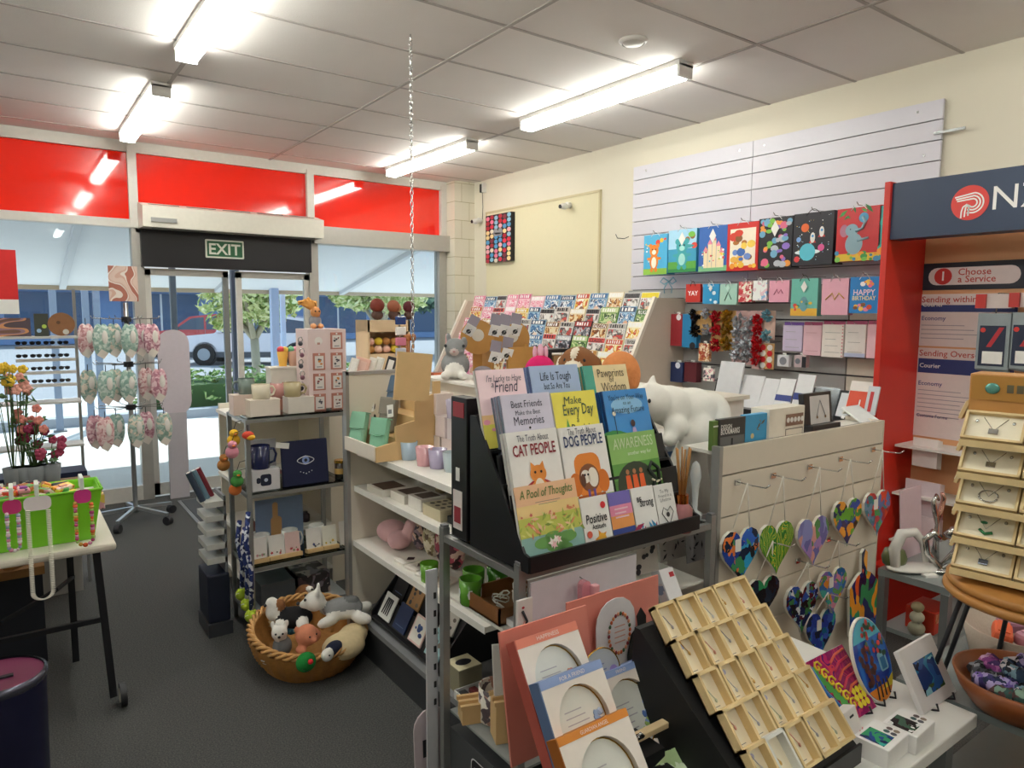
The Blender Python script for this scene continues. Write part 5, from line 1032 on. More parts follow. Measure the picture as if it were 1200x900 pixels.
plank(974,692,W1*.95,H1*.95,pal('4a86c8 7f6fb8 3fa89a d88fa8 e8983a 5f9f5a 2f6fb0'),'bright blue and violet painted heart with orange foot, lower row',(970,630),8,Y=G2Y-.03,scale=34,tagged=True)
plank(893,700,W1*.9,H1*.8,pal('16161c 2f8f5a 202a3a'),'black painted heart mostly hidden behind the jewellery boxes',(893,630),9,Y=G2Y-.02,scale=20)
# paddle board
c=PY(1010,700,G2Y-.03); M=FS((c.x,G2Y-.03,c.z),2,-3); t=thing('painted_board','painted paddle board with a tui blue ground and orange flax leaves','wall ornament',M)
P=[(-.1,-.13),(.1,-.13),(.11,.05),(.05,.09),(.02,.1),(.022,.17),(0,.185),(-.022,.17),(-.02,.1),(-.05,.09),(-.11,.05)]; P=[(x*.95,y*1.15) for x,y in P]
b=B(M); b.poly(P,.009,pat(pal('1f2a5f 2f8f5a e8622a 2a4f9a f0a02f 17204a d83a2a'),16,.2,1.6,9,stretch=(1,.6,1)),t=.0015); b.make('painted_face',t); B(M).poly(P,.0074,mat('f1ece2'),t=.012).make('wooden_body',t)
# things on the deck of the second gondola
DZ=G2Z-.017
def deckbox(x0,y0,x1,y1,Y,d,c,label,name,cat,deco):
    M,w,h=rectS(x0,y0,x1,y1,Y); h=max(h,.02); z=DZ; M=FS((M.translation.x,Y,z)); top=PY(x0,y0,Y).z; h=top-z; t=thing(name,label,cat,M); b=B(M); b.box((w/2,h/2,-d/2),(w-.002,h,d),mat(c,.4),.002); b.make('body',t); b=B(M); deco(b,w,h); b.make('front_print',t)
deckbox(843,492,873,520,G2Y+.03,.02,'3a3a3a','dark box titled Design Bookmarks','bookmark_box','box',lambda b,w,h:(b.text('DESIGN',.01,h*.68,h*.14,WHITE,z=.001,al='L',bold=.02,maxw=w*.4),b.text('BOOKMARKS',.01,h*.5,h*.18,WHITE,z=.001,al='L',bold=.03,maxw=w*.7),b.rect(w*.05,0,w*.95,h*.42,.0008,mat('6a6a6a')),b.rect(w*.45,h*.0,w*.52,h*.35,.0012,INK)))
deckbox(836,494,843,520,G2Y+.035,.02,'5f7a3a','thin green book edge beside the bookmark box','thin_book','book',lambda b,w,h:b.rect(0,h*.8,w,h*.85,.001,mat('e9e9e0')))
deckbox(874,487,900,514,G2Y+.03,.025,'3f9fd0','sky blue bookmark pack with a flying bird','bookmark_pack','box',lambda b,w,h:(blobs(b,w,h,w*.5,h*.4,w*.8,h*.8,5,.008,pal('6a5a50 8a7a6a'),4,kind='leaf',z=.001),b.disc(w*.3,h*.3,.01,.001,mat('d8c08a'))))
deckbox(902,480,942,508,G2Y+.02,.08,'e9e2d4','cream box with a window of small ornaments','window_box','box',lambda b,w,h:(b.rect(w*.45,h*.42,w*.95,h*.78,.001,mat('8a6a5a')),[b.disc(w*(.52+.1*k),h*.6,.01,.0014,WHITE) for k in range(5)],b.rect(w*.45,h*.08,w*.95,h*.34,.001,mat('6a5f58')),b.rect(w*.47,h*.11,w*.93,h*.31,.0014,mat('e3d8c8'))))
M=FS((PY(944,500,G2Y+.06).x,G2Y+.06,DZ),6); a=PY(944,461,G2Y+.08); c=PY(976,461,G2Y+.08); w_=c.x-a.x; hh=a.z-DZ
t=thing('earring_frame','black frame stand with a pair of drop earrings on white card','frame',M); b=B(M); b.box((w_/2,hh/2,-.012),(w_,hh,.024),mat('26262a',.4),.003); b.box((w_/2,.015,.015),(w_,.03,.04),mat('26262a',.4),.002); b.make('frame',t)
b=B(M); b.rect(w_*.2,hh*.2,w_*.9,hh*.92,.0012,mat('cfcac8',.6)); b.make('card',t); b=B(M)
for s in(.42,.72): b.tube([(w_*.55,hh*.8,.003),(w_*s,hh*.4,.003)],.001,GREYI,4); b.disc(w_*s,hh*.37,.006,.004,STEEL)
b.make('earrings',t)
M,w,h=quadS((990,490),(1018,483),(998,502),G2Y+.05); M=TR(*PY(998,500,G2Y+.06))@RZ(-4)@RX(50); b=B(TR(PY(1008,495,G2Y+.1).x,G2Y+.1,DZ+.03)@RX(30)); b.box((0,0,0),(.14,.12,.008),mat('eef0f0',.4)); b.box((0,.05,-.014),(.1,.006,.026),WHITE); b.make('price_card',label='blank white card lying tilted at the right end of the gondola top',cat='card')
# ================================================================ white cat plush lying over the rack
WF=mat('eeeae2',.95,bump=.25,bscale=300); k=.9
M=TR(2.08,1.765,1.30)@RZ(-4)
ce=[((-.16,0,.07),(.085,.07,.075),None,WF),((-.20,-.01,.065),(.05,.045,.04),None,WF),((-.07,0,.05),(.09,.08,.08),None,WF),((.05,0,.03),(.12,.09,.085),None,WF),((.15,0,.0),(.085,.085,.095),None,WF),((.02,-.07,-.05),(.06,.05,.08),RY(15),WF),((-.09,-.06,-.02),(.05,.04,.05),None,WF),((-.13,-.07,-.06),(.035,.03,.03),None,WF),((.11,-.08,-.12),(.035,.035,.14),RY(4),WF),((-.06,-.06,-.13),(.035,.035,.09),RY(30),WF),((.2,.01,-.05),(.04,.04,.07),None,WF),((-.13,.03,.14),(.02,.012,.035),RY(15),WF),((-.19,-.02,.12),(.02,.012,.03),RY(-15),WF)]
t=thing('plush_cat','large white plush cat lying draped behind the books','plush toy',M); organic('cat_body',ce,M,t,.008,18)
b=B(M); b.ell((-.243,-.02,.068),(.01,.012,.008),mat('d98f8f')); b.make('nose',t); b=B(M); b.ell((-.22,-.055,.085),(.006,.006,.008),INK); b.make('eye',t)
# support shelf behind the rack for the cat + books standing there
M=TR(2.1,1.9,0); t=thing('back_counter','white low counter behind the book stand','counter',M); b=world(M); b.bx(2.06,2.42,1.80,2.10,0,1.17,SHW); b.make('body',t); b=world(M); b.bx(2.05,2.43,1.79,2.11,1.17,1.185,mat('e9e6e0')); b.make('top',t)
# ================================================================ diffuser and glass ornaments on rack right
GT=1.002
p=PZ(791,600,GT); 
p=PZ(798,622,GT); M=TR(p.x,p.y,GT); t=thing('reed_diffuser','pink glass reed diffuser with a gold collar and brown reeds','reed diffuser',M)
b=B(M); b.lathe([(0,0),(.033,0),(.035,.01),(.035,.075),(.018,.095)],mat('e29a9c',.08,trans=.5),20); b.make('bottle',t); b=B(M); b.cyl(.021,.092,.12,mat('c9783a',.15,1),20); b.make('collar',t); b=B(M)
for i in range(6): a=i*1.05; b.tube([(.006*math.cos(a),.006*math.sin(a),.1),(.028*math.cos(a),.02*math.sin(a),.27)],.0032,mat('a8763f',.7),6)
b.make('reeds',t)
ACR=mat('eef3f5',.05,alpha=.55,coat=1)
def angel(x,y,label,h=.17):
    M=TR(x,y,GT); t=thing('crystal_bud_vase',label,'glass ornament',M,'clear glass ornaments beside the diffuser'); b=B(M); b.lathe([(0,0),(.026,0),(.026,.02),(.009,.03),(.012,h*.55),(.02,h*.75),(.012,h*.95),(.0,h)],ACR,14); b.make('body',t); b=B(M); b.ell((0,0,h*.82),.008,GOLD); b.make('gold_bead',t)
for i,(x,y,l,h) in enumerate(((1.80,1.62,'tall clear glass ornament with a gold bead, left of the pair',.21),(1.92,1.74,'tall clear glass ornament nearest the slatted panel',.2),(1.87,1.56,'short clear glass ornament in front',.14),(1.78,1.74,'clear glass ornament behind the reeds',.15))): angel((1.865,1.872,1.845,1.868)[i],(1.66,1.52,1.58,1.78)[i],l,h)
b=B(TR(1.845,1.60,GT)); 
for k in range(4): pass
# small cards pack behind reeds
M,w,h=rectS(770,500,806,560,1.76); M=FS((PY(772,560,1.76).x,1.76,GT),8); t=thing('calendar_pack','pale blue printed calendar card under the cat','card pack',M); b=B(M); b.box((.06,.09,-.005),(.13,.2,.01),mat('cfd8e4',.5)); b.make('card',t); b=B(M); b.rect(.0,.14,.12,.17,.001,mat('5a7fb5')); b.rect(.01,.02,.11,.05,.001,mat('d9a890')); lines(4,y0=.3,y1=.7)(b,.12,.2); b.make('print',t)
# tall arched pale card hanging low at the rack's left side
b=B(FS((PY(488,870,1.93).x,1.93,.02),3)); b.rrect(0,0,.13,.36,.06,0,mat('c5b8bd',.4),t=.006); b.rect(.03,.2,.07,.26,.001,INK); b.make('arched_card',label='tall pale arched card standing on the floor by the metal post',cat='card')
# ================================================================ soft toys on the gondola
def plush(name,M,ells,label,parts=(),voxel=.007,sm=5):
    t=thing(name,label,'plush toy',M); organic('body',ells,M,t,voxel,sm)
    for nm,c,r,m in parts: b=B(M); b.ell(c,r,m,10,7); b.make(nm,t)
    return t
FUR=lambda c:mat(c,.95,bump=.35,bscale=260,var=.12,scale=60)
GY,WHF,BRF,ORF=FUR('8f9091'),FUR('e9e5df'),FUR('8a5a35'),FUR('d98a4a')
SPZ=1.358
p=PX(540,441,1.88); plush('plush_rabbit',TR(1.86,p.y+.02,SPZ)@RZ(-35)@Matrix.Scale(1.25,4),[((0,0,.055),(.06,.075,.055),None,GY),((.0,-.045,.04),(.04,.04,.04),None,WHF),((.0,-.03,.125),(.042,.045,.042),None,GY),((0,-.065,.112),(.02,.02,.016),None,FUR('c9b8b4')),((-.03,.02,.15),(.014,.02,.045),RX(35),GY),((.035,.02,.145),(.014,.02,.04),RX(55),GY),((-.035,-.08,.018),(.02,.035,.018),None,WHF),((.035,-.08,.018),(.02,.035,.018),None,WHF),((0,.08,.03),(.028,.028,.028),None,WHF)],'grey and white plush rabbit sitting on the shelving gondola top',(('eye',(-.036,-.055,.135),(.006,.006,.007),INK),('eye',(.036,-.055,.135),(.006,.006,.007),INK),('nose',(0,-.084,.114),(.006,.004,.004),mat('b07f80')),('ear_lining',(-.036,.008,.155),(.006,.012,.03),mat('c99a98'))))
p=PX(562,441,1.92); M=TR(1.94,p.y,SPZ); plush('plush_turtle',M,[((0,0,.035),(.05,.055,.035),None,FUR('7d7478')),((0,-.06,.03),(.02,.022,.02),None,FUR('8fa58a'))],'small grey plush turtle behind the rabbit',(('eye',(-.012,-.078,.035),(.004,.004,.004),INK),),.006)
p=PX(614,440,1.92); M=TR(1.92,p.y-.12,SPZ)@RZ(-30)@Matrix.Scale(1.25,4); plush('plush_bird',M,[((0,0,.06),(.058,.055,.062),None,FUR('d81f6a')),((0,.0,.03),(.05,.05,.035),None,FUR('b81a5a')),((.045,-.02,.03),(.014,.02,.03),None,FUR('efe0e0'))],'hot pink round plush with a pale tuft above the lilac book',(('tuft',(0,0,.135),(.012,.012,.026),FUR('f0b9cf')),('tuft',(.02,0,.13),(.008,.008,.024),FUR('f0b9cf')),('tuft',(-.02,0,.13),(.008,.008,.024),FUR('f0b9cf')),('beak',(-.03,-.05,.05),(.012,.014,.01),mat('e8a04a'))))
p=PX(660,444,1.92); M=TR(1.92,p.y-.1,SPZ)@RZ(-55)@Matrix.Scale(1.55,4); plush('plush_dog',M,[((0,0,.03),(.06,.06,.04),None,FUR('d9cdb8')),((0,-.01,.085),(.05,.055,.046),None,BRF),((0,-.055,.07),(.028,.035,.026),None,FUR('e6dbc8')),((.05,0,.06),(.014,.03,.045),None,BRF),((-.05,0,.06),(.014,.03,.045),None,FUR('e3d8c6')),((.0,-.03,.11),(.012,.045,.02),None,FUR('e6dbc8'))],'brown and cream plush dog with floppy ears above the Life Is Tough book',(('nose',(0,-.09,.075),(.009,.007,.007),INK),('eye',(-.025,-.05,.095),(.005,.005,.006),INK),('eye',(.025,-.05,.095),(.005,.005,.006),INK)))
p=PX(732,446,1.93); M=TR(1.93,1.95,SPZ-.0)@Matrix.Scale(1.3,4); plush('plush_monster',M,[((0,0,.075),(.065,.06,.075),None,mat('d98a52',.95,bump=1.2,bscale=90,var=.2))],'shaggy orange round plush behind the Pawprints book',(('foot',(-.03,-.055,.012),(.025,.03,.012),INK),('foot',(.035,-.055,.012),(.025,.03,.012),INK)),.008)
# ---- counter behind the spine with jewellery displays
b=B(TR(2.6,2.9,0)); b.T=I4; M=TR(2.6,2.9,0); t=thing('jewellery_counter','white waist-high counter behind the gondola spine','counter',M); b=world(M); b.bx(2.08,3.0,2.15,3.35,0,1.27,SHW); b.make('body',t); b=world(M); b.bx(2.06,3.02,2.13,3.37,1.27,1.29,CREAM); b.make('top',t)
CZ2=1.291; MDF=mat('b98746',.6,var=.12,scale=20)
def roundel(px,Y,label):
    p=PY(px,405,Y); M=TR(p.x,Y,CZ2)@RZ(-25); t=thing('watch_display',label,'display stand',M)
    b=B(M@TR(0,0,.27)@RX(82)); b.disc(0,0,.095,0,MDF,n=28,t=.01); b.disc(0,.01,.034,.001,mat('d9d3c8'),n=16); b.make('round_board',t)
    b=B(M); b.box((0,.02,.135),(.05,.02,.27),MDF); b.box((.06,.03,.12),(.012,.12,.24),MDF,r=RZ(20)); b.box((0,.02,.008),(.16,.12,.016),MDF); b.make('upright',t)
    return t,M
def jcard(M,label,k):
    t=thing('jewellery_card',label,'jewellery card',M,'folded jewellery cards on the round boards'); b=B(M); b.box((0,.03,0),(.055,.06,.003),mat('8f8794',.4)); b.box((0,-.028,.02),(.055,.06,.003),mat('dcdad9',.4),r=RX(35)); b.make('card',t); b=B(M@RX(35)); b.disc(0,-.02,.013,.035,INK,n=10); b.tube([(-.01,-.04,.034),(0,-.02,.036),(.01,0,.034)],.002,STEEL,5); b.make('earrings',t)
R1,M1=roundel(560,3.2,'round topped wooden jewellery stand, left one'); R2_,M2=roundel(600,2.98,'round topped wooden jewellery stand, right one')
for i,(px,py,Y,l) in enumerate(((552,382,3.12,'folded black and silver jewellery card on the left round board'),(580,382,2.91,'grey folded jewellery card, left of three'),(591,382,2.89,'grey folded jewellery card, middle of three'),(604,381,2.87,'grey folded jewellery card, right of three'),(580,413,2.89,'black ring box card lower left'),(594,409,2.87,'folded jewellery card lower right'))):
    p=PY(px,py,Y); jcard(FS((p.x,Y,p.z),10,-20,(-30 if i in(0,) else -12)),l,i)
p=PY(586,440,2.8); 
M=TR(2.14,2.80,CZ2); t=thing('card_step_stand','small cream stepped stand holding jewellery cards','stand',M); b=B(M); b.box((0,.02,.03),(.2,.1,.06),CREAM,.003); b.box((0,.05,.13),(.2,.012,.2),MDF); b.make('step',t)
M=TR(PY(640,400,3.1).x,3.1,CZ2); t=thing('black_shelf_stand','small black open shelf stand stacked with brown boxes','shelf',M); b=B(M); b.box((0,0,.19),(.26,.1,.02),BLACK); b.make('top',t); b=B(M); b.box((.0,0,.09),(.02,.08,.18),BLACK); b.make('upright',t); b=B(M); b.box((0,0,.006),(.24,.1,.012),BLACK); b.make('foot',t)
for i,(dx,z,w,h,l) in enumerate(((-.07,.1,.1,.075,'brown box upper left on the small black stand'),(-.075,.013,.09,.07,'brown box lower left on the small black stand'),(.05,.013,.05,.15,'upright brown box right of the black upright'),(.1,.013,.04,.15,'second upright brown box on the black stand'))):
    sbox(M.translation.x+dx,3.1,CZ2+z,w,.08,h,'a87f52',l,'brown_box')
b=B(TR(PY(638,440,2.95).x,2.95,CZ2)@RX(70)); b.rrect(-.05,0,.05,.1,.02,0,mat('d99a98'),t=.006); b.make('pink_card',label='dusty pink rounded card leaning behind the plush dog',cat='card')
M=TR(PY(692,425,2.7).x,2.7,CZ2); t=thing('mesh_pouch','dark brown semi sheer jewellery pouch behind the toys','pouch',M); b=B(M); b.box((0,0,.055),(.16,.03,.11),mat('3b2f2b',.5),.01); b.make('cloth',t); b=B(M); b.disc(-.03,.06,.022,.016,mat('6a5a52'),T=RX(90)); b.make('oval_print',t)
M=TR(PY(712,425,2.6).x,2.6,CZ2); t=thing('flower_card','white card with yellow flowers behind the orange plush','card',M); b=B(M); b.box((0,0,.06),(.07,.02,.12),PAPER); b.make('card',t); b=B(M)
for k in range(7): b.ell((.05+.022*math.cos(k*.9),-.02,.12+.016*math.sin(k*.9)),.012,mat('e8c22a',.5),8,6)
b.make('yellow_flowers',t)
# ================================================================ far cabinet by the window with frames, toys, wooden box display
M=TR(2.1,4.4,0); t=thing('window_cabinet','white cabinet in front of the window holding frames and toys','cabinet',M); b=world(M); b.bx(1.60,2.62,4.1,4.75,0,1.21,CRM); b.make('body',t); b=world(M); b.bx(1.58,2.64,4.08,4.77,1.21,1.235,SHW); b.make('top',t)
FZ=1.236
def frame(px,w,c,label,tilt=-16,Y=4.18,h=.17,art=None):
    p=PY(px,438,Y); M=TR(p.x,Y,FZ)@RZ(-35)@RY(16)@RX(-6); t=thing('photo_frame',label,'frame',M); b=B(M); b.box((0,0,h/2),(w,.03,h),mat(c,.45),.003); b.make('frame',t); b=B(M); b.box((0,-.0155,h/2),(w*.6,.002,h*.75),mat(art or 'f4f1ea',.4)); b.make('picture',t)
frame(408,.05,'e9e5dc','white leaning frame at the far left of the window cabinet'); frame(418,.09,'e8b9a8','salmon pink leaning card frame on the window cabinet',art='efc9bb'); frame(430,.05,'e9e4da','first cream slim frame on the window cabinet'); frame(438,.05,'ece8df','second cream slim frame on the window cabinet'); frame(452,.06,'23232a','black edged leaning frame by the wooden board')
M=TR(PY(449,405,4.5).x,4.5,FZ); t=thing('wooden_display_box','pale wooden open display box filled with small round soaps','display box',M); H=.40
b=B(M); pw=mat('d9bd98',.6,var=.1,scale=12)
b.bx(-.16,.16,-.1,.1,0,.17,pw); b.bx(-.16,-.145,-.1,.1,.17,H,pw); b.bx(.145,.16,-.1,.1,.17,H,pw); b.bx(-.16,.16,.085,.1,.17,H,pw); b.bx(-.16,.16,-.1,.1,H-.08,H,pw); b.make('carcass',t)
for i in range(10):
    x=-.12+.06*(i%5); z=.2+.055*(i//5); b=B(TR(M.translation.x+x,4.5-.05,FZ+z)); b.ell((0,0,0),(.03,.03,.027),mat(('c98f4a','e7b9a8','b87f45','f0c9b4','e2c63a')[(i*3+i//5)%5],.6),10,8); b.make('soap_ball',label='round %s soap in the pale wooden box, %s from the left in the %s row'%(('tan','pink','brown','peach','yellow')[(i*3+i//5)%5],ORD[i%5],'lower' if i<5 else 'upper'),cat='soap',group='round soaps in the wooden box')
for i,(px,py,r,c,l) in enumerate(((442,356,.05,'7a2f20','dark rusty brown ball shaped coconut monkey toy on the wooden box'),(461,358,.045,'9a5a40','brown ball toy with a pale face on the wooden box'),(469,357,.035,'d9a878','tan round toy half behind the others'),(479,356,.042,'5f1f28','dark maroon ball toy at the right end'))):
    p=PY(px,py,4.5); z0=FZ+H; M=TR(p.x,4.5+(.0 if i!=2 else .06),z0+(0)); 
    t=thing('ball_toy',l,'toy',M,'round headed toys on the wooden box'); b=B(M); b.ell((0,0,.035),(r*.9,r*.7,.035),mat('5a4038',.8),10,7); b.make('base',t); b=B(M); b.ell((0,0,.05+r),r,mat(c,.7,bump=.3),14,10); b.make('head',t)
def spin(px,Y):
    p=PY(px,400,Y); M=TR(p.x,Y,FZ); t=thing('acrylic_spinner','slim clear tower of stacked colourful key rings beside the wooden box','spinner',M); b=B(M); b.box((0,0,.22),(.012,.012,.44),STEEL); b.cyl(.05,0,.012,CLEAR if False else STEEL); b.make('pole',t)
    for k,c in enumerate(('24407a','e9e4e0','d87f98','c0c4cf','b02a30','9fc8e0')):
        b=B(M); b.box((0,-.02,.40-.07*k),(.07,.03,.055),mat(c,.25,coat=.5),.006); b.make('keyring_block',t)
spin(468,4.25)
M=TR(PY(480,390,4.35).x,4.35,FZ); t=thing('wooden_spoon_holder','jar of brown wooden figures behind the chain','holder',M); b=B(M); b.cyl(.04,0,.1,mat('9a7a5a')); b.make('jar',t); b=B(M)
for k in range(5): a=k*1.3; b.tube([(.01*math.cos(a),.01*math.sin(a),.09),(.03*math.cos(a),.02*math.sin(a),.26)],.007,mat('b87a4f'),6); b.ell((.032*math.cos(a),.02*math.sin(a),.28),(.018,.01,.026),mat('b5713f'),8,6)
b.make('spoons',t)
for i,(px,w,c,l) in enumerate(((494,.05,'d8cfc0','cream upright box right of the spinner'),(500,.04,'e3dccf','second cream upright box by the window'))): p=PY(px,420,4.3); sbox(p.x,4.3,FZ,w,.05,.15,c,l,'cream_box')
for i in range(5):
    p=PY((505,513,520,530,540)[i],440,4.4); 
for i,(px,c,l) in enumerate(((512,'c9663f','orange flat packet lying on the window cabinet end'),(522,'d9a28a','peach flat packet lying near the column'))):
    p=PY(px,440,4.35); flat(p.x,4.35,FZ,.1,.08,.03,c,l,'flat_packet','packet')
# ================================================================ middle metal rack (white mugs, keyring tower)
QX0,QX1,QY0,QY1=.955,1.345,3.58,3.93; MM=TR(QX0,QY0,0); QX1=1.47
t=thing('mug_rack','grey metal framed glass shelf rack holding mugs and boxes by the basket','rack',MM)
for (x,y) in((QX0,QY0),(QX1,QY0),(QX0,QY1),(QX1,QY1)): b=world(MM); b.bx(x-.011,x+.011,y-.011,y+.011,0,1.15,MET); b.make('post',t)
QZ=[1.163,.776,.392,.13]
for z in QZ:
    b=world(MM); b.bx(QX0,QX1,QY0-.008,QY0+.006,z-.028,z-.01,MET); b.bx(QX0,QX1,QY1-.006,QY1+.008,z-.028,z-.01,MET); b.bx(QX0-.008,QX0+.006,QY0,QY1,z-.028,z-.01,MET); b.bx(QX1-.006,QX1+.008,QY0,QY1,z-.028,z-.01,MET); b.make('shelf_rail',t)
    b=world(MM); b.bx(QX0,QX1,QY0,QY1,z-.01,z,GSH if z>.3 else mat('8f9496',.4)); b.make('shelf',t)
b=world(MM); b.bx(QX0+.012,QX1-.012,QY0+.0,QY0+.01,.02,.10,mat('a9adaf',.35,.4)); b.make('kick_plate',t)
# white inner back shelving seen through the rack
M=TR(1.6,4.0,0)
def onr(px,py,z): return PZ(px,py,z)
# top: boxes with mugs
def mugat(x,y,z,c,label,r=.042,h=.085,ang=0,group='mugs on the mug rack',deco=None): return cup('mug',label,'mug',TR(x,y,z),r,h,c,True,deco,.95,group,inner=None,ang=ang)
zt=QZ[0]
for i,(px,X_,w,h,c,l) in enumerate(((283,None,.1,.105,'e2cdc2','pale box at the left rear of the mug rack top'),(308,None,.15,.085,'e9ddd0','white printed mug box in front left on the rack top'),(350,None,.14,.085,'e9e0d6','white printed mug box in front right on the rack top'))):
    Y=(3.72,3.63,3.64)[i]; p=PY(px,480,Y); sbox(p.x,Y,zt,w,.09,h,c,l,'mug_box')
p=PY(288,470,3.72); mugat(p.x+.005,3.72,zt+.105,'6f7f78','grey green mug on the left rear box',ang=180,h=.08)
p=PY(306,470,3.63); mugat(p.x,3.63,zt+.085,'ddd2bb','cream mug on the front left box',ang=10,h=.075,r=.046)
p=PY(343,470,3.64); mugat(p.x,3.64,zt+.085,'b3a37c','khaki patterned mug on the front right box',h=.075,r=.045)
p=PY(322,470,3.80); mugat(p.x+.02,3.80,zt+.06,'c98f88','dusty pink mug at the back',h=.085,ang=180); p=PY(332,470,3.80); mugat(p.x+.06,3.82,zt+.06,'e6dfd0','white mug at the back with its handle to the left',h=.09,ang=180,r=.046)
b=B(TR(1.24,3.81,zt)); b.box((0,0,.028),(.2,.1,.056),mat('c98a78')); b.make('mug_riser',label='dusty red low riser under the back mugs',cat='riser')
# white plastic box at back + ice cream toys
M=TR(PY(335,440,3.88).x+.03,3.87,zt+.0); t=thing('white_storage_box','white lidded box at the back of the rack top','box',M); b=B(M); b.box((0,0,.11),(.26,.09,.22),mat('e3dfd4',.5),.004); b.make('body',t); b=B(M); b.box((0,0,.222),(.27,.1,.012),mat('e8e4da'),.002); b.make('lid',t)
for i,(px,c,l) in enumerate(((331,'e8b04a','yellow ice cream cone toy on the white box'),(343,'c9a08a','small green and pink cone toy on the white box'))):
    p=PY(px,410,3.87); M=TR(p.x,3.87,zt+.229); t=thing('cone_toy',l,'toy',M); b=B(M); b.lathe([(.02,0),(.03,.08),(0,.085)],mat(c,.7)); b.make('cone',t); b=B(M); b.ell((-.01,0,.09),(.02,.02,.02),mat(('e2505a','6fb58a')[i])); b.ell((.014,0,.09),(.018,.018,.018),mat(('f0c65a','e79ab0')[i])); b.make('scoops',t)
# keyring tower
a=PY(354,386,3.62); c=PY(403,386,3.62); d_=PY(365,490,3.62); tw=c.x-a.x-.02; M=TR(a.x+.03,3.62,zt); t=thing('keyring_tower','pale pink square revolving tower with seven framed key ring cards','spinner',M); th=a.z-zt
b=B(M); b.bx(0,tw,0,.19,.012,th,mat('ead4d2',.5,var=.02)); b.make('tower',t); b=B(M); b.box((tw/2,.095,.006),(tw,.18,.012),STEEL); b.make('turntable',t)
Mf=FS((a.x+.03,3.62,zt)); 
for k in range(8):
    cx=tw*(.27 if k%2==0 else .74); cy=th*(.88-.25*(k//2))-.01
    if k==0:
        b=B(Mf); b.disc(cx,cy,.022,.001,mat('f3ebe6'),n=14); b.rect(cx-.008,cy-.02,cx+.008,cy-.008,.0015,mat('c9948a')); b.make('logo',t); continue
    Mk=Mf@TR(cx,cy,.002); ca=B(Mk); ca.rect(-.033,-.045,.033,.045,.002,mat('c07f6f',.5),t=.004); k_=ca.make('key_ring_card',t); b=B(Mk); b.rect(-.024,-.038,.024,.03,.0035,mat('e6dfda')); b.disc(0,.038,.005,.004,WHITE,n=8); blobs(b,.05,.07,-.012,-.015,.012,.02,5,.006,(('5a5560','8a4a4a','d98a3a')[k%3],'4a4a52'),k,z=.004); b.rect(-.014,-.03,.014,-.026,.004,GREYI); b.make('print',k_)
for s in range(6):
    b=B(TR(a.x+.01,3.66+.02*(s%2),zt+.08+.06*s)); b.tube([(.012*math.cos(q),0,.016*math.sin(q)) for q in (0,1,2,3,4,5)],.003,STEEL,5,closed=True); b.ell((0,0,-.02),(.013,.006,.013),mat(('8a5a6a','4a4a52')[s%2]),8,6); b.make('side_keyring',t)
# doll with orange hair on top
M=TR(a.x+.10,3.70,zt+th); t=thing('troll_doll','small doll with big orange yellow hair sitting on the key ring tower','doll',M)
organic('body',[((0,0,.04),(.035,.03,.04),None,mat('8f8f98',.9)),((0,-.01,.09),(.028,.026,.03),None,mat('d9945a',.7)),((-.02,-.03,.015),(.015,.03,.014),None,mat('d99a66')),((.02,-.03,.015),(.015,.03,.014),None,mat('d99a66'))],M,t,.005,4)
b=B(M); 
for k in range(16):
    R=random.Random(k); dx=R.uniform(-1,.5); b.tube([(0,.0,.1),(-.02+.05*dx,.01,.13+.02*R.random()),(-.03+.07*dx,.01*R.uniform(-1,1),.15+.02*R.random()-.03*abs(dx))],[.012,.014,.006],mat('e8a558',.9,bump=.5),6)
b.make('hair',t)
b=B(M); b.ell((-.01,-.036,.095),(.004,.003,.005),INK); b.ell((.012,-.035,.095),(.004,.003,.005),INK); b.make('eyes',t)
# second shelf: navy mug, boxed mug, eye pouch, jar
z2=QZ[1]
p=PY(310,560,3.62); M=FS((PY(295,574,3.595).x,3.595,z2)); b=B(M)
t=thing('mug_gift_box','white box picturing a navy mug on the second shelf','box',M); b.box((.075,.055,-.04),(.14,.11,.08),mat('e3dfe2',.5),.002); b.make('carton',t); b=B(M); b.rrect(.045,.025,.1,.085,.012,.001,mat('1b2038')); b.rrect(.025,.04,.045,.07,.008,.0008,mat('1b2038')); b.disc(.073,.055,.01,.0015,mat('cfd4e6'),n=10); b.make('printed_mug',t)
mugat(PY(305,545,3.635).x,3.635,z2+.111,'262c55','navy glazed mug standing on its box',r=.05,h=.12,ang=0)
a=PY(331,519,3.60); c=PY(385,517,3.60); M=FS((a.x,3.6,z2),6); t=thing('zip_pouch','navy zip pouch with a white eye design and paper tag','pouch',M); w_=c.x-a.x; hh=a.z-z2
b=B(M); b.box((w_/2,hh/2,-.012),(w_,hh,.026),mat('1f2446',.8,bump=.3),.006); b.make('cloth',t); b=B(M); b.box((w_/2,hh-.004,-.012),(w_*.98,.008,.012),mat('30324a')); b.make('zip',t)
b=B(M); E=mat('e9e9ef',.6); P=[]
for k in range(25): q=2*PI*k/24; P.append((w_*.5+.045*math.cos(q),hh*.55+.022*math.sin(q)*(1-.35*abs(math.cos(q))),.003))
b.tube(P,.0022,E,5); b.disc(w_*.5,hh*.55,.02,.003,mat('8fa6d8'),n=16); b.disc(w_*.5,hh*.55,.009,.004,mat('14162c'),n=12)
for k in range(5): b.ell((w_*.5-.03+.015*k,hh*.3-.006*(2-abs(k-2)),.002),.0035,E,6,5)
b.make('eye_motif',t); b=B(M); b.box((.005,hh*.93,.006),(.07,.03,.002),PAPER,r=RZ(-10)); b.make('paper_tag',t)
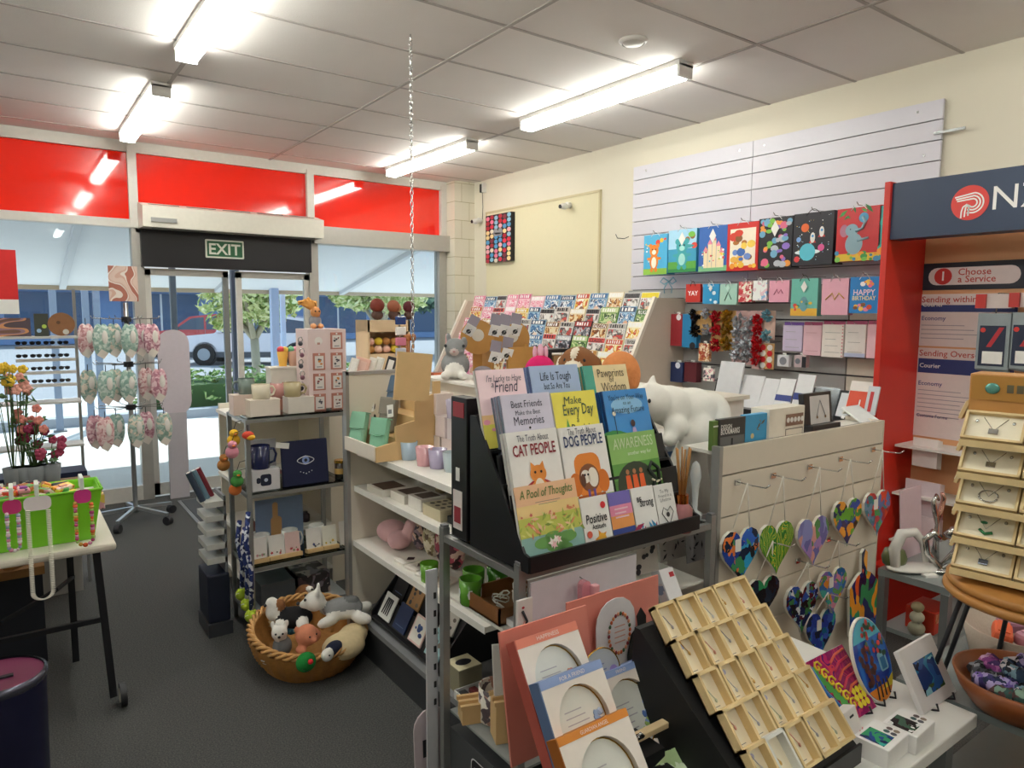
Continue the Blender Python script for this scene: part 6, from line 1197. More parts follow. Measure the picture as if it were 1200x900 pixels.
p=PY(399,560,3.63); M=TR(p.x,3.63,z2); t=thing('candle_jar','dark brown jar with gold label at the right of the second shelf','jar',M); b=B(M); b.lathe([(0,0),(.03,0),(.032,.09),(0,.09)],mat('3a2f26',.2,coat=.5)); b.make('jar',t); b=B(M); b.cyl(.033,.09,.105,GOLD); b.make('lid',t); b=B(M); b.cyl(.0328,.03,.06,mat('c9a25a',.4)); b.make('label',t)
# upright grey board + peg board hand card behind
M=FS((PY(293,574,3.75).x,3.75,z2)); b=B(M); b.box((.06,.12,0),(.16,.24,.01),mat('c5c3c6',.5)); b.make('backing_card',label='plain grey card standing behind the navy mug',cat='card')
M=FS((PY(305,650,3.8).x,3.8,QZ[2])); t=thing('hand_poster','blue card with a tan hand shape standing behind the white mugs','poster',M); b=B(M); b.box((.11,.14,0),(.26,.28,.008),mat('7f93b5',.5)); b.make('card',t); b=B(M); m=mat('cf9f6a',.5); b.rrect(.06,.0,.12,.18,.02,.005,m); b.rrect(.07,.16,.1,.26,.014,.006,m); b.rrect(.105,.06,.17,.1,.015,.006,m); b.make('hand_shape',t)
# third shelf: white mugs with message cards on wooden stands
z3=QZ[2]
for i,px in enumerate((307,340,371)): p=PY(px,650,3.70); mugat(p.x,3.70,z3,'e6e4e2','plain white mug, %s in the row behind the message cards'%('left','middle','right')[i],r=.043,h=.15 if False else .125,group='white mugs with message cards')
cards=[('efe9e6','c98f9a 8fa87a','message card with pink flowers, first from the left'),('f0edea','c0404a 3a3a40','message card with lines and a small red bird, second'),('e9c9c6','c0404a 7a8a5a','message card with a rosy floral edge, third'),('eeebe8','2a3a7a 3a3a40','message card with a dark blue shoe, fourth'),('eeebe0','e0b83a 8a9a4a','message card with yellow flowers, fifth')]
pxs=(295,316,335,360,379)
for i,(c,c2,l) in enumerate(cards):
    Y=3.615+.0*i; p=PY(pxs[i],662,Y); M=FS((p.x,Y,z3),10); t=thing('message_card',l+' on the third shelf','card',M,'message cards on little wooden stands'); b=B(M); b.box((.042,.012,.0),(.088,.022,.05),WDM,.002); b.make('wooden_base',t)
    b=B(M); b.box((.042,.075,0),(.08,.11,.003),mat(c,.5)); b.make('card',t); b=B(M); lines(4,y0=.45,y1=.85)(b,.084,.12); blobs(b,.08,.1,.015,.03,.07,.05,5,.008,pal(c2),i,z=.0022,kind='star'); b.make('print',t)
p=PY(402,655,3.63); M=FS((p.x-.01,3.63,z3),8); b=B(M); b.box((.02,.07,0),(.05,.13,.006),mat('e9e6e2')); b.make('edge_card',label='partly hidden white card at the right end of the third shelf',cat='card')
# silver trays/box on lower shelf
for i,(x,z,c,l) in enumerate(((1.30,.131,'77777d','grey printed tin box low in the mug rack'),(1.12,.131,'55585c','dark tray low in the mug rack'))): sbox(x,3.76,z,.2,.2,.12,pat(pal('8a8088 5a4a4f b8a8a0 3a3438'),20,.4,seed=i) if i==0 else c,l,'storage_tin')
# hanging goods on the left side of the rack
def strap(px,top,bot,Y,label):
    a=PX(px,top,.93); z1=a.z; c_=PX(px,bot,.93); M=TR(.925,a.y,a.z); t=thing('dog_lead_toy',label,'dog toy',M,'navy strap toys with tennis balls on the rack side'); b=B(M); L=z1-c_.z; b.tube([(0,.0,0),(-.012,.01,-L*.3),(.004,-.005,-L*.6),(0,0,-L)],.012,pat(pal('1f2f6a 24377a 1a2758 dfe3f0'),40,.7,seed=3),6); b.make('strap',t); b=B(M); b.ell((0,0,-L-.02),(.034,.034,.034),mat('b7cf3a',.9,bump=.4),14,10); b.make('ball',t); b=B(M); b.tube([(.0335*math.cos(q),.0335*math.sin(q)*.8,-L-.02+.014*math.sin(2*q)) for q in [k*.5 for k in range(12)]],.002,PAPER,4,closed=True); b.make('seam',t)
strap(282,610,688,0,'navy strap toy with a tennis ball, farthest from the aisle'); strap(288,618,700,0,'navy strap toy with a tennis ball, middle one'); strap(292,600,712,0,'navy strap toy with a lime ball, nearest the basket')
M=TR(PX(282,470,.93).x,PX(282,470,.93).y,.97); t=thing('toy_fruit_charm','red and yellow plush fruit charm hanging at the rack corner','charm',TR(.95,3.55,1.08)); b=B(TR(.95,3.55,1.08)); b.ell((0,0,0),(.03,.025,.02),mat('d9442a',.6)); b.ell((.01,-.012,-.01),(.022,.02,.015),mat('e8b02a',.6)); b.make('fruit',t); b=B(TR(.95,3.55,1.08)); b.tube([(0,0,.015),(.002,.01,.05)],.003,INK,5); b.make('cord',t)
for i,(px,py,c,l) in enumerate(((264,517,'e8b52f','yellow duck toy hanging on the rack side'),(262,545,'b5793f','brown plush toy hanging under the duck'),(268,565,'4f9a4a','small green plush hanging by the rack'),(272,530,'d98fa0','pink plush hanging near the rack post'),(266,575,'e07a3a','orange plush lowest of the hanging toys'))):
    p=PX(px,py,.86); M=TR(.86 if i%2 else .9,p.y,p.z); t=thing('hanging_toy',l,'toy',M,'small soft toys hanging on the rack side'); b=B(M); m=FUR(c); b.ell((0,0,0),(.032,.03,.03),m); b.ell((0,-.01,.038),(.022,.022,.02),m); b.make('body',t); b=B(M); b.ell((0,-.033,.036),(.008,.01,.005),mat('e0762a')); b.make('nose',t); b=B(M); b.tube([(0,0,.05),(.02,.02,.09),(.0955 if i%2==0 else .06,.03,.1)],.0018,INK,5); b.make('loop',t)
M=TR(.80,3.85,0); t=thing('paper_roll_stand','low grey slatted stand of paper rolls beside the mug rack','stand',M); b=B(M)
for k in range(5): b.box((0.03,0,.40+.075*k),(.1,.2,.03),mat('c9c9c4',.4)); 
b.make('tray',t); b=B(M); b.box((.075,.0,.38),(.012,.2,.72),mat('7f8388')); b.make('back_plate',t); b=B(M); b.box((0.03,0,.2),(.11,.22,.26),mat('1c2236',.5),.01); b.make('base_box',t); b=B(M); b.box((.03,0,.035),(.12,.24,.07),mat('3a3c42')); b.make('foot',t)
for i,(c,l) in enumerate((('3a4658','dark rolled magazine sticking up beside the mug rack'),('6f8fa0','teal rolled magazine beside the dark one'),('8a2f3a','maroon edged rolled magazine'))): b=B(TR(.78+.03*i,3.80+.04*i,.715)@RY(-22)); b.cyl(.016,0,.17,mat(c,.4),12); b.disc(0,0,.012,.1705,PAPER,n=10); b.make('paper_roll',label=l,cat='paper roll')
# ================================================================ wicker basket with plush toys
bc=PZ(364,772,0); M=TR(1.115,3.23,.022)@RX(7)
t=thing('wicker_basket','round honey coloured wicker basket on the floor filled with soft toys','basket',M); WK=mat('b07b3f',.6,var=.3,scale=40); WK2=mat('c8965a',.55,var=.25,scale=50)
RXb,RYb,Hb=.272,.29,.15
b=B(M); nt_,nr_=96,16; vs=[];fs=[]
for i in range(nr_+1):
    f_=i/nr_; z=Hb*f_; e=.78+.22*math.sin(f_*PI/2)
    for j in range(nt_):
        q=2*PI*j/nt_; wv=.006*math.sin(q*24+(i%2)*PI)*(1 if i not in(0,) else 0)+.0035*math.cos(i*PI); vs.append(((RXb*e+wv)*math.cos(q),(RYb*e+wv)*math.sin(q),z))
for i in range(nr_):
    for j in range(nt_): fs.append((i*nt_+j,i*nt_+(j+1)%nt_,(i+1)*nt_+(j+1)%nt_,(i+1)*nt_+j))
b.add(vs,fs,WK,True); b.add([((x)*.93,(y)*.93,max(z,.012)) for x,y,z in vs],[f[::-1] for f in fs],WK,True); b.disc(0,0,RXb*.8,.012,WK,ry=RYb*.8,n=40)
b.make('woven_side',t); b=B(M)
for k in range(3):
    b.tube([((RXb-.008+.012*math.cos(q*14+k*2.09))*math.cos(q),(RYb-.008+.012*math.cos(q*14+k*2.09))*math.sin(q),Hb+.012+.012*math.sin(q*14+k*2.09)) for q in [2*PI*j/170 for j in range(170)]],.0085,WK2,6,closed=True)
b.make('braided_rim',t)
b=B(M)
for q in (0.2,1.1,2.0,2.9,4.6): b.tube([(RXb*.92*math.cos(q),RYb*.92*math.sin(q),Hb*.6),(RXb*.9*math.cos(q),RYb*.9*math.sin(q),Hb*.8)],.01,mat('8a5a2c'),6)
b.make('stakes',t)
bx,by=1.115,3.2; BLK=FUR('17161a'); CRF=FUR('d8c39a')
def bp(px,py,z): return PZ(px,py,z)
p=bp(402,712,.26); plush('plush_husky',TR(p.x,p.y,.225)@RZ(-112)@Matrix.Scale(1.15,4),[((0,0,.03),(.05,.085,.045),None,GY),((.0,-.0,.02),(.056,.08,.036),None,WHF),((0,-.115,.07),(.048,.045,.042),None,WHF),((0,-.155,.06),(.02,.025,.018),None,WHF),((.03,-.1,.115),(.016,.01,.024),None,WHF),((-.03,-.1,.115),(.016,.01,.024),None,WHF),((.055,-.06,-.0),(.024,.055,.024),RZ(35),WHF),((-.055,-.06,.0),(.024,.05,.024),RZ(-35),WHF),((.055,.075,.0),(.026,.05,.026),RZ(-35),WHF),((-.05,.085,.0),(.026,.05,.026),RZ(35),WHF),((0,.03,.06),(.03,.04,.02),None,FUR('6f7071'))],'grey and white plush husky lying on top in the wicker basket',(('nose',(0,-.182,.066),(.01,.008,.007),INK),('eye',(.024,-.152,.088),(.006,.006,.006),INK),('eye',(-.024,-.152,.088),(.006,.006,.006),INK)),.008)
p=bp(345,718,.24); plush('plush_beagle',TR(p.x,p.y,.185)@RZ(-30)@Matrix.Scale(1.05,4),[((0,0,.03),(.085,.06,.05),None,BLK),((-.09,.0,.06),(.04,.04,.045),None,WHF),((-.1,.0,.1),(.03,.03,.03),None,WHF),((-.05,-.06,.02),(.03,.045,.025),None,WHF),((.05,-.07,.03),(.028,.045,.028),None,WHF),((-.06,-.0,.09),(.02,.03,.03),None,BRF)],'black and white plush dog with white paws in the basket',(('nose',(-.125,-.02,.1),(.008,.008,.007),INK),),.008)
p=bp(328,748,.18); plush('plush_terrier',TR(p.x+.01,p.y,.11)@RZ(-20)@Matrix.Scale(1.0,4),[((0,0,.03),(.045,.05,.05),None,FUR('77787a')),((-.01,-.01,.1),(.038,.038,.036),None,WHF),((-.04,.01,.135),(.012,.01,.02),None,WHF),((.022,.01,.135),(.012,.01,.02),None,WHF),((-.05,-.05,-.0),(.045,.03,.03),None,WHF)],'small white and grey plush puppy at the left of the basket',(('nose',(-.01,-.05,.096),(.007,.006,.006),INK),('eye',(-.025,-.042,.108),(.005,.004,.005),INK),('eye',(.006,-.044,.108),(.005,.004,.005),INK)),.007)
p=bp(357,748,.2); PEA=FUR('d98a6a'); plush('plush_pig',TR(p.x+.01,p.y,.16)@RZ(20)@Matrix.Scale(1.05,4),[((0,0,.05),(.05,.048,.048),None,PEA),((.05,.03,.02),(.045,.04,.035),None,PEA),((0,-.05,.04),(.016,.014,.013),None,PEA),((-.04,-.01,-.0),(.02,.03,.018),None,PEA),((-.04,.02,.085),(.012,.008,.016),None,PEA)],'peach pink plush pig in the front of the basket',(('eye',(-.018,-.043,.06),(.004,.004,.004),INK),('eye',(.018,-.043,.06),(.004,.004,.004),INK)),.007)
p=bp(357,768,.18); M=TR(p.x,p.y-.015,.155); t=thing('green_plush_ball','bright green round plush with a red nose at the basket front','plush toy',M); b=B(M); b.ell((0,0,0),(.045,.03,.045),FUR('1f8a3a'),18,12); b.make('ball',t); b=B(M); b.ell((.01,-.03,.012),.012,mat('d8202a',.7)); b.make('nose',t); b=B(M); b.tube([(.02*math.cos(q)-.005,-.031,.02*math.sin(q)-.008) for q in (3.4,3.9,4.4,4.9,5.4)],.002,mat('0f4a20'),5); b.make('mouth',t)
p=bp(405,750,.16); plush('plush_labrador',TR(p.x-.01,p.y,.10)@Matrix.Scale(1.15,4),[((0,0,.03),(.09,.08,.05),None,CRF),((.06,.04,.05),(.06,.06,.04),None,CRF)],'cream plush body lying under the husky in the basket',(),.01)
p=bp(388,760,.17); plush('plush_penguin',TR(p.x,p.y,.13)@RZ(30),[((.02,0,.03),(.055,.035,.035),None,FUR('1a1f38')),((-.04,-.01,.03),(.03,.028,.03),None,WHF)],'small dark navy and white plush lying at the front right of the basket',(('eye',(-.055,-.035,.04),(.004,.004,.004),INK),),.007)
p=bp(355,690,.22); plush('plush_bear',TR(p.x,p.y-.02,.15),[((0,0,.05),(.05,.045,.05),None,BRF),((.02,-.03,.08),(.022,.02,.018),None,WHF)],'brown plush bear at the back rim of the basket',(('nose',(.025,-.05,.083),(.006,.006,.005),INK),),.007)
p=bp(322,722,.16); plush('plush_sheep',TR(p.x,p.y+.02,.08),[((0,0,.04),(.06,.05,.05),None,FUR('c9ae86')),((.05,.02,.03),(.03,.03,.05),None,BLK)],'tan plush with a black patch at the left rear of the basket',(),.009)
p=bp(342,737,.17); b=B(TR(p.x+.0,p.y-.0,.165)@RX(20)); b.ell((0,0,0),(.03,.022,.022),pat(pal('3f7f8f 2a5a7a 7fb0b8'),60,.6)); b.make('bandana_bundle',label='small teal patterned cloth bundle between the toys in the basket',cat='cloth')
# ================================================================ left: folding table with green tub
TZt=.74; M=TR(-.6,3.6,0); t=thing('folding_table','cream topped folding table with black metal legs','table',M)
b=world(M); TT=mat('ded6c8',.45,var=.03); b.bx(-1.6,.325,3.235,3.985,TZt-.035,TZt,TT,.012); b.make('table_top',t)
def leg(x,y,dx=0,w_=.028): b=world(M); b.bar((x,y,TZt-.035),(x+dx,y,.0 if dx==0 else .05),w_,mat('1c1c20',.35)); b.make('leg',t)
p=PZ(132,822,.03)
leg(.255,3.30,.035); leg(.19,3.86); leg(-1.45,3.30); leg(-1.45,3.86)
b=world(M); b.bar((.275,3.30,.4),(-.55,3.30,.4),.02,mat('1c1c20',.35)); b.make('crossbar',t); b=world(M); b.bar((.12,3.6,.46),(-.12,3.45,.4),.014,mat('1c1c20')); b.bar((.12,3.6,.46),(.2,3.86,.42),.014,mat('1c1c20')); b.make('brace',t)
Mw=TR(.325,3.29,.05)@RY(90); w_=B(Mw); w_.cyl(.05,-.012,.012,mat('2a2a2e',.5),20); wh=w_.make('castor',t); b=B(Mw); b.cyl(.03,-.014,.014,mat('b9b4aa',.4),16); b.make('hub',wh)
# tub
M=TR(-.2,3.42,TZt); t=thing('green_tub','lime green plastic tub of small toys on the folding table','tub',M); LG=mat('7fcf2a',.35,var=.03)
b=world(M); x0,x1,y0,y1=-.75,.255,3.335,3.52; zt_=TZt+.215; o_=.035
bot=[(x0,y0,TZt+.002),(x1,y0,TZt+.002),(x1,y1,TZt+.002),(x0,y1,TZt+.002)]; top=[(x0-o_,y0-o_*.6,zt_),(x1+o_,y0-o_*.6,zt_),(x1+o_,y1+o_*.6,zt_),(x0-o_,y1+o_*.6,zt_)]
ti=[(x0-o_+.01,y0-o_*.6+.01,zt_),(x1+o_-.01,y0-o_*.6+.01,zt_),(x1+o_-.01,y1+o_*.6-.01,zt_),(x0-o_+.01,y1+o_*.6-.01,zt_)]; bi=[(a_[0]*1,a_[1],TZt+.01) for a_ in [(x0+.01,y0+.01,0),(x1-.01,y0+.01,0),(x1-.01,y1-.01,0),(x0+.01,y1-.01,0)]]
V=bot+top+ti+bi; Fq=[(0,3,2,1)]+[(i,(i+1)%4,4+(i+1)%4,4+i) for i in range(4)]+[(4+i,4+(i+1)%4,8+(i+1)%4,8+i) for i in range(4)]+[(8+i,8+(i+1)%4,12+(i+1)%4,12+i) for i in range(4)]+[(12,13,14,15)]
b.add(V,Fq,LG); b.make('tub_wall',t); b=world(M)
for i in range(4): b.tube([top[i],top[(i+1)%4]],.006,LG,6)
b.make('rim',t)
R=random.Random(9)
cs=pal('e0442f f0a03a e9d24a 8a3f9a e9e4d8 d88fa0 5fae5a b5702f 3a3a40 efc9c9')
for i in range(30):
    x=-.35+.56*R.random(); y=3.36+.13*R.random(); b=B(TR(x,y,zt_-.01+.035*R.random())@RZ(360*R.random())@RX(40*R.random())); b.box((0,0,0),(.06+.03*R.random(),.04,.018),pat((cs[i%10],cs[(i*3+1)%10],cs[(i*7+2)%10]),50,.35,seed=i),.005); b.box((0,0,.011),(.035,.025,.004),mat(cs[(i+4)%10],.3)); b.make('toy_packet',label='small colourful wrapped toy heaped in the lime green tub',cat='toy',group='wrapped toys in the green tub')
b=B(TR(-.2,3.42,zt_-.06)); b.box((0,0,0),(1.0,.18,.06),pat(pal('e9e4d8 d9a0a8 e8c85a 7a5a4a'),20,.6)); o=b.make('toy_filling',label='layer of small toys filling the green tub below its rim',cat='toys'); o['kind']='stuff'; 
# necklaces hanging on the tub front
def necklace(px,top,w,L,c,r,label,cardc,beads,cardw=.06):
    a=PY(px,top,3.222); M=FS((a.x,3.222,a.z)); t=thing('bead_necklace',label,'necklace',M,None); b=B(M)
    b.rrect(-cardw/2,-.075,cardw/2,-.02,.02,.0,mat(cardc,.4),t=.002); b.make('pink_card' if cardc!='efe4e4' else 'header_card',t); b=B(M); b.box((0,.004,-.04),(.014,.05,.09),mat('dfe6dc',.4),.003); b.make('clip',t)
    b=B(M); n=beads; R=random.Random(int(px))
    for k in range(n):
        f_=k/n; 
        if f_<.42: x=-w/2; y=-.07-(L-.07)*f_/.42
        elif f_>.58: x=w/2; y=-.07-(L-.07)*(1-f_)/.42
        else: q=PI*(f_-.42)/.16; x=-w/2*math.cos(q); y=-L-w*.45*math.sin(q)
        if r<.006: b.ell((x,y,.008),(r*2.0,r*.62,r*1.2),mat(c[0],.3),8,5)
        else: b.ell((x,y,.008),r*(.8+.4*R.random()),mat(c[k%len(c)],.25),8,6)
    b.make('beads',t)
necklace(13,580,.035,.2,pal('e9c9d2 9aa0b8 d98aa8 f0e4e6'),.0075,'pink and silver bead necklace on a round pink card, leftmost on the tub','d03a7a',30)
necklace(43,576,.066,.40,('efe8dc',),.0046,'long cream shell necklace hanging over the table edge','efe4e4',110,.09)
necklace(96,568,.055,.22,pal('d9a04a e0603a d98ab0 c04a7a b8d070'),.008,'orange and pink flower bead necklace, rightmost on the tub','d03a8a',32)
# navy bin
M=TR(-.085,2.72,0); t=thing('navy_bin','dark navy round bin with a maroon top in the lower left corner','bin',M); b=B(M); b.lathe([(.125,0),(.135,.50)],mat('141433',.35),36); b.make('body',t); b=B(M); b.lathe([(.135,.49),(.14,.5),(.14,.515),(.13,.52)],mat('5a5a68',.2,.6),36); b.make('rim',t); b=B(M); b.lathe([(.131,.512),(0,.512)],mat('6a2a4a',.3),36); b.box((.02,-.02,.516),(.05,.015,.006),INK); b.make('lid',t)
# ---- slipper stand
M=TR(.77,6.2,0); t=thing('slipper_stand','silver spinner stand on castors hung with fluffy slippers by the door','display stand',M); SLV=mat('bfc1c2',.3,.8)
b=B(M); b.tube([(0,0,.08),(0,0,1.75)],.018,SLV,10); b.make('pole',t)
for k in range(5):
    a_=math.radians(k*72-50); x,y=.3*math.cos(a_),.3*math.sin(a_); b=B(M); b.bar((0,0,.12),(x,y,.085),.025,SLV); l_=b.make('base_arm',t); b=B(TR(.77+x,6.2+y,.035)@RZ(math.degrees(a_))@RX(90)); b.cyl(.034,-.02,.02,INK,14); b.make('castor',l_)
for k,z in enumerate((1.62,1.27,.93)):
    b=B(M); b.cyl(.035,z-.02,z+.02,INK,12)
    for j in range(8): a_=j*PI/4+.2; b.tube([(0,0,z),(.24*math.cos(a_),.24*math.sin(a_),z+.01),(.25*math.cos(a_),.25*math.sin(a_),z+.03)],.0035,STEEL,5)
    b.make('hook_ring',t)
b=B(FS((.66,6.18,1.76))); b.rect(0,0,.2,.27,0,pat(pal('e3c9bd d9b3a3 efe2da b5705f'),6,.4,kind='wave',seed=2),t=.006); b.make('header_sign',t)
SC_=[pal('e3b9bc f0d8d6 c98f92'),pal('a9c4b8 d5e2da 8fb0a5'),pal('d8a5b0 efd0d6 b98090'),pal('b5c9bf e6d9c9 93ad9f')]
tiers=[(1.60,[(101,0),(119,1),(134,3),(152,1),(165,2),(178,2)],398),(1.25,[(103,3),(124,1),(135,3),(150,1),(171,0),(186,2)],440),(.9,[(112,2),(124,0),(137,1),(160,3),(172,2),(193,3)],512)]
def slipper(M,pc,label,i):
    t=thing('slipper_pair',label,'slippers',M,'fluffy slippers on the spinner stand'); 
    for s in(-1,1):
        b=B(M); b.ell((s*.018,0,-.13),(.042,.03,.12),pat(pc,55,.9,seed=i),12,10); b.make('slipper',t); 
    b=B(M); b.ell((.02,-.03,-.11),(.02,.008,.05),mat('efe9e2',.9,bump=.5),10,8); b.make('lining',t); b=B(M); b.box((.0,-.035,-.235),(.055,.002,.055),mat('e3d9cf'),r=RY(35)); b.make('paper_tag',t); b=B(M); b.tube([(0,0,-.02),(0,0,.03)],.003,INK,5); b.make('loop',t)
names=['pink','mint green','rose','sage green']
for k,(z,lst,py) in enumerate(tiers):
    for i,(px,ci) in enumerate(lst):
        Y=6.2+(-.16 if i%2 else -.02); p=PY(px,py,Y); slipper(TR(p.x,Y,z),SC_[ci],'%s patterned slippers, %s from the left on the %s tier'%(names[ci],ORD[i],('top','middle','bottom')[k]),k*10+i)
b=B(FS((PY(206,460,6.8).x,6.80,.86),2)); b.rrect(-.13,-.1,.13,.66,.12,0,mat('ccc2ca',.4),t=.012); t_=b.make('oval_board',label='pale lilac rounded board standing against the left door leaf',cat='board'); b=B(TR(PY(206,460,6.8).x,6.80,0)); b.bx(-.08,.08,-.01,.02,0,.78,mat('b9b4bb',.4)); b.make('board_stand',t_)
t_.children
# ---- sunglasses shelf with flowers
M=TR(.2,5.0,0); t=thing('sunglasses_rack','grey wire rack with four rows of sunglasses behind the folding table','rack',M); b=world(M)
for x in(.345,): b.bx(x-.008,x+.008,4.98,5.0,0,1.82,MET)
b.make('post',t); b=world(M); b.bx(-.55,-.535,4.98,5.0,0,1.82,MET); b.make('post',t)
for k in range(4): 
    z=1.49-.075*k; b=world(M); b.bx(.04,.335,4.93,4.99,z-.025,z-.01,mat('cfcdc9',.4)); b.make('row_shelf',t)
    for j in range(4):
        x=.07+.068*j; Mg=TR(x,4.94,z+.002); g=thing('sunglasses','dark sunglasses, %s from the left in the %s row'%(ORD[j],ROWN[k]),'sunglasses',Mg,'sunglasses on the grey rack'); b=B(Mg)
        for s in(-1,1): b.ell((s*.015,0,.008),(.014,.003,.011),INK,10,6)
        b.make('lenses',g); b=B(Mg); b.tube([(-.028,.0,.014),(.028,0,.014)],.0022,INK,5); b.make('bridge',g)
for z in(1.54,1.16,.9): b=world(M); b.bx(-.54,.345,4.82,4.99,z-.012,z,mat('cfd0ce',.4)); b.make('shelf',t)
b=world(M); b.bx(-.55,.35,4.8,5.0,.65,.74,mat('1c2340',.5)); b.make('navy_tray',t); b=world(M); b.bx(-.5,.3,4.84,5.0,.0,.65,mat('b5b2ac',.5)); b.make('base',t)
b=B(FS((-.2,4.9,1.541),8)); b.rect(0,0,.32,.105,0,pat(pal('6a4a3a 8a6a7a c98a5a 4a3a42'),6,.4,kind='wave',seed=5,stretch=(.5,2,1)),t=.012); b.make('landscape_print',label='small wide sunset landscape print on the rack top shelf',cat='picture')
M=FS((.137,4.9,1.541),8); t=thing('dark_print','small dark green picture block beside the round board','picture',M); b=B(M); b.box((.035,.065,0),(.07,.13,.014),mat('34382f',.5)); b.make('block',t); b=B(M); b.disc(.022,.03,.012,.008,mat('8fb0d0'),n=10); b.disc(.048,.055,.012,.008,mat('a9c04a'),n=10); b.make('badges',t)
M=FS((.27,4.9,1.541+.068),5); t=thing('round_wooden_board','round wooden board standing on the rack top shelf','board',M); b=B(M); b.disc(0,0,.068,0,mat('8a5c38',.5,var=.2),n=30,t=.014); b.make('disc',t); b=B(M); b.disc(.02,-.045,.016,.003,mat('c9c4bb'),n=10); b.disc(-.015,.01,.01,.002,mat('5a3a22')); b.make('emblem',t)
# flowers
for i,(px,py,c,l) in enumerate(((20,455,'e9a79a','bunch of peach artificial roses behind the tub'),(35,490,'e08a80','coral pink artificial flowers behind the tub'),(8,435,'e8c03a','yellow artificial flowers at the left edge'),(40,510,'8a2448','deep magenta artificial flowers above the navy tray'),(58,525,'a8405f','small rose artificial flowers beside the magenta ones'))):
    p=PY(px,py,4.55); M=TR(p.x,4.55+(i-2)*.0,.9); t=thing('artificial_flowers',l,'flowers',M); b=B(M); R=random.Random(i); P=[]
    for k in range(10): P.append((R.uniform(-.07,.07),R.uniform(-.05,.05),p.z-.9+R.uniform(-.06,.06)))
    for q in P: b.tube([(0,0,-.12),(q[0]*.6,q[1]*.6,(q[2])*.5),q],.003,mat('4f6a3a'),4)
    b.make('stems',t); b=B(M)
    for q in P:
        for m_ in range(5): a_=m_*1.257; b.ell((q[0]+.012*math.cos(a_),q[1]-.006,q[2]+.012*math.sin(a_)),(.013,.006,.013),mat(c,.7),7,5)
    b.make('blooms',t); b=B(M); foliage(b,(0,0,p.z-.9-.05),(.09,.05,.07),24,.025,mat('5f7f55',.7),i); b.make('leaves',t); b=B(M); b.lathe([(.04,-.16),(.05,-.05),(0,-.05)],mat('6a6f72',.5)); b.make('vase',t)
b=B(TR(0,4.55,.36)); b.box((.0,0,.19),(.7,.22,.38),mat('8a6a4a',.6)); b.make('flower_crate',label='low wooden crate under the artificial flowers',cat='crate')
p=PY(12,520,4.1); M=TR(-.03,4.1,.48)@RY(-20); b=B(M); b.box((0,0,.39),(.07,.3,.78),mat('a87a42',.6,var=.12),.004); b.make('leaning_board',label='broad brown wooden board leaning diagonally at the left edge',cat='board')
b=B(TR(-.1,4.1,0)); b.box((0,0,.22),(.36,.34,.44),mat('22252f',.6)); b.box((0,0,.46),(.38,.36,.04),mat('a87a48',.6,var=.1)); b.make('low_wooden_box',label='low dark box with a brown top beyond the folding table',cat='box')
for i in range(5):
    p=PZ(4+6*i,548,.76); M=TR(p.x,3.90,TZt)@RX(-12); b=B(M); b.box((0,0,.08),(.012,.1,.16),mat(('e6e0da','6a3a34','d8d2cc','3a3338','c9c0b8')[i],.5)); b.box((0,-.052,.08),(.008,.003,.12),GREYI); b.make('notebook',label='slim upright notebook, %s from the left edge behind the tub'%ORD[i],cat='notebook',group='notebooks behind the tub')
# red poster on the left window
M=FS((-.25,6.6,1.5)); p=PY(18,293,6.6); q=PY(18,351,6.6); r_=PY(18,368,6.6); M=FS((p.x-.9,6.6,r_.z)); t=thing('red_poster','red and white poster hanging in the left window','poster',M); b=B(M); b.rect(0,0,.9,q.z-r_.z,0,PAPER,t=.004); b.make('white_band',t); b=B(M); b.rect(0,q.z-r_.z,.9,p.z-r_.z,0,mat('e02a2a',.4),t=.004); b.make('red_panel',t); b=B(M); b.tube([(.1,p.z-r_.z,0),(.1,2.40-r_.z,.0)],.003,STEEL,5); b.make('wire',t); b=B(M); b.tube([(.8,p.z-r_.z,0),(.8,2.40-r_.z,.0)],.003,STEEL,5); b.make('wire',t)
# ================================================================ white table, right foreground
WZ=.69
M=TR(1.3,1.0,0); t=thing('white_table','white table in the right foreground carrying jewellery trays and painted tiles','table',M); b=world(M); b.bx(.99,1.95,.665,1.22,WZ-.035,WZ,mat('e9e7e2',.4,var=.02),.004); b.make('table_top',t)
for x,y in((1.03,.72),(1.03,1.18),(1.89,.72),(1.89,1.18)): b=world(M); b.bx(x-.02,x+.02,y-.02,y+.02,0,WZ-.035,GREYM); b.make('leg',t)
# jewellery stand
JX0,JX1=1.166,1.502; M=TR(1.33,.9,WZ); t=thing('jewellery_tray_stand','black sloping stand under five rows of wooden jewellery trays','display stand',M); b=world(M)
pts=[(.745,WZ),(.745,WZ+.035),(1.075,WZ+.285),(1.09,WZ+.285),(1.11,WZ)]; n=5
vs=[(JX0-.022,y,z) for y,z in pts]+[(JX1+.012,y,z) for y,z in pts]; b.add(vs,[list(range(n)),list(range(2*n-1,n-1,-1))]+[[i,(i+1)%n,(i+1)%n+n,i+n] for i in range(n)],mat('121214',.6)); b.make('wedge',t)
b=world(M); b.bx(JX0-.02,JX1+.014,.738,.744,WZ,WZ+.045,BLACK); b.make('front_lip',t)
JW=mat('dfc592',.55,var=.12,scale=25); JL=mat('f2e7cd',.7,var=.04)
cw=(JX1-JX0)/5; R=random.Random(12)
kinds=['a pair of small studs','a fine chain and pendant','drop earrings','a rose gold charm','a leaf pendant']
dsc=['silver','gold','rose','grey','green']
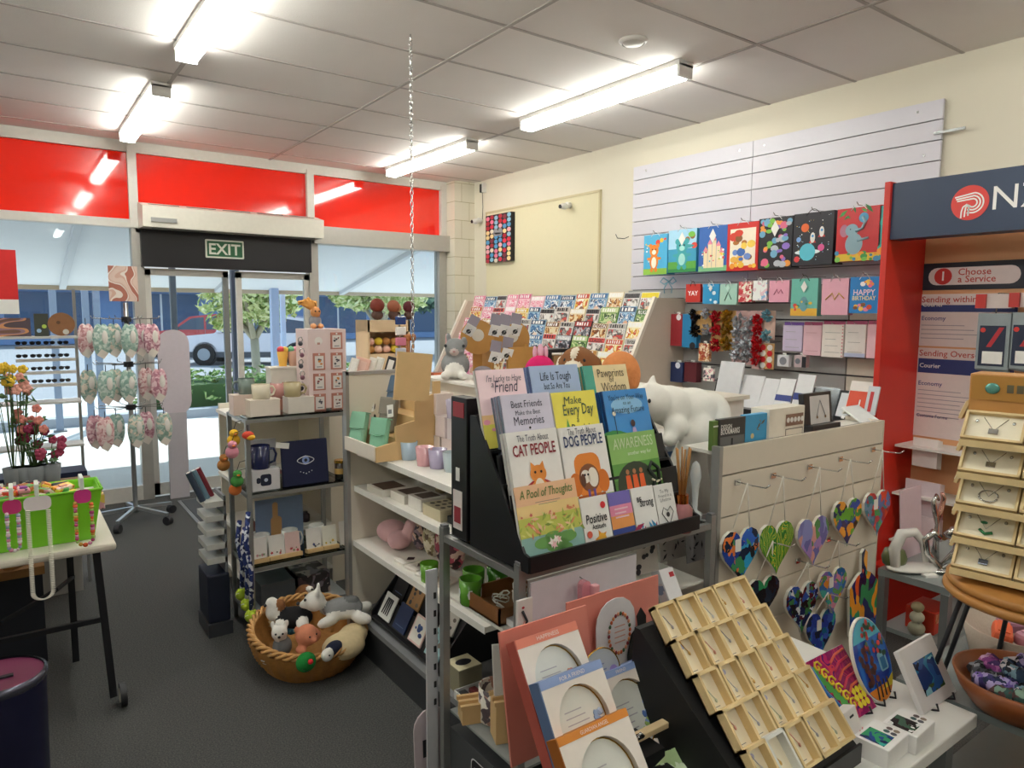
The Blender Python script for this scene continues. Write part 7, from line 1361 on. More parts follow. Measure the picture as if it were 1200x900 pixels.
for r_ in range(5):
    y=.762+.0625*r_; z=WZ+.048+.0535*r_
    for i in range(5):
        pop=.008*R.random(); M=FS((JX0+cw*i+.001,y,z),40)@TR(0,0,pop); gl=(r_==0 and i==1)
        t=thing('jewellery_tray','tray with %s %s, %s from left in the %s row'%(dsc[(r_*2+i)%5],kinds[(r_+i*2)%5].replace('a pair of ',''),ORD[i],('front','fourth','middle','second','back')[r_]),'jewellery tray',M,'wooden jewellery trays on the black stand')
        w_,h_,d=cw-.003,.088,.022; wm=JW if not gl else mat('dcdcd6',.3)
        b=B(M); b.bx(0,w_,0,h_,-.004,0,JL); b.make('lining',t); b=B(M)
        b.bx(0,.006,0,h_,-.004,d,wm); b.bx(w_-.006,w_,0,h_,-.004,d,wm); b.bx(0,w_,0,.006,-.004,d,wm); b.bx(0,w_,h_-.007,h_,-.004,d,wm); b.bx(.0,w_,h_,h_+.0015,-.002,d-.004,wm); b.make('wooden_frame',t)
        b=B(M); sx=w_*(.4+.2*R.random()); sy=h_*(.35+.35*R.random()); mm=mat(('c9cbd0','d9b06a','d9a090','a9a9b2','b9bfa9')[(r_*2+i)%5],.3,.6)
        b.tube([(sx-.008,sy+.02,.002),(sx,sy,.003),(sx+.006,sy-.008,.002)],.0011,mm,4); b.ell((sx+.004,sy-.01,.003),(.0035,.005,.002),mm,8,5)
        if (r_+i)%3==0: b.disc(w_*.45,h_*.78,.006,.001,mat('a9a9cf',.4),n=12)
        b.rect(w_*.35,h_*.14,w_*.65,h_*.155,.001,GREYI); b.make('jewellery',t)
# black cloth board to the left of the trays + coral display
M=TR(.95,1.1,WZ); t=thing('black_riser','black stepped riser under the boxed glass plaques','riser',M); b=world(M); b.bx(.93,1.10,.84,.95,WZ,WZ+.05,BLACK); b.bx(.93,1.10,.95,1.14,WZ,WZ+.08,BLACK); b.make('riser_body',t)
COR=mat('e0897a',.5,var=.03); COR2=mat('c7665a',.5)
Mq,w_,h_=quadS((585,742),(687,710),(600,900),1.15); M=Mq; t=thing('coral_display_board','large coral pink folded display board behind the boxed plaques','display board',M); b=B(M)
b.rect(0,0,w_,h_,0,COR,t=.006); b.make('left_wing',t)
a=PY(690,708,1.26); c=PY(776,682,1.26); z0_=WZ+.0; b=B(FS((a.x-.06,1.26,z0_+.002),3)); b.rect(0,0,c.x-a.x+.06,a.z-z0_-.002+.012,0,COR,t=.005); b.make('right_wing',t)
M=FS((PY(730,720,1.245).x,1.245,WZ+.002),3); t=thing('printed_plaque_card','white rounded card with a floral oval wreath and a black bird shape','card',M); top=PY(730,700,1.25).z-M.translation.z
b=B(M); b.rrect(-.085,0,.055,top,.065,.002,mat('e6e2e4',.5),t=.003); b.make('card',t); b=B(M); R=random.Random(2); cy=top-.075
for k in range(26): q=k*.2417; b.ell((-.005+.038*math.cos(q),cy-.02+.052*math.sin(q),.004),(.005,.006,.002),mat(('c9603a','3f5a3a','e0a080','8a2f35','d98f5a')[k%5],.6),6,4)
for k in range(4): b.rect(-.022,cy-.045+.014*k,.016,cy-.042+.014*k,.003,mat('d9a08f'))
b.make('wreath_print',t); b=B(M); P=[(.02,0),(.09,0),(.09,top-.07),(.072,top-.045),(.056,top-.065),(.06,top-.09),(.035,top-.11),(.02,top-.16)]; b.poly(P,.008,mat('121214'),t=.003); b.make('black_shape',t)
def plaque(TL,TRp,BL,Y,c,cd,label,word,prt,z0=None,minz=None):
    M,w_,h_=quadS(TL,TRp,BL,Y); t=thing('boxed_plaque',label,'gift box',M,'boxed round glass plaques'); bm_=mat('ece2d9',.5); d=.035
    ex=[];n=28; cx,cy=w_*.5,h_*.5-.004; rx,ry=w_*.38,w_*.43; cy=h_*.93-ry-w_*.07
    ring=[(cx+rx*math.cos(2*PI*k/n),cy+ry*math.sin(2*PI*k/n)) for k in range(n)]
    def edge(k):
        q=2*PI*k/n; dx,dy=math.cos(q),math.sin(q); s=min((w_-cx)/max(1e-6,abs(dx)),((h_*.93-cy) if dy>0 else cy)/max(1e-6,abs(dy))); return (cx+dx*s,cy+dy*s)
    b=B(M); out=[edge(k) for k in range(n)]
    for (ux,uy) in ((w_,h_*.93),(0,h_*.93),(0,0),(w_,0)):
        kk=min(range(n),key=lambda k:(out[k][0]-ux)**2+(out[k][1]-uy)**2); out[kk]=(ux,uy)
    b.add([(x,y,0) for x,y in ring]+[(x,y,0) for x,y in out]+[(x,y,-.02) for x,y in ring],[(k,n+k,n+(k+1)%n,(k+1)%n) for k in range(n)]+[(k,(k+1)%n,2*n+(k+1)%n,2*n+k) for k in range(n)],bm_)
    b.rect(.002,.002,w_-.002,h_*.93,-.021,bm_); b.make('window_front',t)
    b=B(M); m=mat(c,.45); m2=mat(cd,.45); b.bx(0,w_,h_*.925,h_,-.022,.0008,m); b.bx(-.001,w_,h_-.001,h_,-d,.0,m); b.bx(-.0025,0,0,h_,-d,0,m2); b.bx(0,w_,0,h_,-d,-.022,m2)
    b.text(word,w_/2,h_*.945,h_*.035,mat('f6e9e0'),z=.002,maxw=w_*.4); b.make('sleeve',t)
    b=B(M); b.disc(cx,cy,rx*.94,-.012,mat('e2e3dd',.12,coat=1),ry=ry*.96,n=28,t=.003)
    for k in range(5): b.rect(cx-rx*.6,cy+ry*(.35-.17*k),cx+rx*(.1+.1*(k%3)),cy+ry*(.38-.17*k),-.0115,mat('a9a6ae'))
    R=random.Random(len(label)); 
    for k in range(9): q=-.9+R.random()*1.2; rr=.55+.3*R.random(); b.ell((cx+rx*rr*math.cos(q),cy+ry*rr*math.sin(q),-.011),(.006,.009,.001),mat(prt[k%len(prt)],.5),7,4,rot=RZ(R.random()*90))
    b.make('glass_plaque',t)
    b=B(M); b.tube([(cx+rx*.95*math.cos(2*PI*k/30),cy+ry*.97*math.sin(2*PI*k/30),-.011) for k in range(30)],.0014,GOLD,5,closed=True); b.make('gold_rim',t)
plaque((603,751),(674,727),(650,905),1.0,'e07f68','b8574a','coral sleeved plaque box, rearmost of the three on the left','HAPPINESS',pal('d98f7a c9605a'))
plaque((690,796),(759,773),(722,905),1.0,'8fa5d6','6f86b8','blue sleeved plaque box on the right by the wooden rack','FRIEND',pal('5f7fc0 7f9ad0 8faa5a'))
plaque((631,800),(703,776),(676,950),.93,'8fa5d6','5f779f','blue sleeved plaque box in the middle','FOR A FRIEND',pal('8fa5c9 b5c4dd'))
plaque((652,866),(733,832),(700,1010),.86,'e08a2a','a8601a','orange sleeved plaque box nearest the viewer','GUARDIAN ANGEL',pal('d9b08a 7a9a5a e2c9a8 a0506a'))
# loose glass disc with gold rim
c_=PY(705,790,1.10); M=FS((c_.x,1.10,c_.z),12); t=thing('glass_disc','loose clear glass disc with gold rim and yellow violet flowers','glass plaque',M); b=B(M); b.disc(0,0,.056,0,mat('bfc4ce',.1,coat=1),n=36,t=.004); b.make('disc',t); b=B(M); b.tube([(.057*math.cos(2*PI*k/40),.057*math.sin(2*PI*k/40),0) for k in range(40)],.0016,GOLD,6,closed=True); b.make('gold_rim',t); b=B(M)
for k,(x,y,r,c) in enumerate(((.03,-.02,.013,'e8b83a'),(.036,.0,.012,'9a86c8'),(.02,-.035,.011,'8a76b8'),(.036,-.024,.006,'e0702a'),(.012,-.044,.008,'3f5a3a'))): b.disc(x,y,r,.001+k*.0003,mat(c,.5),n=12)
for k in range(4): b.rect(-.035,.02-.013*k,.01+.006*(k%2),.023-.013*k,.001,mat('7f83a8'))
b.make('flower_print',t); b=B(M); b.bar((0,-.05,-.02),(0,-.10,-.02),.03,BLACK); b.box((0,c_.z*0-.13,-.03),(.05,.12,.03),BLACK); b.make('stand',t)
# wooden hanging rack with clips, and green packets
WR=mat('d9bf95',.55,var=.1,scale=20); a=PY(738,868,.99); c=PY(806,838,.99); M=FS((a.x,.99,WZ)); t=thing('wooden_bar_rack','small pale wooden bar rack with silver clips','rack',M); top=a.z-WZ; W_=c.x-a.x
b=B(M); b.box((W_/2,top,0),(W_,.014,.02),WR,.002); b.make('bar',t)
for x in(.008,W_-.006): b=B(M); b.box((x,top/2,0),(.014,top,.018),WR); b.make('upright',t)
b=B(M); b.bar((W_-.005,top,0),(W_+.01,top-.1,.05),.014,WR); b.make('strut',t)
for x in(.02,W_*.78): b=B(M); b.tube([(x-.008,top+.004,.006),(x,top+.016,.012),(x+.01,top+.006,.012)],.003,CHROME,6); b.box((x,top+.006,.008),(.018,.006,.012),CHROME); b.make('clip',t)
for i in range(4): b=B(FS((a.x+.02+.02*i,.93-.012*i,WZ+.004),30+8*i,8*i-12)); b.box((.03,.035,.0),(.065,.075,.006),mat('b5cf9a',.15,coat=1,var=.2)); b.ell((.03,.035,.004),(.014,.018,.004),mat('dff0d0',.1,coat=1)); b.make('green_packet',label='clear packet with pale green backing, %s in the heap by the wooden bar rack'%ORD[i],cat='packet',group='green packets by the wooden rack')
# pink pen charm hanging on lilac board
p=PY(689,705,1.40); M=FS((p.x,1.40,p.z)); t=thing('pink_bottle_charm','translucent pink bottle charm with a bead chain hung before the lilac board','charm',M); b=B(M); PK=mat('e79aa8',.1,coat=1); b.rrect(-.022,-.02,.01,.06,.014,0,PK,t=.02); b.box((.016,.03,.01),(.022,.04,.02),mat('f0b0b8',.15,coat=1),.004); b.make('bottle',t); b=B(M)
for k in range(9): b.ell((.004+.004*math.sin(k),-.03-.012*k,.008),.0045,mat(('d9a24a','f0c0c4')[k%2],.25),8,6)
b.make('bead_chain',t); b=B(M); b.tube([(0,.055,-.01),(0,.06,-.036)],.002,STEEL,5); b.make('hook',t)
# white box (hairdresser) leaning between
Mq,w_,h_=quadS((772,668),(792,667),(800,745),1.33); t=thing('white_slim_box','white slim box with red mark leaning behind the trays','box',Mq); b=B(Mq); b.box((.03,h_/2,-.02),(.062,h_,.04),mat('e9e8ec',.4),.002); b.make('carton',t); b=B(Mq); b.rect(.035,h_-.03,.055,h_-.015,.001,mat('c02a35')); b.make('red_mark',t); b=B(Mq@TR(0,0,0)@RY(-90)); b.rect(-.035,h_*.1,-.005,h_*.8,.002,pat(pal('8f96b5 5a6a9a e0d0d4'),30)); b.make('side_print',t)
# stencil sheets on the rack glass shelf
for i,(x0,x1,Y,c,l) in enumerate(((745,768,1.62,'cfc6bf','stencil sheet with swirls, left one behind the coral board'),(775,800,1.66,'c4bcb8','stencil sheet with leaf shapes, middle one'),(806,838,1.6,'a9a6a8','grey stencil sheet with rows of leaves, right one'))):
    a=PY(x0,650,Y); c_=PY(x1,650,Y); M=FS((a.x,Y,.802),8); t=thing('stencil_sheet',l,'stencil',M,'stencil sheets on the metal rack'); w_=c_.x-a.x+.02; b=B(M); b.rect(0,0,w_,.16,0,mat(c,.5),t=.004); b.make('sheet',t); b=B(M); blobs(b,w_,.16,.01,.01,w_-.01,.15,24 if i else 12,.011 if i==0 else .008,('2a2630',),i+3,kind='leaf' if i else 'disc',z=.001); b.make('cutouts',t)
# painted tile, oval plate, framed tile, boxes on the white table
def easel(M,w_,t):
    for x in(w_*.25,w_*.75): b=B(M); b.tube([(x,.02,-.07),(x,.0,-.02),(x,-.004,.014),(x,.012,.016)],.003,INK,6); b.tube([(x,-.003,-.02),(x+.0,.09,-.014),(x,.105,-.02)],.003,INK,6); b.make('wire_leg',t)
def zfix(px,py,z): return PZ(px,py,z)
p=zfix(960,838,WZ); M=FS((1.66,.98,WZ+.006),32,4); a=PZ(953,775,WZ+.12)
p0=PZ(984,850,WZ); M=FS((PZ(984,858,WZ).x,PZ(984,858,WZ).y,WZ+.006),38); t=thing('painted_tile','painted curved tile with yellow spirals on magenta and green','painted tile',M,None)
b=B(M); w_=.17; h_=.165; P=[(0,h_*.35),(.02,.0),(w_,0),(w_-.005,h_),(.01,h_)]
P=[(w_*.0,h_*.98),(w_*.03,h_*.55),(w_*.2,h_*.2),(w_*.45,0),(w_,0),(w_,h_*.98)]
b.poly(P[::1],.004,pat(pal('8f1f5f c02f6a 5a1f6a d84a5a a8286a'),14,.15,1.4,3,'wave'),t=.001); b.make('painted_face',t); b=B(M); b.poly(P,.0028,mat('dfe6ea',.3),t=.008); b.make('tile_body',t); b=B(M); R=random.Random(3)
for k in range(22): x=w_*(.15+.6*R.random()); y=h_*(.1+.8*R.random()); 
for k in range(6): q=k*.42; cx,cy=w_*(.18+.07*k),h_*(.85-.13*k); b.tube([(cx+.016*(1-j/9)*math.cos(j*.9),cy+.016*(1-j/9)*math.sin(j*.9),.006) for j in range(9)],.0028,mat('e8cf2a',.3),5); b.disc(cx-.018,cy-.008,.014,.0055,mat('4fa04a',.3),n=8)
for k in range(9): b.disc(w_*(.66+.1*(k%3)),h_*(.14+.1*(k//3)),.0085,.0062+.0001*k,mat('efd52f',.3),n=12)
for k in range(5): b.tube([(w_*.5,h_*(.3+.13*k),.0055),(w_*.7,h_*(.42+.12*k),.0055),(w_*.95,h_*(.44+.12*k),.0055)],.0035,mat(('e0604a','d83a5a')[k%2],.3),5)
b.tube([(x_,y_,.0058) for x_,y_ in ((w_*.02,h_*.9),(w_*.08,h_*.5),(w_*.25,h_*.2),(w_*.45,h_*.04))],.005,mat('2a6fc0',.3),6); b.make('raised_pattern',t); easel(M,w_,t)
c_=PZ(1046,826,WZ); M=FS((c_.x,c_.y+.02,WZ+.004),22,2); t=thing('oval_plate','large oval painted plate with a blue bay, red flowers and orange foot','painted plate',M); b=B(M); ry,rx=.104,.084; P=[(rx*math.cos(2*PI*k/36),ry+ry*math.sin(2*PI*k/36)) for k in range(36)]
b.poly(P,.003,pat(pal('2440a0 1f56b8 2a6fc8'),10,.15,1.2,4,'wave'),t=.001); b.make('painted_face',t); b=B(M); b.poly([(x*1.03,(y-ry)*1.03+ry) for x,y in P],.0018,mat('e9e4d8',.3),t=.009); b.make('plate_body',t); b=B(M)
def clipell(x,y): return (x/rx)**2+((y-ry)/ry)**2<.86
b.poly([(x,y) for x,y in P if y>ry*1.4],.0035,mat('55b8d0',.2)); b.poly([(x,y) for x,y in P if y<ry*.42],.0035,mat('d8802a',.2)); b.poly([(x,y) for x,y in P if ry*.2<y<ry*.62 and x>.0]+[(.0,ry*.25)],.0037,mat('e0c83a',.2))
R=random.Random(6)
for k in range(42):
    x,y=R.uniform(-.02,rx),R.uniform(ry*1.0,ry*1.95)
    if clipell(x,y) : b.disc(x,y,.007,.004+.00005*k,mat(('1f4a35','2a5a3a','c0302f','d8433a','17382a')[k%5],.3),n=7)
for k in range(26):
    x,y=R.uniform(-rx*.75,-.0),R.uniform(ry*.5,ry*1.35)
    if clipell(x,y): b.disc(x,y,.009,.004+.00005*k,mat(('5a2a22','6f3526','3a1f1c')[k%3],.3),n=7)
b.rrect(.02,ry*.62,.062,ry*1.08,.008,.0045,mat('8fc8dc',.2)); b.rect(.028,ry*.66,.054,ry*.95,.005,mat('3f7fb0',.2))
for k in range(4): b.tube([(-.03+.02*k,.01,.005),(-.02+.018*k,.05,.005)],.002,mat('3a2216'),4)
b.make('painted_scene',t); easel(M@TR(-.06,0,0),.12,t)
Mq,w_,h_=quadS((1052,764),(1090,755),(1083,838),PZ(1083,838,WZ+.004).y); Mq=TR(0,0,0)@Mq; w_=max(w_,.115); t=thing('framed_tile','white framed blue artwork tile on a black wire easel','picture frame',Mq); b=B(Mq); b.box((w_/2,h_/2,-.007),(w_,h_,.014),mat('e9e4e4',.4),.002); b.make('frame',t); b=B(Mq); b.rect(w_*.22,h_*.2,w_*.8,h_*.74,.001,pat(pal('1f3f7a 2f7fa8 17233f 8fc8d8 3f5a3a 2a5a9a'),24,.2,1.6,7)); b.make('picture',t); easel(Mq,w_,t)
for i,(px,py,c) in enumerate(((1047,890,0),(1079,874,0))):
    p=PZ(px,py,WZ); M=TR(p.x,p.y+.03,WZ)@RZ(3); t=thing('coaster_box',('white box with a blue green picture and four round images, nearer one','white box with a black and white picture, farther one')[i],'box',M); b=B(M); b.box((0,0,.0225),(.105,.078,.045),mat('eceae8',.4),.002); b.make('carton',t); b=B(M); b.rect(-.045,-.025,.01,.03,.0456,pat((pal('1f4a8f 2f9a6a 17305a 3fb0a0'),pal('17171c e6e6e6 3a5a4a'))[i],50,.25,1.5,i)); 
    for k in range(4): b.disc(.022+.016*(k%2),-.018+.016*(k//2),.007,.0457,mat(('4a4a55','8a7a6a','3a5a5a','5a4a4a')[k]),n=12)
    b.make('print',t)
p=PZ(985,880,WZ); M=FS((1.525,.745,WZ),22,5); t=thing('card_box','white card box with pink flowers in a clear holder by the trays','box',M); b=B(M); b.box((.03,.05,-.02),(.06,.1,.03),mat('e9e2df',.4),.002); b.make('box',t); b=B(M); b.rect(.01,.085,.03,.09,.001,INK); blobs(b,.06,.1,.02,.04,.05,.06,4,.007,pal('e08a8f d86a70 8faa7a'),3,kind='star'); b.make('print',t)
# ================================================================ grey side tables, swans, carousel, bowl
M=TR(3.3,1.3,0); t=thing('grey_side_table','grey table beside the slatted gondola holding the ornaments','table',M); GT1=.585; b=world(M); b.bx(3.065,3.75,1.18,1.47,GT1-.03,GT1,mat('8f9696',.3)); b.make('table_top',t)
for x,y in((3.08,1.195),(3.73,1.195),(3.08,1.45)): b=world(M); b.bx(x-.02,x+.02,y-.015,y+.015,0,GT1-.03,mat('85898b',.4,.3)); b.make('leg',t)
b=world(M); b.bx(3.1,3.7,1.2,1.46,.3,.32,mat('8f9696',.4)); b.make('lower_shelf',t)
p=PZ(1062,668,GT1); M=TR(3.16,1.36,GT1)@RZ(-30); t=thing('white_heart_ornament','white ceramic curled heart ornament on the grey table','ornament',M); b=B(M); b.tube([(-.09,0,.02),(-.1,0,.1),(-.07,0,.17),(-.01,0,.175),(.03,0,.13),(.05,0,.04)],[.02,.024,.024,.02,.016,.012],mat('e6e2dc',.2,coat=.6),12); b.make('curve',t); b=B(M); b.ell((0,0,.015),(.13,.06,.016),mat('e3dfd9',.25)); b.make('base',t); b=B(M); b.box((.02,-.07,.006),(.06,.03,.01),PAPER); b.make('price_tag',t)
M=TR(3.24,1.29,GT1)@RZ(-25); t=thing('silver_heart_ornament','silver open heart ornament beside the white one','ornament',M); b=B(M); S2=mat('c9c9c8',.12,1)
b.tube([(0,0,.02),(-.07,0,.09),(-.085,0,.15),(-.05,0,.18),(-.02,0,.155)],[.014,.013,.014,.016,.018],S2,12); b.make('left_curve',t); b=B(M); b.tube([(0,0,.02),(.07,0,.09),(.09,0,.16),(.05,0,.185),(.02,0,.16)],[.014,.013,.014,.016,.018],S2,12); b.make('right_curve',t); b=B(M); b.ell((0,0,.012),(.07,.04,.012),S2); b.make('base',t)
M=TR(3.30,1.34,GT1)@TR(0,0,.0); t=thing('swan_ornament','small silver swan heart ornament standing behind','ornament',M); b=B(M); b.tube([(0,0,.0),(0,0,.19),(-.03,0,.25),(-.05,0,.30),(-.025,0,.325),(0,0,.3)],[.02,.008,.012,.01,.008,.006],S2,10); b.make('left_neck',t); b=B(M); b.tube([(0,0,.19),(.03,0,.25),(.05,0,.30),(.03,0,.325)],[.008,.012,.01,.008],mat('d9a89a',.15,1),10); b.make('right_neck',t)
M=TR(3.12,1.43,GT1); t=thing('green_pot','small olive green ribbed pot behind the white heart','pot',M); b=B(M); b.lathe([(.02,0),(.045,.02),(.052,.05),(.04,.085),(.025,.09)],mat('5f6a3a',.3,coat=.5)); b.make('pot',t); b=B(M); b.lathe([(.026,.088),(.0,.11)],mat('4a5530',.4)); b.make('lid',t)
M=FS((3.2,1.455,GT1),4); b=B(M)
for k in range(3): b.box((.14+.012*k,.16-.01*k,-.002-.006*k+.0),(.2,.32-.02*k,.004),mat(('d9c3cf','e3d6dd','cbb8c6')[k],.4))
b.make('card_sleeve',label='pale pink clear sleeve of cards standing behind the silver hearts',cat='card sleeve')
# wooden figure under the slat panel end
p=PY(1071,745,1.25); M=TR(3.12,1.32,.321); t=thing('stacked_pebble_figure','small stacked pale pebble figure on the lower grey shelf','figurine',M); b=B(M)
for k,(z,r) in enumerate(((.03,.035),(.08,.03),(.125,.026))): b.ell((0,0,z),(r,r,r*.85),mat(('a9a48f','c9c3ae','b5a37f')[k],.6),12,8)
b.make('stones',t)
b=B(TR(3.25,1.33,.321)); b.box((0,0,.05),(.16,.12,.1),mat('c93a26',.4),.003); b.box((0,-.061,.07),(.14,.002,.04),pat(pal('e0a080 c97a4a'),12,.4,kind='wave')); b.make('red_box',label='red and tan printed box on the lower grey shelf',cat='box')
# second grey table with bowl
M=TR(2.3,.6,0); t=thing('grey_low_table','grey glass topped table at the right edge under the bowl','table',M); BWZ=.69; b=world(M); b.bx(1.965,2.75,.30,.875,BWZ-.02,BWZ,mat('7f8787',.25)); b.make('table_top',t)
for x,y in((1.985,.86),(1.985,.33),(2.73,.86)): b=world(M); b.bx(x-.014,x+.014,y-.014,y+.014,0,BWZ-.02,mat('85898b',.4,.3)); b.make('leg',t)
b=world(M); b.bx(1.98,2.73,.32,.86,.3,.32,mat('6f7474',.4)); b.make('lower_shelf',t)
p=PZ(1190,828,BWZ); BWX,BWY=2.035,.60; M=TR(BWX,BWY,BWZ); t=thing('wooden_bowl','wide brown wooden bowl of scrunchies on the grey low table','bowl',M); BW=mat('8f4f28',.35,var=.2,scale=8); Rb=.155
b=B(M); b.lathe([(0,.0),(.06,0),(.11,.02),(Rb*.9,.06),(Rb,.1),(Rb-.008,.1),(Rb*.84,.06),(.09,.02),(0,.012)],BW,40); b.make('bowl_wall',t)
R=random.Random(8)
SCP=[pal('2a3f5a 7fa0b0 1f1f2a d0c8d0'),pal('8f3f8a c070b0 4a2a6a e0b0d8'),pal('17171c 4a4a52 8a8a90 26262a'),pal('3a2f6a 7a5fb0 1f2a4a b0a0d0'),pal('5a3a3a 2f4f4a 7f9a8a 201f22')]
sn=['teal and grey','magenta and violet','black and grey','indigo speckled','dark multicoloured']
for i in range(9):
    q=i*.7+.3; rr=.0 if i==0 else (.075 if i<7 else .045); M=TR(BWX+rr*.88*math.cos(q),BWY+rr*.88*math.sin(q),BWZ+(.115 if i in(0,7,8) else .085))@RZ(q*57)@RX(25*R.random()); t=thing('scrunchie','%s scrunchie %s in the wooden bowl'%(sn[i%5],('on top','at the right','at the far right','towards the back','at the back left','at the left','at the front left','near the front top','near the right top')[i]),'scrunchie',M,'scrunchies in the wooden bowl')
    b=B(M); b.tube([((.034+.004*math.sin(9*a_))*math.cos(a_),(.034+.004*math.cos(7*a_))*math.sin(a_),.006*math.sin(11*a_)) for a_ in [2*PI*k/28 for k in range(28)]],[.018+.004*math.sin(k*2.1) for k in range(28)],pat(SCP[i%5],60,.8,seed=i),8,closed=True); b.make('ruched_cloth',t)
    if i in(0,2): b=B(M); b.box((0,-.03,.02),(.022,.018,.003),mat('e6e2dc')); b.make('tag',t)
# fabric basket behind the bowl
M=TR(2.36,.715,BWZ); t=thing('cloth_basket','grey cloth basket of orange pink and yellow items behind the wooden bowl','basket',M); b=B(M); b.lathe([(0,0),(.12,0),(.145,.10),(.138,.10),(.115,.01),(0,.01)],mat('b5a596',.9,bump=.4),32); b.make('cloth_side',t)
for i,(x,y,rz,c,l) in enumerate(((-.08,.03,20,'e0643a','orange cloth item in the grey cloth basket'),(-.03,-.05,-15,'c98fa5','dusty pink roll in the cloth basket'),(.05,-.06,10,'e0b83a','yellow strip in the cloth basket'),(.06,.03,-30,'b58aa5','mauve folded card in the cloth basket'))): b=B(TR(2.36+x*.8,.715+y*.8,BWZ+.09)@RZ(rz)@RX(10)); b.box((0,0,0),(.11,.05,.04),mat(c,.6),.012); b.box((0,0,.022),(.08,.03,.004),mat(c,.5)); b.make('cloth_item',label=l,cat='cloth item',group='items in the cloth basket')
b=B(FS((1.99,1.0,BWZ+.002),4,10)); 
# carousel
M=TR(2.06,.60,.985); Cx,Cy,Cz=2.06,.60,.985; t=thing('jewellery_carousel','tall round wooden revolving jewellery carousel at the right edge','carousel',M)
b=B(M); b.lathe([(0,0),(.19,0),(.198,.008),(.198,.018),(.19,.024),(0,.024)],OAK,48); b.make('lower_disc',t); b=B(M); b.lathe([(0,.026),(.186,.026),(.192,.033),(.192,.042),(.186,.047),(0,.047)],OAK,48); b.make('upper_disc',t)
rot=-62
Mp=M@RZ(rot)
b=B(M); b.cyl(.02,-.0,.05,STEEL); b.make('spindle',t)
# four-sided wooden core, one face towards the viewer
face=math.degrees(math.atan2(-(Cy),-(Cx)))+90  # local -Y looks to the camera
Mp=TR(Cx,Cy,Cz+.047)@RZ(-81)@TR(-.028,0,0)
b=B(Mp); b.box((0,.0,.26),(.27,.10,.52),mat('c08a4c',.45,var=.15,scale=7),.003); b.make('core_board',t)
Mf=Mp@TR(0,-.051,0)@RX(90)
b=B(Mf); b.rrect(-.13,.455,.13,.515,.004,.001,mat('b8853f',.4)); b.ell((-.085,.485,.003),(.016,.014,.002),mat('6fb0a5',.15,.5),14,6); [b.rect(-.055+.02*k,.476,-.041+.02*k,.496,.002,mat('77705a',.3,.4)) for k in range(7)]; b.make('header_plate',t)
for r_ in range(5):
    z=.36-.082*r_; Mt=Mp@TR(0,-.052,z)@RX(-0); b=B(Mt); b.box((0,-.04,-.014),(.262,.085,.003),mat('d9cfb8',.3)); b.box((0,-.084,-.006),(.262,.003,.016),JW); b.make('ledge',t)
    n_=2
    for i in range(n_):
        Mj=Mp@TR(-.13+.131*i,-.125,z+.0)@RX(90)@RX(-40); 
        tt=thing('necklace_tray','tray holding %s, %s one in the carousel\'s %s row'%(('silver letter pendants','a silver charm necklace','a silver bangle','a green enamel crescent set','a blue stone pendant')[r_],('left','right')[i],ROWN[r_] if r_<4 else 'lowest'),'jewellery tray',Mj,'wooden trays on the carousel')
        w_,h_=.127,.082; b=B(Mj); b.bx(0,w_,0,h_,-.004,0,mat('efe6cf',.7)); b.make('lining',tt); b=B(Mj)
        for (x0,x1,y0,y1) in((0,.006,0,h_),(w_-.006,w_,0,h_),(0,w_,0,.006),(0,w_,h_-.006,h_)): b.bx(x0,x1,y0,y1,-.006,.012,JW)
        b.make('wooden_frame',tt); b=B(Mj); mm=(S2,S2,S2,mat('2f7a4a',.2,.5),mat('8a93a5',.2,.6))[r_]
        b.tube([(w_*.3,h_*.85,.001),(w_*.5,h_*.4,.002),(w_*.7,h_*.85,.001)],.0009,STEEL,4); 
        if r_==2: b.tube([(w_*.5+.02*math.cos(q*.5),h_*.4+.016*math.sin(q*.5),.003) for q in range(13)],.0022,mm,6)
        elif r_==3: b.tube([(w_*.4,h_*.35,.003),(w_*.5,h_*.22,.004),(w_*.62,h_*.3,.003)],.004,mm,6); b.ell((w_*.45,h_*.6,.003),(.008,.004,.002),mm)
        else: b.box((w_*.5,h_*.36,.003),(.02,.014,.004),mm,.001)
        for xx in(.2,.8): b.ell((w_*xx,h_*.7,.003),(.004,.005,.002),STEEL,8,5)
        b.make('jewellery',tt)
# cards clipped on the carousel's side
for r_ in range(5):
    Mj=Mp@TR(-.137,0,.08+.085*r_)@RZ(-90)@RX(90)@RX(-20); b=B(Mj); b.box((0,0,.01),(.07,.05,.008),JW); b.box((0,0,.0155),(.056,.038,.003),JL); b.make('side_tray',label='wooden jewellery tray seen edge-on at the carousel side, %s from the base'%ORD[r_],cat='jewellery tray',group='side trays on the carousel')
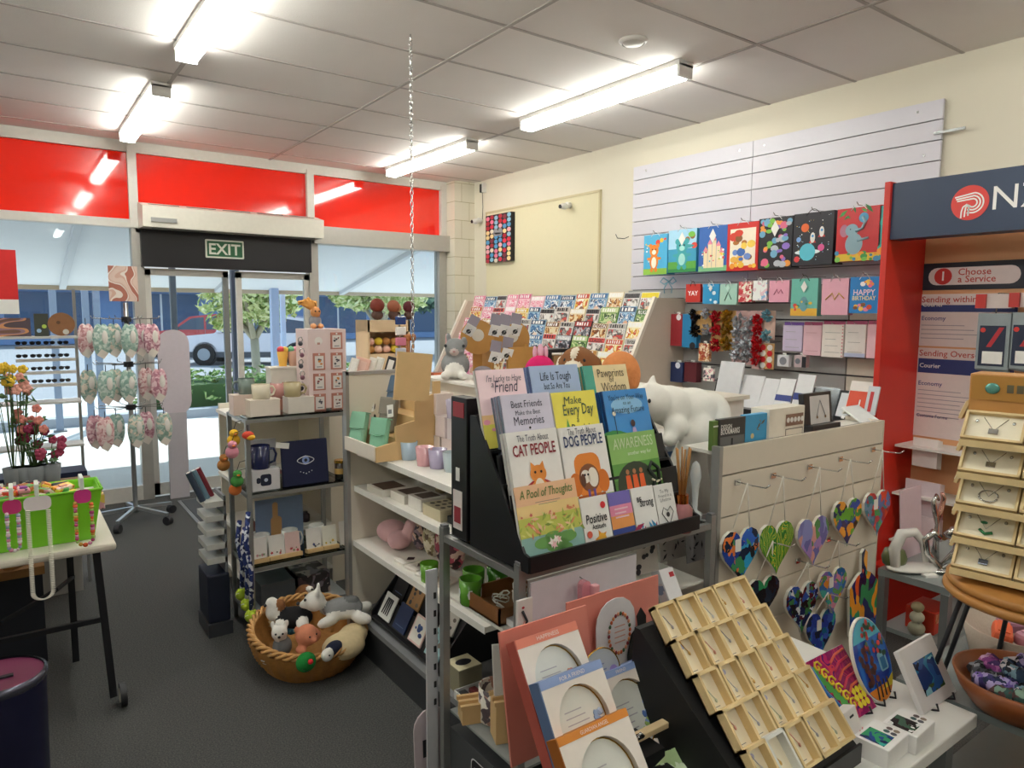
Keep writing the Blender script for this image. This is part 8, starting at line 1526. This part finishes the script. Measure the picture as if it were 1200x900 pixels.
# black wire stand carrying the carousel
M=TR(Cx,Cy,BWZ); t=thing('wire_stand','black wire stand raising the jewellery carousel over the bowl','stand',M)
for k in range(3): a_=math.radians((35,75,115)[k]); b=B(M); b.tube([(.2*math.cos(a_),.22*math.sin(a_),0.003),(.15*math.cos(a_),.15*math.sin(a_),.285)],.006,INK,6); b.make('leg',t)
b=B(M); b.tube([(.15*math.cos(q*.3),.15*math.sin(q*.3),.288) for q in range(21)],.006,INK,6,closed=True); b.make('ring',t)
# notebooks below the grey low table
for i,(x,y,c,l) in enumerate(((2.02,.52,'d9cfc6 b58f8a e6e0d8 7a5a5a','spiral notebook with pale floral cover under the low table'),(2.12,.47,'3a2f30 8a5a55 d9c9bf 4a3a3a','dark floral notebook under the low table'))): M=FS((x,y,.321),10,-30); t=thing('spiral_notebook',l,'notebook',M); b=B(M); b.box((.07,.11,0),(.14,.21,.01),pat(pal(c),18,.4,seed=i)); b.make('cover',t); b=B(M); [b.tube([(-.004,.02+.02*k,.006),(-.008,.02+.02*k,0),(-.002,.02+.02*k,-.006)],.0015,STEEL,4) for k in range(9)]; b.make('spiral',t)

# cream shelving seen through the mug rack
M=TR(1.38,4.3,0); t=thing('cream_shelf_unit','cream shelf unit seen through the back of the mug rack','shelving',M); b=world(M); b.bx(1.05,1.56,4.55,4.58,0,1.12,CRM); b.make('back_panel',t); b=world(M); b.bx(1.545,1.565,4.0,4.58,0,1.15,CRM); b.make('side_panel',t)
for z in(1.09,.70,.42,.15): b=world(M); b.bx(1.03,1.545,4.0,4.55,z-.02,z,SHW); b.make('shelf',t)
R=random.Random(21)
for k,(z,n_) in enumerate(((1.091,6),(.701,5),(.421,5))):
    for i in range(n_):
        x=1.10+.08*i; c=pal('e9e2dc d9a8a8 3a2a33 c9d2cf 8a5a5a e6d9c4')[(i+k*2)%6]; h_=.05+.05*R.random(); M=TR(x,4.1+.05*(i%2),z); t=thing('small_bottle','small %s bottle, %s from the left on the %s cream shelf behind the mugs'%(('white','pink','dark','pale','brown','cream')[(i+k*2)%6],ORD[i],('upper','middle','lower')[k]),'bottle',M,'small bottles on the cream shelves')
        b=B(M); b.lathe([(0,0),(.024,0),(.026,h_*.7),(.014,h_*.85)],mat(c,.3),14); b.make('bottle',t); b=B(M); b.cyl(.014,h_*.85,h_,mat('4a4448',.3),12); b.make('cap',t)
